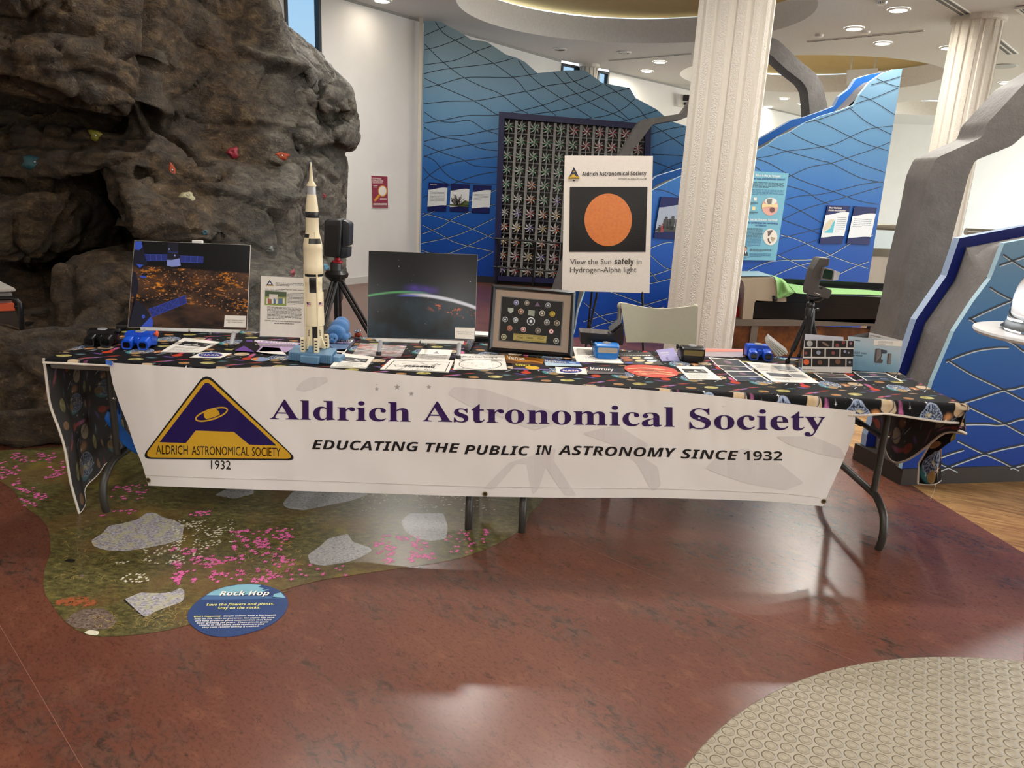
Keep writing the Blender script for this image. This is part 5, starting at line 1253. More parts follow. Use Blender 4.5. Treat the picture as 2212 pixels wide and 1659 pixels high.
b.grid(flap, 8, 15, 0, lambda u, v: (.195 + (u - .5) * .13, 3.078 - (v - .72) * .26), flip=True); b.tube([flap(0, i / 15) for i in range(16)], .0055, 6, 2); b.tube([flap(i / 8, 1) for i in range(9)], .003, 6, 2)
th = aty(2022, 1042, 3.5); b.tube([th, th + V((.0, 0, -.05)), th + V((-.01, 0, -.09))], .0012, 4, 2)
b.build('tablecloth', [CL_OUT, CL_IN, HEM], label='black outer space print tablecloth with planets, white hem, hanging unevenly over both tables', cat='tablecloth', smooth=60, origin=(0, 3.5, TZ))
# ------------------------------------------------------------------ banner
TOPC = [(235, 783), (450, 797), (640, 790), (900, 812), (1200, 828), (1500, 850), (1848, 888)]
BOTC = [(320, 1049), (500, 1056), (760, 1064), (1000, 1072), (1200, 1075), (1400, 1075), (1560, 1079), (1690, 1084), (1778, 1094)]
def curve_at(C, u):
    i = u * (len(C) - 1); j = min(int(i), len(C) - 2); return V(C[j]).lerp(V(C[j + 1]), i - j)
def interp(C, x):
    if x <= C[0][0]: return C[0][1]
    for p, q in zip(C, C[1:]):
        if x <= q[0]: return p[1] + (q[1] - p[1]) * (x - p[0]) / (q[0] - p[0])
    return C[-1][1]
def bY(px, py):
    v = max(0, min(1, (py - interp(TOPC, px)) / 275)); y = 3.066 + .045 * v
    if px < 430: y += .17 * ((430 - px) / 195) ** 2 * v
    if px > 1700: y += .16 * ((px - 1700) / 148) ** 2 * v
    q = V((px * .008, py * .011, 0)); w = noise.noise(q) * .7 + noise.noise(V((px * .02, py * .008, 3))) * .45
    return y + .013 * w * (.35 + .65 * v) + .004 * noise.noise(V((px * .05, py * .012, 5))) * (1 - v)
def bpt(k=0.0): return lambda x, y: aty(x, y, bY(x, y) - k)
def left_edge(v): return curve_at([(235, 783), (243, 850), (258, 905), (276, 940), (290, 985), (308, 1030), (320, 1049)], v)
def right_edge(v): return curve_at([(1848, 888), (1846, 930), (1832, 985), (1815, 1030), (1795, 1070), (1778, 1094)], v)
def bgrid(u, v):
    le, re = left_edge(v), right_edge(v); x = le.x + (re.x - le.x) * u
    t, bt = interp(TOPC, x), interp(BOTC, x)
    if x < 320: bt = le.y + (1049 - le.y) * 0 + (783 + (1049 - 783) - le.y) * 0 if False else 1049
    y0 = (le.y - 783) / 266; 
    return (x, t + (bt - t) * v)
g = G('white vinyl banner', .38, spec=.5); n = g.noise(g.coord(), 2.0, 3); g.col(g.mix(n, 'e6e2dc', 'efece8')); BANV = g.mat
t = thing('banner', 'long white vinyl society banner hanging along the front of the tables', 'banner', (0, 3.1, .2))
b = MB(); b.grid(lambda u, v: bpt()(*bgrid(u, v)), 220, 40, 0, flip=True); b.grid(lambda u, v: bpt(-.0015)(*bgrid(u, v)), 220, 40, 0)
o = b.build('sheet', [BANV], t, smooth=True)
b = MB(); P2 = bpt(.0022); P3 = bpt(.0032); P4 = bpt(.0042); P5 = bpt(.005); PG = bpt(.0014)
def bpoly(pts, f, m, r=0, n=6):
    pts = roundpoly(pts, r, n) if r else [V(p) for p in pts]
    D = []
    for i, p in enumerate(pts):
        q = pts[(i + 1) % len(pts)]; L = max(1, int((q - p).length / 8)); D += [p.lerp(q, k / L) for k in range(L)]
    x0, x1, y0, y1 = min(p.x for p in D), max(p.x for p in D), min(p.y for p in D), max(p.y for p in D)
    inner = [V((x, y)) for x in [x0 + 9 * i for i in range(1, int((x1 - x0) / 9))] for y in [y0 + 9 * j for j in range(1, int((y1 - y0) / 9))] if inpoly(x, y, D)]
    n0 = len(D); vs, es, fs, *_ = geometry.delaunay_2d_cdt(D + inner, [(i, (i + 1) % n0) for i in range(n0)], [], 0, 1e-6)
    keep = [tuple(q) for q in fs if inpoly(sum(vs[i].x for i in q) / 3, sum(vs[i].y for i in q) / 3, D)]
    b.add([f(v.x, v.y) for v in vs], keep, m)
kb = K(0, 740, .31646); kc = K(600, 740, .31646); kd = K(1200, 740, .31646)
# faint grey background drawing
bpoly([kc(*p) for p in [(120, 320), (160, 270), (230, 235), (330, 235), (345, 260), (260, 310), (180, 335)]], PG, 4, 6)
for cx, cy, s in ((676, 317, 16), (815, 304, 22), (912, 349, 17), (1032, 303, 18), (676, 287, 5)):
    bpoly([kc(cx + (s if k % 2 == 0 else s * .42) * sin(pi * k / 5), cy - (s if k % 2 == 0 else s * .42) * cos(pi * k / 5)) for k in range(10)], PG, 5)
for pg in ([(1160, 350), (1200, 300), (1420, 320), (1900, 480), (1880, 560), (1750, 600), (1300, 430)], [(1400, 1000), (1580, 820), (1900, 720), (1880, 800), (2040, 1045), (1960, 1045), (1830, 850), (1780, 1000), (1740, 1040), (1700, 830), (1620, 830), (1480, 1000)]): bpoly([kc(*p) for p in pg], PG, 4, 6)
for pg in ([(180, 620), (420, 560), (640, 700), (560, 760), (700, 850), (720, 980), (660, 1020), (560, 830), (400, 700)], [(1020, 860), (1120, 760), (1300, 720), (1500, 800), (1700, 960), (1560, 1010), (1300, 960), (1120, 900)], [(1500, 640), (1760, 640), (1950, 720), (1980, 800), (1800, 760), (1600, 700)]): bpoly([kd(*p) for p in pg], PG, 4, 8)
# triangle emblem
bpoly([kb(*p) for p in [(1405, 203), (958, 794), (2036, 804)]], P2, 0, 24, 8)
bpoly([kb(*p) for p in [(1405, 224), (978, 784), (2016, 794)]], P3, 1, 22, 8)
bpoly([kb(*p) for p in [(1422, 276), (1432, 282), (1888, 703), (1702, 697), (1597, 610), (1335, 600), (1268, 686), (1089, 680), (1392, 284), (1402, 276)]], P4, 2)
def band(cx, cy, rx, ry, rot, w, a0, a1, f, m, n=28):
    pts = []
    for k in range(n + 1):
        a = a0 + (a1 - a0) * k / n; x, y = rx * cos(a), ry * sin(a); pts.append(kb(cx + x * cos(rot) - y * sin(rot), cy + x * sin(rot) + y * cos(rot)))
    b.ribbon(pts, f, w * .316, m)
b.disc(P5, kb(1445, 490), 55 * .316, 40 * .316, 1, 28, -.1)
band(1444, 490, 99, 25, -.30, 5, -.2, pi + .2, bpt(.0058), 2, 40); band(1444, 490, 112, 34, -.30, 10, -.75, pi + .75, bpt(.0064), 1, 40); band(1444, 490, 112, 34, -.30, 10, pi + .75, 2 * pi - .75, bpt(.0045), 1, 12)
b.text('ALDRICH', P4, kb(1066, 762), kb(1282, 764), 64 * .3165, 0, 'sans', res=3); b.text('ASTRONOMICAL', P4, kb(1308, 766), kb(1702, 772), 63 * .3165, 0, 'sans'); b.text('SOCIETY', P4, kb(1720, 773), kb(1915, 778), 62 * .3165, 0, 'sans')
b.text('1932', P2, kb(1440, 862), kb(1575, 866), 62 * .3165, 0, 'sans')
for w, x0, y0, x1, y1, h in (('Aldrich', 583, 905, 887, 911, 44), ('Astronomical', 913, 910, 1457, 922, 45), ('Society', 1489, 926, 1783, 930, 46)): b.text(w, P2, (x0, y0), (x1, y1), h, 3, 'serif', res=4)
for w, x0, y0, x1, y1 in (('EDUCATING', 674, 970, 904, 975), ('THE', 919, 976, 993, 978), ('PUBLIC', 1003, 981, 1144, 984), ('IN', 1156, 982, 1192, 982), ('ASTRONOMY', 1206, 982, 1461, 988), ('SINCE', 1471, 990, 1595, 994), ('1932', 1606, 994, 1690, 995)): b.text(w, P2, (x0, y0), (x1, y1), 20, 0, 'boldit', res=3, slant=.0)
b.build('lettering', [BLACK, M('banner gold', 'd3a52c', .4), M('banner navy', '1c0b52', .4), M('banner purple', '2e1150', .4), M('faint grey print', 'dcd7d4', .4, grain=.02), M('star grey print', 'a9a6a6', .4)], t)
for x, y in ((320, 1037), (1047.5, 1067), (1779, 1083)):
    b = MB(); c = aty(x, y, bY(x, y) - .004); b.lathe([(.006, .0), (.0075, .003), (.011, .003), (.012, 0)], c, 18, ax=Matrix.Rotation(radians(90), 3, 'X'), caps=False); b.lathe([(.001, .0006), (.006, .0006)], c, 12, 1, ax=Matrix.Rotation(radians(90), 3, 'X'), caps=False); b.build('grommet', [M('brass grommet', '8a7a4e', .35, .8), BLACK], t)
b = MB()
hem_ = []
for i in range(111):
    u = i / 110; hem_.append(bpt(.0012)(*bgrid(u, .915)))
b.tube(hem_, .0012, 4); b.build('hem_stitching', [M('hem line grey', 'c3beb6', .5)], t)  # thin grey line along the lower hem
# strip of blue tape and a blue bag under the left end
b = MB(); P = [aty(x, y, 3.058) for x, y in ((228, 778), (243, 780), (242, 790), (229, 787))]; b.prism(P, (0, -.0008, 0)); b.build('tape_strip', [M('blue tape', '3f6fc4', .5)], label='small strip of blue tape at the top left corner of the banner', cat='tape')
b = MB(); Q = [[(235, 885, 3.42), (226, 905, 3.40), (243, 930, 3.34), (268, 962, 3.3), (292, 978, 3.28)], [(262, 895, 3.5), (262, 915, 3.45), (275, 935, 3.42), (300, 960, 3.4), (320, 975, 3.36)]]
A_, B_ = [spline([aty(*p) for p in q], 4) for q in Q]
b.grid(lambda u, v: A_[int(v * 16)].lerp(B_[int(v * 16)], u) + V((0, -.03 * sin(pi * u), 0)), 6, 16); b.grid(lambda u, v: A_[int(v * 16)].lerp(B_[int(v * 16)], u) + V((0, .03 * sin(pi * u) + .002, 0)), 6, 16)
b.tube([aty(235, 888, 3.42), V((-1.865, 3.36, .52)), aty(258, 893, 3.45)], .006, 6)
b.build('blue_bag', [M('blue nylon', '1c62b8', .6, grain=.2)], label='crumpled blue nylon bag hanging on the left table leg behind the banner', cat='bag', smooth=True)
# ------------------------------------------------------------------ printed matter lying on the tables
TS = CZ + .0012          # top of the cloth
def tz(z): return lambda x, y: atz(x, y, z)
INK = M('soft grey ink', '55565a', .6); CHAR = M('charcoal print', '2a2a2d', .45); MID = M('mid grey print', '8a8a8c', .55)
def paper(name, label, cat, quad, mats, draw=None, th=.0012, z=None, group=None, k=None, curl=0):
    """a sheet (or stack) lying flat; quad in pixels tl,tr,br,bl"""
    z = TS if z is None else z; Q = [k(*p) if k else p for p in quad]
    P = [atz(x, y, z) for x, y in Q]
    b = MB(); b.prism(P, (0, 0, th), 0); top = z + th
    f = lambda kk=.0006: (lambda x, y: atz(*(k(x, y) if k else (x, y)), top + kk))
    tl, tr, br, bl = [V(p) for p in Q]
    def uvf(kk=.0006): return lambda u, v: atz(*((tl * (1 - u) + tr * u) * (1 - v) + (bl * (1 - u) + br * u) * v), top + kk)
    if draw:
        t = thing(name, label, cat, sum(P, V()) / 4, group); b.build('sheet', [mats[0]], t)
        d = MB(); draw(d, f, uvf); d.build('print', mats[1:], t)
        return t
    o = b.build(name, mats, label=label, cat=cat, group=group); return o
def flyer_draw(d, f, uv):
    u = uv(); d.face([u(.12, .16), u(.86, .16), u(.86, .46), u(.12, .46)], 1); u2 = uv(.001)
    d.face([u2(.42, .4), u2(.52, .22), u2(.62, .4)], 3); d.face([u2(.25, .41), u2(.68, .41), u2(.68, .36), u2(.25, .36)], 3); d.face([u2(.72, .34), u2(.82, .34), u2(.82, .22), u2(.72, .22)], 2)
    for i, n in enumerate((7, 7, 6, 8, 5)): d.lines(uv(), .1, .58 + .075 * i, .1 + .1 * n, 1, .07, .022, 2, short=1)
FM = [WHITE, INK, CHAR, MID, M('pale grey print', 'c9c9c6', .5)]
k4 = K(170, 690, .14467); kL = K(400, 700, .13562); kM = K(550, 500, .22604); kN = K(960, 720, .16275); kR = K(1460, 720, .13562); kC = K(1220, 680, .14467); kX = K(1680, 540, .16878); kB = K(950, 500, .24864)
def stackdraw(d, f, uv): flyer_draw(d, f, uv)
paper('flyer_stack', 'small stack of white flyers with a dark heading, right of the blue slide viewer', 'flyer', [(1575, 282), (2105, 345), (1800, 500), (1228, 490)], FM, stackdraw, .004, k=k4)
paper('flyer_stack', 'white flyers with a dark heading in front of the rocket base', 'flyer', [(840, 1172), (1145, 1210), (1065, 1312), (722, 1300)], FM, stackdraw, .006, k=kM)
paper('flyer_stack', 'white flyer with dark heading in front of the black amber windowed viewer', 'flyer', [(0, 530), (460, 540), (735, 745), (205, 735)], FM, stackdraw, .003, k=kR)
LOGOB = M('blue emblem print', '26348c', .4); LOGOR = M('red emblem print', 'b8352f', .4)
def emblem(cx, cy, rx, ry, word=True):
    def dr(d, f, uv):
        d.disc(f(), (cx, cy), rx, ry, 1, 28); d.text('NASA', f(.0014), (cx - rx * .72, cy + ry * .3), (cx + rx * .72, cy + ry * .36), ry * .62, 0, 'bold')
        g2 = f(.0011); d.ribbon([(cx - rx * .8, cy - ry * .1), (cx - rx * .2, cy + ry * .45), (cx + rx * .3, cy - ry * .3), (cx + rx * .9, cy + ry * .35)], g2, ry * .12, 2)
    return dr
paper('round_logo_sticker', 'white sticker with a blue oval space agency emblem, at the front left of the table', 'sticker', [(265, 452), (745, 468), (560, 545), (70, 535)], [WHITE, WHITE, LOGOB, LOGOR], emblem(400, 492, 195, 33), k=kL)
paper('round_logo_sticker', 'white sticker with a blue oval space agency emblem, between the planet strips', 'sticker', [(1470, 448), (1875, 470), (1898, 545), (1490, 530)], [WHITE, WHITE, LOGOB, LOGOR], emblem(1677, 492, 147, 34), k=kN)
# round mission patch
b = MB(); c = atz(*kL(1200, 562), TS); f = tz(TS + .0008)
b.disc(tz(TS + .0004), kL(1200, 562), 165 * .1356, 36 * .1356, 0, 30); b.disc(tz(TS + .0008), kL(1200, 562), 150 * .1356, 31 * .1356, 1, 30); b.disc(tz(TS + .0012), kL(1140, 558), 75 * .1356, 24 * .1356, 2, 20); b.disc(tz(TS + .0014), kL(1235, 560), 95 * .1356, 24 * .1356, 3, 20)
b.build('mission_patch', [CHAR, M('patch pale blue', '9fb4d6', .5), M('patch orange', 'd9802c', .5), M('patch slate', '7d93bd', .5)], label='round orange and blue patch sticker left of the rocket base', cat='sticker')
# telescope magazine
MAGP, MAGV, MAGK = M('magazine lilac', 'b9a0c6', .3), M('magazine violet', '6b4596', .3), M('magazine black', '17151b', .3)
def mag1(d, f, uv):
    u = f(); d.face([u(1120, 250), u(1850, 300), u(1620, 445), u(1130, 440), u(1200, 370)], 0); d.face([u(935, 345), u(1030, 400), u(1110, 445), u(790, 420)], 1); d.face([u(1240, 360), u(1500, 380), u(1540, 430), u(1160, 445)], 3)
    g2 = f(.0012); d.text('SKY & TELESCOPE', g2, (1098, 283), (1800, 325), 30, 2, 'boldit'); d.lines(g2, 1110, 325, 1680, 1, 10, 14, 2, slope=.04, short=1)
    d.disc(g2, (1020, 268), 60, 15, 1)
paper('sky_magazine', 'black and lilac stargazing magazine under the flyer stand, left of the rocket', 'magazine', [(960, 235), (1850, 300), (1610, 470), (760, 425)], [MAGK, MAGP, MAGV, WHITE, MID], mag1, .005, k=kL)
b = MB(); q = [kL(*p) for p in ((1130, 440), (1560, 445), (1610, 490), (1330, 470))]; b.prism([atz(*p, TS + .006) for p in q], (0, 0, .001)); b.build('folded_leaflet', [WHITE], label='half open white leaflet at the edge of the stargazing magazine', cat='leaflet')
kR2 = K(600, 560, .13863)
def mag2(d, f, uv):
    u = f(); d.face([u(760, 1320), u(1120, 1330), u(1040, 1440), u(920, 1430), u(880, 1390)], 0); d.face([u(920, 1405), u(1080, 1400), u(1050, 1455), u(900, 1450)], 2)
    g2 = f(.0012); d.text('Astronomy', g2, (650, 1255), (1185, 1285), 42, 2, 'boldit'); d.text('ABOUT YOUR TURRET', g2, (800, 1305), (1155, 1310), 18, 1, 'bold')
paper('astronomy_magazine', 'dark blue astronomy magazine under the blue plush, right of the rocket', 'magazine', [(600, 1240), (1250, 1250), (1060, 1465), (880, 1440), (700, 1400)][:1] + [(1250, 1250), (1060, 1465), (720, 1440)], [M('magazine navy', '141a36', .3), M('magazine slate', '5a6f8e', .3), M('magazine lilac', 'b9a0c6', .3), WHITE], mag2, .005, k=kR2)
# wrapped red meteor print
g = G('red and silver wrapped print', .18); o = g.mapping(g.coord(), (9, 60, 1), (0, 0, .9)); n = g.noise(o, 1.3, 4, .7); n2 = g.noise(g.coord(), 9, 2)
c = g.ramp(n, [(.35, '3a3236'), (.5, '8d8686'), (.62, 'e6e2de')]); c = g.mix(n2.ss(.45, .6) * n.ss(.6, .4), c, 'a8402f'); g.col(c)
paper('wrapped_print', 'clear wrapped red and silver print lying behind the flyers at the left centre', 'print', [(1010, 1072), (1452, 1100), (1395, 1205), (930, 1185), ], [g.mat], None, .003, k=kM)
def puzzle(d, f, uv):
    u = uv(); B = [(.06, .1), (.94, .1), (.94, .92), (.06, .92)]
    for i in range(4): d.ribbon([B[i], B[(i + 1) % 4]], u, .012, 1)
    for _ in range(26):
        x, y = R.uniform(.1, .85), R.uniform(.2, .85); d.ribbon(spline([V((x, y)), V((x + R.uniform(-.1, .1), y + .08)), V((x + R.uniform(-.1, .1), y - .06))], 3), u, .006, 1)
    d.lines(u, .3, .62, .75, 1, .1, .14, 1, short=1)
paper('puzzle_page', 'white line drawn puzzle page, frontmost sheet left of centre', 'paper', [(1310, 1222), (1905, 1240), (1855, 1350), (1200, 1322)], [WHITE, WHITE, CHAR], puzzle, .004, k=kM)
def smallp(d, f, uv):
    u = uv(); d.face([u(.42, .34), u(.52, .12), u(.62, .34)], 1); d.text('MAKE THE MOST OF A STARRY NIGHT', u, (.1, .5), (.9, .5), .07, 0, 'bold'); d.lines(u, .1, .62, .9, 4, .09, .03, 2)
paper('small_card', 'small white card with a pointed logo behind the puzzle page', 'card', [(1598, 1125), (1890, 1135), (1850, 1245), (1530, 1225)], [WHITE, CHAR, MID, MID], smallp, .0015, k=kM)
def chart(d, f, uv):
    u = uv(); d.text("What's Out Tonight", u, (.12, .17), (.85, .17), .085, 0, 'bold')
    pts = [(.5 + .41 * cos(2 * pi * i / 40), .60 + .34 * sin(2 * pi * i / 40)) for i in range(41)]; d.ribbon(pts, u, .012, 0)
    for _ in range(110):
        a, r = R.uniform(0, 6.28), R.uniform(0, .95) ** .7; d.disc(u, (.5 + .39 * r * cos(a), .6 + .32 * r * sin(a)), .004 + .004 * R.random(), .007, 0, 5)
    d.lines(u, .08, .28, .3, 4, .04, .014, 1); d.lines(u, .72, .28, .94, 4, .04, .014, 1); d.lines(u, .06, .86, .3, 3, .04, .014, 1)
paper('star_chart', 'white star chart page with an oval sky map in front of the framed pins', 'paper', [(155, 280), (795, 298), (832, 488), (118, 490)], [WHITE, CHAR, MID], chart, .004, k=kN)
# planet strips
def strip(word, m_text, extra=None, tx=(.06, .45), ty=.42, h=.3):
    def dr(d, f, uv):
        u = uv(); 
        if extra: extra(d, uv)
        d.text(word, uv(.0016), (tx[0], ty), (tx[1], ty), h, m_text, 'bold')
    return dr
def ex_v(d, uv): u = uv(); d.face([u(0, 1), u(0, .5), u(.35, .72), u(.7, .6), u(1, .8), u(.98, 1)], 1); d.face([u(.3, 0), u(.75, .1), u(1, .5), u(.5, .35)], 2)
paper('venus_strip', 'orange and brown planet strip just under the framed pins', 'bookmark', [(800, 290), (1330, 340), (1300, 418), (828, 395)], [M('venus amber', 'b8791f', .35), WHITE, M('venus brown', '5e3a1c', .35), M('venus dark', '8a4f16', .35)], strip('Venus', 0, ex_v, (.05, .5), .48, .45), k=kN)
def ex_n(d, uv): u = uv(); d.face([u(0, 1), u(0, .5), u(1, .55), u(1, 1)], 1); d.disc(uv(.001), (.8, .35), .1, .12, 2, 16)
paper('neptune_strip', 'pale blue planet strip right of the orange one', 'bookmark', [(1305, 340), (1780, 380), (1830, 440), (1345, 428)], [M('neptune blue', '4a6aa8', .35), WHITE, M('neptune pale', 'b9d0dc', .35), M('neptune light', '9db8d8', .35)], strip('Neptune', 0, ex_n, (.04, .62), .42, .34), k=kN)
def ex_s(d, uv): u = uv(); d.face([u(0, 1), u(0, .8), u(1, .82), u(1, 1)], 2); d.disc(uv(.001), (.54, .62), .2, .32, 1, 24)
paper('saturn_strip', 'dark planet strip with a yellow disc, front left of the strips', 'bookmark', [(888, 398), (1370, 420), (1395, 490), (925, 478)], [M('saturn dark', '1d1a2c', .35), M('saturn yellow', 'e2d23c', .35), M('saturn gold', 'e0b030', .35), M('saturn lilac', '7a6aa0', .35)], strip('Saturn', 0, ex_s, (.1, .5), .34, .3), k=kN)
def ex_m(d, uv): u = uv(); d.face([u(0, 1), u(0, .55), u(1, .75), u(1, 1)], 1)
paper('mercury_strip', 'dark grey planet strip in front of the blue viewer at the centre', 'bookmark', [(345, 768), (880, 800), (905, 890), (345, 882)], [M('mercury dark', '23252c', .35), WHITE, M('mercury grey', '5b5a5c', .35)], strip('Mercury', 0, ex_m, (.06, .7), .45, .34), k=kC)
def zodiac(d, f, uv):
    u = uv(); 
    for _ in range(60): d.disc(u, (R.uniform(.1, .8), R.uniform(.1, .9)), .008, .01, 0, 5)
    d.lines(u, .1, .12, .5, 1, .1, .03, 0); d.lines(u, .35, .5, .7, 2, .1, .04, 0); d.lines(u, .4, .95, .6, 1, .1, .04, 1, short=1)
paper('puzzle_page', 'white dotted constellation page under the light blue viewer', 'paper', [(118, 480), (640, 500), (878, 730), (175, 705)], [WHITE, CHAR, MID], zodiac, .0015, k=kC)
def planets(d, f, uv):
    u = f(.0008); d.lines(u, 830, 604, 1280, 1, 10, 9, 6, slope=.02, short=1)
    for x, y, rx, ry, m in ((905, 640, 72, 19, 0), (1070, 642, 64, 17, 1), (1252, 645, 70, 17, 2), (945, 677, 78, 16, 3), (1122, 684, 72, 16, 1), (1300, 688, 76, 16, 2), (960, 715, 62, 13, 4), (1130, 720, 40, 9, 5), (1258, 720, 66, 12, 1)): d.disc(u, (x, y), rx, ry, m, 22)
paper('planet_card', 'dark planets card with three rows of coloured discs, right of the light blue viewer', 'card', [(800, 570), (1260, 560), (1480, 755), (890, 740)], [M('planet card charcoal', '34373a', .35), M('disc rose', 'a86b5a', .4), M('disc cream', 'd6c79a', .4), M('disc pale', 'c3ccd4', .4), M('disc orange', 'b5693c', .4), M('disc blue', '5a63a8', .4), M('disc slate', '555f6c', .4), WHITE], planets, k=kC)
def purple(d, f, uv): u = uv(); d.text('DWARF mini', u, (.16, .33), (.6, .33), .11, 0, 'bold'); d.lines(u, .16, .45, .6, 2, .07, .02, 0); d.face([u(.32, .9), u(.3, .72), u(.44, .62), u(.42, .9)], 1)
paper('lilac_leaflet', 'lilac leaflet with a small device picture, left of the black viewer at the centre right', 'leaflet', [(1362, 528), (1625, 495), (1720, 690), (1450, 695)], [M('leaflet lilac', '9a96c4', .35), WHITE, M('leaflet violet', '6c6390', .4)], purple, k=kC)
# red oval
b = MB(); OV = [(885, 800), (905, 770), (1000, 752), (1150, 748), (1350, 762), (1520, 782), (1640, 815), (1690, 860), (1695, 885), (1650, 915), (1520, 935), (1350, 938), (1180, 920), (1040, 890), (930, 840)]
P = spline([V(p) for p in OV + OV[:1]], 3)[:-1]; b.prism([atz(*kC(*p), TS) for p in P], (0, 0, .001), 0)
f = lambda x, y: atz(*kC(x, y), TS + .0018)
for y0, xa, xb in ((805, 935, 1500), (850, 1030, 1600), (885, 1110, 1650)): b.ribbon(spline([V((xa, y0)), V(((xa + xb) / 2, y0 - 10)), V((xb, y0 + 18))], 6), f, 16, 1)
b.lines(f, 1150, 838, 1450, 1, 10, 12, 2, slope=.04, short=1); b.lines(f, 1100, 870, 1450, 2, 22, 8, 1, slope=.04); b.text('DWARF', lambda x, y: atz(*kC(x, y), TS + .0022), (1190, 838), (1330, 842), 22, 2, 'bold')
b.build('red_sticker', [M('coral red vinyl', 'c94f42', .35), M('coral cream', 'e0a07a', .4), M('coral maroon', '8c2f2a', .4)], label='large red oval sticker at the front edge of the table', cat='sticker')
# glossy red and silver strip behind
def gl(d, f, uv): u = uv(); d.face([u(0, 0), u(1, 0), u(1, .3), u(0, .42)], 0)
paper('glossy_strip', 'long glossy silver and coral print between the black viewer and the blue viewer at right', 'print', [(395, 240), (1065, 255), (1060, 385), (440, 370)], [M('silver print', 'a39aa0', .25), M('coral print', 'd27a6c', .3)], gl, .002, k=kR)
# nebula photo sheets
def photos(n, cols=1, tint=None):
    def dr(d, f, uv):
        u = uv(); u2 = uv(.0012)
        for i in range(n):
            y0, y1 = .03 + i * .97 / n + .02, (i + 1) * .97 / n; d.face([u(.05, y0), u(.95, y0), u(.95, y1), u(.05, y1)], i % 3); d.disc(u2, (.5 + .12 * sin(i * 2.1), (y0 + y1) / 2), .12, (y1 - y0) * .25, 3 + (i % 2), 14)
    return dr
PHM = [WHITE, M('photo charcoal', '26262c', .3), M('photo navy', '1c2536', .3), M('photo indigo', '23253c', .3), M('photo rose', '7a5a6c', .4), M('photo mist blue', '5c6484', .4)]
paper('photo_sheet', 'upper sheet of dark nebula photo strips left of the blue viewer at right', 'photo sheet', [(515, 385), (1010, 425), (1145, 525), (640, 505)], PHM, photos(1), k=kR)
paper('photo_sheet', 'middle sheet of two dark nebula photo strips left of the telescope leaflets', 'photo sheet', [(640, 512), (1130, 528), (1240, 600), (760, 592)], PHM, photos(1), k=kR)
paper('photo_sheet', 'front sheet of dark nebula photo strips left of the telescope leaflets', 'photo sheet', [(765, 598), (1245, 605), (1500, 765), (960, 755)], PHM, photos(2), k=kR)
def dwarf(d, f, uv):
    u = uv(); d.text('DWARF 3', u, (.08, .13), (.30, .13), .05, 2, 'sans'); d.face([u(.5, .08), u(.93, .1), u(.93, .3), u(.52, .28)], 3); d.lines(u, .1, .2, .4, 2, .05, .015, 2); d.face([u(.5, .33), u(.68, .34), u(.69, .37), u(.51, .36)], 0); d.face([u(.71, .34), u(.93, .35), u(.93, .38), u(.72, .37)], 0)
    d.text('DWARF mini', u, (.1, .42), (.35, .42), .05, 2, 'sans'); d.face([u(.14, .5), u(.6, .52), u(.6, .7), u(.15, .68)], 1); d.face([u(.63, .5), u(.92, .52), u(.92, .7), u(.64, .68)], 3); d.lines(u, .1, .8, .8, 2, .07, .015, 2)
paper('spec_sheet', 'white leaflet with grey mountain pictures in front of the blue viewer at right', 'leaflet', [(1110, 460), (1850, 510), (2290, 800), (1540, 775)], FM[:1] + [CHAR, INK, MID, M('picture grey', '9a9a9c', .4)], dwarf, .0025, k=kR)
paper('photo_sheet', 'photo sheet with reddish nebulae in front of the standing photo card', 'photo sheet', [(455, 1575), (860, 1590), (1010, 1680), (590, 1672)], PHM, photos(2), k=kX)
paper('photo_sheet', 'photo sheet of dark star pictures at the right front corner of the table', 'photo sheet', [(950, 1555), (1380, 1575), (1600, 1680), (1130, 1672)], PHM, photos(2), k=kX)

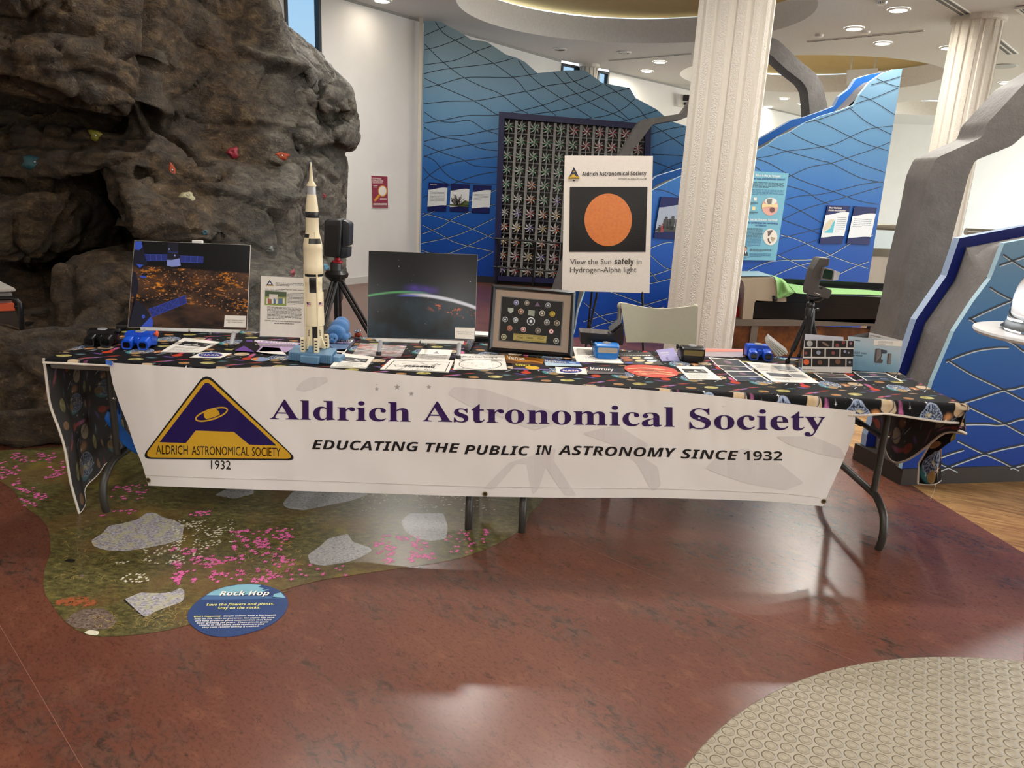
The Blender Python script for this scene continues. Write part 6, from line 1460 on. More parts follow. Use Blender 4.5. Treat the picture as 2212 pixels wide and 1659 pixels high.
# ------------------------------------------------------------------ toy slide viewers
def viewer(label, px, py, rz, body, lever, face, group='slide viewers', s=1.0, tilt=0.0):
    """local frame: x right, y away from the eyepieces' user side, z up; eyepieces at -y"""
    c = atz(px, py, TS); t = thing('slide_viewer', label, 'slide viewer', c, group)
    M3 = Matrix.Rotation(rz, 3, 'Z') @ Matrix.Rotation(tilt, 3, 'X') * s
    def T(p): return c + M3 @ V(p)
    b = MB()
    def loft(secs, m=0):
        n = len(secs[0]); o = []
        for sec in secs: o += [T(p) for p in sec]
        fs = [(i * n + k, i * n + (k + 1) % n, (i + 1) * n + (k + 1) % n, (i + 1) * n + k) for i in range(len(secs) - 1) for k in range(n)]
        b.add(o, fs + [tuple(range(n - 1, -1, -1)), tuple((len(secs) - 1) * n + k for k in range(n))], m)
    def rr_(x0, x1, z0, z1, y, r=.012): return [V((p.x, y, p.y)) for p in roundpoly([(x0, z0), (x1, z0), (x1, z1), (x0, z1)], r, 4)]
    W_, Hh = .064, .072
    loft([rr_(-W_ * .98, W_ * .98, .012, Hh, -.012, .012), rr_(-W_, W_, .008, Hh + .004, .012, .012), rr_(-W_ * .95, W_ * .95, .004, Hh, .040, .010), rr_(-W_ * .9, W_ * .9, .004, Hh - .008, .052, .008)])
    b.build('body', [body], t, smooth=45)
    for sx in (-1, 1):
        b = MB(); x0, x1 = (.014, .060) if sx > 0 else (-.060, -.014)
        loft([rr_(x0 - .004 * sx, x1 + .001, .010, .060, -.008, .014), rr_(x0, x1, .004, .050, -.034, .014), rr_(x0 + .001, x1 + .002, 0.0, .043, -.056, .014), rr_(x0 + .006, x1 - .004, .006, .037, -.054, .012)])
        o = b.build('eyepiece', [body], t, smooth=45)
        b = MB(); b.face([T(p) for p in rr_(x0 + .008, x1 - .006, .008, .035, -.0565, .01)]); b.build('lens', [M('viewer lens', '0a0a0c', .1)], o)
    b = MB(); loft([rr_(-.013, .013, .022, .056, -.006, .006), rr_(-.012, .012, .026, .048, -.03, .006)]); b.build('nose_bridge', [body], t, smooth=45)
    b = MB(); loft([rr_(-.052, .052, .028, Hh - .006, .050, .010), rr_(-.056, .056, .026, Hh - .006, .066, .010)]); b.build('light_window', [body], t, smooth=45)
    b = MB(); b.face([T(p) for p in rr_(-.050, .050, .033, Hh - .012, .0668, .008)][::-1]); b.build('diffuser', [face], t)
    b = MB(); loft([rr_(-.050, .050, .003, .028, .046, .008), rr_(-.048, .048, .0, .027, .062, .008)]); b.build('lower_block', [body], t, smooth=45)
    b = MB(); b.lathe([(.001, 0), (.021, .0), (.023, -.004)], T((0, .012, Hh + .005)), 20, caps=False); b.build('reel_dial', [M('viewer dial grey', '8b8d90', .4)], t, smooth=40)
    b = MB(); b.tube([T((.058, .018, Hh - .012)), T((.074, .016, Hh - .006))], [.006, .007], 8); b.ball(T((.077, .015, Hh - .006)), (.007, .012, .016), 12, 8, 0, Matrix.Rotation(rz, 3, 'Z')); b.build('lever', [lever], t, smooth=True)
VB, VBL, VK = M('royal blue plastic', '1650c8', .28), M('sky blue plastic', '1d72c4', .3), M('black glossy plastic', '101113', .3)
VO, VR = M('orange lever plastic', 'e2582c', .4), M('red lever plastic', 'd2232e', .4)
DIFF, DIFA = M('frosted window grey', 'a39a8c', .4), M('amber window', '6d5f33', .35)
viewer('black slide viewer with eyepieces forward, leftmost thing on the table', 222, 745, .06, VK, VK, DIFF)
viewer('royal blue slide viewer with an orange lever beside the black one at left', 303, 750, .02, VB, VO, DIFF)
viewer('sky blue slide viewer with its pale window forward, right of the framed pins', 1307, 770, pi + .04, VBL, VK, DIFF)
viewer('black slide viewer with an amber window forward, in front of the white chair', 1492, 776, pi - .06, VK, VK, DIFA)
viewer('royal blue slide viewer with a red lever, near the right telescope', 1636, 774, -.02, VB, VR, DIFF)

# ------------------------------------------------------------------ boards on wire stands
def leanplane(bl, br, Y, tiltdeg):
    p, q = aty(*bl, Y), aty(*br, Y); d = (q - p).normalized(); a = radians(tiltdeg)
    up = V((0, 0, 1)); n = d.cross(up).normalized(); n = -n if n.y > 0 else n
    return Plane(p, (n * cos(a) + up * sin(a)))
def stand(t_label, plane, x0, x1, yb, feet, white):
    p0, p1 = plane.px(x0, yb[0], .012), plane.px(x1, yb[1], .012); t = thing('display_stand', t_label, 'display stand', V(((p0.x + p1.x) / 2, p0.y, TS)), 'picture stands')
    mid = p0.lerp(p1, .49), p0.lerp(p1, .51)
    for a, c in ((p0, mid[0]), (mid[1], p1)):
        b = MB(); b.prism([a + V((0, -.03, -.012)), c + V((0, -.03, -.012)), c + V((0, -.03, .004)), a + V((0, -.03, .004))], (0, .006, 0)); b.prism([a + V((0, -.03, -.012)), c + V((0, -.03, -.012)), c + V((0, .02, -.008)), a + V((0, .02, -.008))], (0, 0, .003)); b.build('ledge', [white], t)
    for q in (p0, p1):
        w = V((.02 if q is p0 else -.02, 0, 0))
        b = MB(); b.tube([q + w + V((0, -.02, -.008)), V((q.x + w.x, q.y - .075, TS + .011))], .011, 10); b.build('leg', [M('clear acrylic tube', 'b9bcc0', .15, .2)], t, smooth=50)
        b = MB(); e = V((q.x + w.x, q.y - .075, TS)); b.lathe([(.013, 0), (.013, .016), (.011, .02)], e, 10); b.build('foot', [BLACK], t, smooth=50)
    b = MB(); c = p0.lerp(p1, .5); b.tube([c + V((0, .012, 0)), c + V((0, .21, -.02)) , V((c.x, c.y + .21, TS))], .007, 8); b.build('back_leg', [M('clear acrylic tube', 'b9bcc0', .15, .2)], t)
    return t
SWH = M('white acrylic ledge', 'e4e3df', .35)
k7 = K(270, 510, .1326)
def board(name, label, cat, plane, corners, mats, th=.005, k=lambda x, y: (x, y)):
    P = [plane.px(*k(*p), .006) for p in corners]; t = thing(name, label, cat, (P[2] + P[3]) / 2)
    b = MB(); b.prism(P, plane.n * -th, 0); b.build('board', [mats[0]], t)
    return t, (lambda kk: (lambda x, y: plane.px(*k(x, y), .0066 + kk)))
# night lights from orbit
LP = leanplane((276, 707), (533, 713), 3.56, 17)
g = G('city lights photo print', .22, spec=.3); X, Y, Z = g.xyz(); o = g.vec(X, Z * 1.0, 0)
nA = g.noise(g.mapping(o, (24, 66, 1)), 1.0, 6, .8); nB = g.noise(g.mapping(o, (8, 13, 1)), 1.0, 3); nC = g.noise(g.mapping(o, (60, 110, 1)), 1, 2)
horizon = (Z + X * .02).ss(.285, .275); south = (Z + X.mx(.03) * .25).ss(.115, .135) 
c = g.mix(horizon * g.noise(g.mapping(o, (5, 12, 1)), 1, 3).ss(.3, .7), '15171a', '5c4232'); c = g.mix(horizon * south * nB.ss(.48, .64) * nA.ss(.50, .60), c, 'f59a2a'); c = g.mix(horizon * south * nC.ss(.60, .70), c, 'e59a55'); c = g.mix(horizon * south * nB.ss(.55, .66) * nA.ss(.6, .7), c, 'ffca5a')
g.col(c); PIC1 = g.mat
t, f = board('night_lights_picture', 'large picture of orange city lights seen from a space station, left on table', 'picture', LP, [(155, 72), (2045, 145), (1985, 1530), (45, 1485)], [WHITE], k=k7)
b = MB(); b.face([f(.0)(*p) for p in ((158, 75), (2042, 148), (1982, 1527), (48, 1482))], 0); b.build('photo', [PIC1], t)
b = MB(); u, u2, u3 = f(.0012), f(.002), f(.0028)
b.face([u(*p) for p in ((165, 85), (275, 88), (300, 200), (320, 300), (370, 440), (340, 490), (240, 540), (140, 480))], 1); b.face([u2(*p) for p in ((165, 85), (270, 88), (285, 180), (230, 230), (160, 220))], 0); b.face([u2(*p) for p in ((180, 450), (300, 470), (240, 520))], 0)
b.face([u(*p) for p in ((120, 565), (180, 600), (215, 760), (215, 860), (90, 1250), (60, 1470), (250, 1478), (430, 1330), (330, 1160), (140, 1000), (100, 900))], 1)
b.face([u2(*p) for p in ((260, 1478), (420, 1310), (460, 1380), (450, 1475))], 0); b.disc(u2, (300, 1310), 28, 32, 0, 14); b.face([u2(*p) for p in ((235, 650), (300, 640), (360, 655), (330, 685), (250, 670))], 0); b.disc(u2, (318, 630), 48, 24, 1, 14)
b.face([u(*p) for p in ((700, 105), (870, 110), (870, 260), (890, 380), (905, 480), (700, 480), (690, 380), (695, 255))], 1); b.face([u2(*p) for p in ((688, 385), (760, 390), (888, 362), (908, 478), (860, 495), (760, 500), (680, 478))], 2); b.disc(u2, (812, 315), 14, 16, 2, 12); b.face([u2(*p) for p in ((712, 195), (728, 195), (728, 228), (712, 228))], 2); b.ribbon([(700, 262), (860, 262)], u2, 5, 0)
b.face([u(*p) for p in ((312, 295), (690, 300), (690, 400), (330, 405))], 3); b.face([u(*p) for p in ((890, 318), (1280, 335), (1275, 438), (900, 425))], 3); b.face([u(*p) for p in ((390, 1190), (985, 965), (1003, 1090), (440, 1325))], 3)
for x in (410, 505, 590): b.ribbon([(x, 298), (x + 8, 404)], u2, 9, 0)
for x in (985, 1075, 1180): b.ribbon([(x, 322), (x - 5, 432)], u2, 9, 0)
for a, c in (((312, 297), (690, 302)), ((330, 404), (690, 400)), ((890, 320), (1280, 337)), ((900, 424), (1275, 437)), ((390, 1190), (985, 965)), ((440, 1322), (1003, 1090)), ((390, 1190), (440, 1322)), ((545, 1130), (582, 1262)), ((700, 1072), (722, 1205)), ((860, 1012), (880, 1140)), ((985, 965), (1003, 1090)), ((395, 1190), (580, 1262)), ((545, 1132), (440, 1322)), ((550, 1132), (720, 1205)), ((705, 1072), (585, 1262)), ((705, 1072), (880, 1140)), ((860, 1012), (725, 1205))): b.ribbon([a, c], u3, 6, 0)
b.build('station_print', [M('print station blue', '3a5ad0', .25), M('print dark blue', '12162c', .25), M('print pale blue', '8ea0e8', .25), M('print panel blue', '2a3686', .25)], t)
def tagcard(t, f, corners, lines_, kk=.004):
    b = MB(); q = [f(kk)(*p) for p in corners]; b.prism(q, (0, .001, 0), 0)
    tl, tr, br, bl = [V(p) for p in corners]; w = lambda u, v: (tl * (1 - u) + tr * u) * (1 - v) + (bl * (1 - u) + br * u) * v
    for i, l in enumerate(lines_):
        a, c = w(.08 + .08 * i, .42 + .17 * i), w(.92 - .08 * i, .42 + .17 * i); b.text(l, f(kk + .001), a, c, (bl - tl).length * .085, 1, 'sans', res=2)
    b.build('caption_card', [WHITE, CHAR], t)
tagcard(t, f, ((1625, 1290), (1975, 1300), (1965, 1490), (1612, 1482)), ('Eastern (Atlantic) coast of', 'the United States'))
stand('white ledge display stand holding the city lights picture', LP, *[p[0] for p in (k7(300, 1480), k7(1870, 1525))], (k7(300, 1480)[1], k7(1870, 1525)[1]), None, SWH)
p = LP.px(*k7(1185, 92), -.002); b = MB(); b.box(p, (.05, .02, .014)); b.build('clip', [SWH], label='white clip on the top edge of the city lights picture', cat='clip', bevel=.003)
b = MB(); f0 = tz(TS); q = [f0(*p) for p in ((250, 713), (286, 690), (420, 694), (430, 718))]; b.prism(q, (0, 0, .03)); b.build('black_case', [VK], label='flat black case lying behind the city lights picture', cat='case', bevel=.006, smooth=40)
# aurora over the horizon
AP = leanplane((793, 729), (1025, 735), 3.56, 14)
g = G('aurora photo print', .2, spec=.22); X, Y, Z = g.xyz(); n = g.noise(g.coord(), 5, 4)
arc = Z - .208 + X * X * .55 + X * .045
glow = (arc + (n - .5) * .01).abs(); c = g.mix(glow.ss(.09, .0) * .25, '141516', '26404c'); c = g.mix(arc.ss(.0, -.06) * n.ss(.3, .6) * .5, c, '2f4654')
thick = (X + .16) * .045
c = g.mix(glow.ss(.012, .002) * (X.ss(-.14, .03)), c, 'd5dbea'); c = g.mix((arc - .012).abs().ss(.008, .001) * X.ss(.06, -.05), c, '57a06a'); c = g.mix((arc - .03).abs().ss(.03, .0) * X.ss(-.12, -.03) * X.ss(.1, .0) * n.ss(.3, .6), c, '5a3fae'); c = g.mix((arc + .006).abs().ss(.006, .0) * X.ss(-.14, -.08) * X.ss(.0, -.05), c, '4a58c8')
nl = g.noise(g.coord(), 46, 3, .7); c = g.mix(nl.ss(.56, .64) * (Z - .17 + X * .18).abs().ss(.035, .0) * X.ss(.0, .08), c, 'd9683c'); c = g.mix(g.noise(g.coord(), 90, 1).ss(.78, .82) * .7, c, 'c9cdd2')
g.col(c); PIC2 = g.mat
t, f = board('aurora_picture', 'large dark picture of a glowing horizon with green and violet aurora, centre of the table', 'picture', AP, [(1090, 183), (2130, 222), (2105, 1040), (1075, 1015)], [WHITE], k=kM)
b = MB(); b.face([f(0)(*p) for p in ((1091, 184), (2129, 223), (2104, 1038), (1076, 1014))]); b.build('photo', [PIC2], t)
tagcard(t, f, ((1915, 918), (2105, 922), (2098, 1030), (1912, 1022)), ('Ireland, United Kingdom and', 'the Aurora Borealis'))
stand('white ledge display stand holding the aurora picture', AP, kM(1175, 1018)[0], kM(2000, 1045)[0], (kM(1175, 1018)[1], kM(2000, 1045)[1]), None, SWH)
b = MB(); p = atz(1040, 737, TS); b.box(p + V((0, .02, .014)), (.1, .12, .028), 0); b.box(p + V((0, .02, .034)), (.09, .1, .012), 1); b.build('cassette_box', [VK, WHITE], label='small black box with white papers between the aurora picture and the framed pins', cat='box', bevel=.003)
b = MB(); p = atz(1010, 758, TS); q = atz(1021, 738, TS); b.tube([p + V((0, 0, .019)), q + V((0, .02, .019))], [.018, .018], 16); b.build('glass_tube', [G('clear tube', .08).set('Transmission Weight', .8).col((200, 200, 205)).mat], label='short clear glass tube lying at the right corner of the aurora picture', cat='tube', smooth=50)
# society flyer in a clear stand
FP = leanplane((561, 726), (662, 730), 3.60, 12)
t, f = board('society_flyer', 'white printed flyer with a group photo in a clear stand, left of the rocket', 'flyer', FP, [(563.6, 596), (664, 601), (661, 729.5), (561.3, 726)], [WHITE], .003)
fm = lambda kk: (lambda x, y: f(kk)(*kM(x, y)))
b = MB(); u, u2 = fm(.001), fm(.0018)
b.face([u(145, 462), u(182, 520), u(108, 518)], 1); b.face([u2(145, 480), u2(160, 505), u2(130, 505)], 0); b.face([u2(112, 512), u2(180, 514), u2(180, 521), u2(110, 519)], 2)
b.lines(u, 200, 492, 470, 3, 13, 4, 3, slope=.04); b.lines(u, 100, 550, 470, 2, 12, 4, 3, slope=.04); b.lines(u, 315, 590, 470, 9, 13, 4, 3, slope=.04); b.lines(u, 120, 722, 450, 10, 12, 4, 3, slope=.04); b.text('Consider joining us as we would love to have you ...', u, (98, 855), (455, 872), 11, 3, 'bold', res=2); b.lines(u, 185, 880, 375, 1, 10, 6, 3, slope=.04, short=1)
b.face([u(100, 568), u(305, 578), u(302, 712), u(95, 702)], 4); b.face([u2(100, 568), u2(305, 578), u2(304, 625), u2(99, 620)], 5); b.face([u2(140, 598), u2(222, 602), u2(220, 650), u2(138, 645)], 0)
for x, m in ((130, 6), (150, 6), (172, 0), (192, 7), (212, 0), (238, 7), (255, 7), (280, 0), (120, 0)): b.face([u2(x - 8, 690), u2(x + 8, 690), u2(x + 6, 640), u2(x - 6, 640)], m); b.disc(u2, (x, 634), 5, 6, 8, 8)
b.build('print', [WHITE, M('logo navy', '26305c', .5), M('logo gold', 'c9a840', .5), CHAR, M('photo grass', '8a9a4a', .5), M('photo trees', '46583a', .5), M('shirt red', 'b04a50', .5), M('shirt blue', '4a6cae', .5), M('print skin', 'c9a28c', .5)], t)
b = MB(); P = [FP.px(x, y, -.003) for x, y in ((563, 594), (665, 599), (662, 731), (560, 728))]; b.prism(P, FP.n * -.0015); bb = [FP.px(560, 728, .02), FP.px(662, 731, .02)]; b.prism([V((p.x, p.y, TS)) for p in bb] + [V((p.x, p.y + .08, TS)) for p in bb[::-1]], (0, 0, .002)); b.build('clear_stand', [M('clear acrylic sheet', 'c9cdd0', .1, alpha=.35) if False else G('clear acrylic sheet', .05).set('Transmission Weight', .9).col((235, 238, 240)).mat], t)
# ------------------------------------------------------------------ rocket model
RY = 3.40
rc = atz(683, 751, TS + .03); RX0 = aty(666, 350, RY); RB = aty(682, 752, RY)
zz = lambda py, px=672: aty(px, py, RY).z
xc = (RX0.x + RB.x) / 2 + .004
t = thing('rocket_model', 'tall cream and black moon rocket model on a blue launch base', 'model', (xc, RY, TS))
CREAM, RBLK, RGRY, BASEB = M('cream model plastic', 'e3d6b4', .4, grain=.03), M('black model paint', '141416', .35), M('silver model paint', 'a3a4a4', .35, .3), M('powder blue model plastic', '5f86a6', .45)
sc = 1 / FPX * 3.52
prof = [(350, .8), (364, 2.4), (378, 3.2), (379, 3.2), (391, 4.4), (397, 8.2), (400, 9.8), (402, 9.8), (403, 8.8), (420, 9.0), (421, 9.2), (446, 12.4), (457, 13.1), (458, 13.4), (469, 13.4), (470, 12.9), (496, 13.4), (504, 14.2), (505, 14.4), (513, 16.4), (514, 16.8), (525, 18.8), (526, 19.2), (537, 19.6), (538, 19.2), (571, 19.3), (572, 19.9), (590, 20.0), (591, 19.2), (596, 19.2), (597, 19.8), (611, 19.8), (612, 19.4), (629, 19.4), (630, 19.8), (676, 20.0), (677, 20.4), (701, 20.4), (702, 19.2), (745, 18.6), (748, 18.6)]
P_ = [(r * sc, zz(y)) for y, r in prof]
def mf(i, k):
    y = (prof[i][0] + prof[i + 1][0]) / 2; a = (k + .5) / 32 * 360   # angle 270 faces the visitor
    q = int(((a + 22.5) % 360) // 45)
    if 403 < y < 420: return 2
    if 457 < y < 470: return 1
    if 505 < y < 513.5: return 1 if 185 < a < 262 or 20 < a < 100 else 0
    if 514 < y < 525.5: return 1 if 258 < a < 345 or 80 < a < 170 else 0
    if 590 < y < 596: return 1
    if 597 < y < 629: return 1 if (262 < a < 300 or 175 < a < 200 or 350 < a or a < 8 or 85 < a < 120) else 0
    if 702 < y < 750: return 1 if (268 < a < 306 or 178 < a < 212 or 0 < a < 30 or 88 < a < 120) else 0
    return 0
b = MB(); b.lathe(P_[::-1], (xc, RY, 0), 32, mf=lambda i, k: mf(len(P_) - 2 - i, k)); b.build('hull', [CREAM, RBLK, RGRY], t, smooth=40)
def oncyl(a, z, r): return V((xc + r * cos(a), RY + r * sin(a), z))
for a in (-pi / 2 + .62, -pi / 2 - .9, pi / 2 + .4):
    b = MB(); r = 20 * sc; b.tube([oncyl(a, zz(590), r), oncyl(a, zz(745), r)], .004, 8); b.tube([oncyl(a, zz(500), 14.5 * sc), oncyl(a, zz(600), r)], .003, 6) if a > -2 and a < 0 else None
    b.build('cable_fairing', [CREAM], t, smooth=50)
FR, FB, FWt = M('flag red', 'b03a44', .5), M('flag blue', '2b3566', .5), M('flag white', 'e6e0d8', .5)
for a in (-pi / 2 - .28, -pi / 2 + 1.0):
    b = MB(); r = 20.8 * sc; w = .46
    for i in range(7):
        z0, z1 = zz(658 - i * 1.15), zz(658 - (i + 1) * 1.15); b.face([oncyl(a - w / 2, z0, r), oncyl(a + w / 2, z0, r), oncyl(a + w / 2, z1, r), oncyl(a - w / 2, z1, r)], 0 if i % 2 == 0 else 2)
    z0, z1 = zz(654), zz(650); r += .0004; b.face([oncyl(a - w / 2, z0, r), oncyl(a, z0, r), oncyl(a, z1, r), oncyl(a - w / 2, z1, r)], 1); b.build('flag_print', [FR, FB, FWt], t)
for a in (-pi / 2 - .36, -pi / 2 + .85):
    b = MB(); r = 20.3 * sc
    for i, ch in enumerate('USA'): b.text(ch, lambda x, y, i=i, r=r: oncyl(a + x, zz(712) - .011 * i - y, r), (-.09, 0), (.09, 0), .008, 0, 'bold')
    b.build('lettering', [RBLK], t)
for k in range(4):
    a = -pi / 2 - .45 + k * pi / 2; r0, r1 = 18 * sc, 27 * sc; d = V((cos(a), sin(a), 0)); n = V((-d.y, d.x, 0)) * .004; c0 = V((xc, RY, 0))
    b = MB(); b.prism([c0 + d * r0 + V((0, 0, zz(722))) - n, c0 + d * r1 + V((0, 0, zz(742))) - n, c0 + d * r1 + V((0, 0, zz(749))) - n, c0 + d * r0 + V((0, 0, zz(749))) - n], n * 2); b.build('fin', [CREAM], t)
# launch base: deck, side blocks, hold-down arms
dz = TS + .040
tq = [(623, 760), (716, 768), (727, 753), (650, 746)]
D = [atz(x, y, dz) for x, y in tq]; D[2] = D[1] + (D[2] - D[1]).normalized() * .15; D[3] = D[0] + (D[2] - D[1])
b = MB(); b.prism([V((p.x, p.y, TS)) for p in D], (0, 0, dz - TS)); u = (D[1] - D[0]).normalized(); w = (D[2] - D[1]).normalized()
base = b.build('launch_base', [BASEB], t, bevel=.002)
b = MB(); L = (D[1] - D[0]).length
for i in range(22):
    s = .012 + i * (L - .024) / 21
    if not L * .3 < s < L * .75: p = D[0] + u * s - w * .001; b.box(V((p.x, p.y, TS + .018)), (.003, .004, .034))
for i in range(10): p = D[1] + w * (.012 + i * .013) + u * .001; b.box(V((p.x, p.y, TS + .018)), (.004, .003, .034))
b.build('rib_set', [M('powder blue rib', '54799a', .45)], base)
b = MB(); p = D[0] + u * (L * .52) - w * .012; b.box(V((p.x, p.y, TS + .016)), (L * .42, .03, .032), rot=Matrix.Rotation(atan2(u.y, u.x), 3, 'Z')); b.build('front_block', [BASEB], base, bevel=.003)
b = MB(); p = D[1] + w * .06 + u * .02; b.box(V((p.x, p.y, TS + .014)), (.045, .07, .028), rot=Matrix.Rotation(atan2(u.y, u.x), 3, 'Z')); b.build('side_block', [BASEB], base, bevel=.003)
for (px, py) in ((655.5, 759), (684, 761), (672, 748), (706, 751)):
    c = atz(px, py, dz); b = MB(); b.prism([c + V((-.009, -.012, 0)), c + V((-.009, .016, 0)), c + V((-.009, .010, .058)), c + V((-.009, -.008, .068)), c + V((-.009, -.012, .062))], (.018, 0, 0), 0)
    for i in range(4): b.box(c + V((0, -.0125, .012 + .014 * i)), (.010, .002, .005), 1)
    b.build('hold_down_arm', [CREAM, RBLK], base)
c = atz(671, 760, dz); b = MB(); b.prism([c + V((-.012, -.008, 0)), c + V((.012, -.008, 0)), c + V((.007, -.004, .026)), c + V((-.007, -.004, .026))], (0, .014, 0)); b.build('tail_mast', [BASEB], base)

# ------------------------------------------------------------------ blue plush and small lander model
pc = atz(729, 738, TS); YD = pc.y
PL = G('bright blue plush', .95, spec=.1); n = PL.noise(PL.coord(), 260, 3, .8); n2 = PL.noise(PL.coord(), 14, 3); PL.col(PL.mix(n2, '2f74bd', '4f97dc')); PL.bump(n, .9, .008); PL.set('Sheen Weight', .5); PLD = PL.mat
t = thing('plush_animal', 'blue stubby plush creature sitting between the rocket and the aurora picture', 'plush toy', pc)
S = 3.5 / FPX
def W2(dx, dy, z): return pc + V((dx * S, dy, z * S))
def blobmesh(items, name, parent):
    bm_ = bmesh.new()
    for c, r in items:
        m_ = bmesh.ops.create_uvsphere(bm_, u_segments=20, v_segments=14, radius=1.0)['verts']
        for v in m_: v.co = V((v.co.x * r[0], v.co.y * r[1], v.co.z * r[2])) + c
    me_ = bpy.data.meshes.new('x'); bm_.to_mesh(me_); bm_.free(); oo = bpy.data.objects.new('x', me_); COL.objects.link(oo)
    md_ = oo.modifiers.new('r', 'REMESH'); md_.mode = 'VOXEL'; md_.voxel_size = .0035
    sm = oo.modifiers.new('s', 'SMOOTH'); sm.iterations = 4
    d_ = bpy.context.evaluated_depsgraph_get(); fin = bpy.data.meshes.new_from_object(oo.evaluated_get(d_)); bpy.data.objects.remove(oo)
    L_ = wl(parent)
    for v in fin.vertices: v.co -= L_
    fin.polygons.foreach_set('use_smooth', [True] * len(fin.polygons)); fin.materials.clear(); fin.materials.append(PLD)
    o_ = bpy.data.objects.new(name, fin); COL.objects.link(o_); o_.parent = parent; return o_
sz = lambda a, bb, c: (a * S, bb, c * S)
body = [(W2(2, .075, 32), sz(20, .04, 22)), (W2(0, .045, 26), sz(24, .04, 24)), (W2(-4, .01, 20), sz(22, .035, 19)), (W2(18, .06, 10), sz(8, .03, 9)), (W2(16, .02, 10), sz(9, .03, 8)), (W2(-20, .02, 9), sz(8, .03, 9)), (W2(-18, .06, 9), sz(8, .03, 9))]
blobmesh(body, 'body', t)
blobmesh([(W2(-6, -.035, 12), sz(11.5, .022, 11)), (W2(-6, -.05, 7), sz(7.5, .018, 7))], 'head', t)
for dx in (-12, 0):
    b = MB(); b.ball(W2(dx + (0 if dx else .5), -.058, 13.5), .0042, 10, 8); b.build('eye', [M('dark plush eye', '14204a', .2)], t, smooth=True)
lc = atz(773, 731, TS); t = thing('lander_model', 'tiny red and silver moon lander model beside the aurora picture', 'model', lc)
S2 = 3.55 / FPX; q = lambda dx, dy, z: lc + V((dx * S2, dy, z * S2))
b = MB(); b.lathe([(.014, .010), (.018, .014), (.018, .026), (.014, .030)], lc, 8); b.build('descent_stage', [M('red foil', '9c3a20', .3, .4)], t)
for k in range(4):
    a = pi / 4 + k * pi / 2; b = MB(); d = V((cos(a), sin(a), 0)); b.tube([lc + d * .016 + V((0, 0, .024)), lc + d * .028 + V((0, 0, .002))], .0018, 6); b.lathe([(.005, 0), (.005, .0015)], lc + d * .028, 8); b.build('leg', [M('red foil', '9c3a20', .3, .4)], t)
b = MB(); b.ball(lc + V((0, 0, .038)), (.013, .012, .010), 8, 6); b.ball(lc + V((-.012, -.002, .04)), .007, 8, 6); b.ball(lc + V((.011, 0, .042)), .007, 8, 6); b.tube([lc + V((.004, 0, .04)), lc + V((.012, 0, .056))], .0015, 6); b.tube([lc + V((-.008, 0, .04)), lc + V((-.015, 0, .054))], .0015, 6); b.tube([lc + V((0, 0, .04)), lc + V((0, -.004, .058))], .002, 6); b.build('ascent_stage', [M('silver foil', 'b9bac2', .25, .7)], t)

# ------------------------------------------------------------------ framed pins
kf = K(1040, 600, .10848)
Bl, Br = atz(*kf(115, 1475), TS + .004), atz(*kf(1810, 1600), TS + .004)
d = (Br - Bl).normalized(); n = d.cross(V((0, 0, 1))); n = n if n.y < 0 else -n; a = radians(12)
PP = Plane(Bl, n * cos(a) + V((0, 0, 1)) * sin(a)); f = lambda kk: (lambda x, y: PP.px(*kf(x, y), kk))
t = thing('framed_pin_display', 'black framed display of space mission pins on a tan mat, centre of the table', 'picture frame', (Bl + Br) / 2)
OUT = [(205, 130), (1880, 262), (1810, 1600), (115, 1475)]; M1 = [(290, 225), (1790, 345), (1720, 1495), (210, 1380)]; M2 = [(390, 355), (1645, 465), (1590, 1370), (325, 1265)]; M3 = [(412, 378), (1622, 486), (1566, 1350), (350, 1245)]
MIDF = [(245, 175), (1838, 302), (1768, 1550), (160, 1430)]
BF = M('black satin frame', '0f0f11', .3)
for i in range(4):
    j = (i + 1) % 4; b = MB()
    prs = [(OUT, 0), (OUT, .014), (MIDF, .026), (MIDF, .020), (M1, .012), (M1, 0)]
    A = [f(h)(*q[i]) for q, h in prs]; Bq = [f(h)(*q[j]) for q, h in prs]; nq = len(A)
    b.add(A + Bq, [(k, (k + 1) % nq, (k + 1) % nq + nq, k + nq) for k in range(nq)] + [tuple(range(nq)), tuple(range(2 * nq - 1, nq - 1, -1))]); b.build('frame_rail', [BF], t)
b = MB(); b.prism([f(.006)(*p) for p in M1], PP.n * -.006); b.build('mat_board', [M('tan mat board', 'a08d7c', .7)], t)
b = MB(); b.face([f(.0064)(*p) for p in M2], 1); b.face([f(.0068)(*p) for p in [(400, 367), (1634, 476), (1578, 1360), (338, 1255)]], 0); b.face([f(.0072)(*p) for p in [(406, 372), (1628, 481), (1572, 1355), (344, 1250)]], 1); b.face([f(.0076)(*p) for p in M3], 0); b.build('black_backing', [M('black velvet', '12120f', .7), M('mat line grey', '8a8580', .6)], t)
PINS = [(693, 495, 55, 'b0aeb8', '4a4a8c'), (905, 505, 52, 'a39c8a', '5c5040'), (1325, 550, 56, '9a9da0', '3a3f46'), (785, 672, 60, 'b5a08a', '6a3a20'), (1210, 710, 60, 'c9c2b2', '4a4036'), (1412, 723, 60, 'c2a52c', '8a7420'), (472, 830, 57, 'c5c8ca', '34383c'), (678, 842, 56, 'c9cbcd', '6d7378'), (1302, 890, 62, 'a8a6a2', '5c5a58'), (1503, 905, 60, 'a89c84', '3c3426'), (562, 1005, 58, 'b3806a', '8a4a36'), (836, 1030, 56, 'c8c4c0', 'a03a3a'), (1125, 1055, 60, '8f857a', '4c463e'), (1390, 1070, 56, 'a03038', 'd6d2ce'), (445, 1178, 60, 'b5b08e', '55563e'), (1488, 1258, 60, 'b5b4a8', '4c4c46'), (985, 868, 85, 'cfd2d4', '2c3034')]
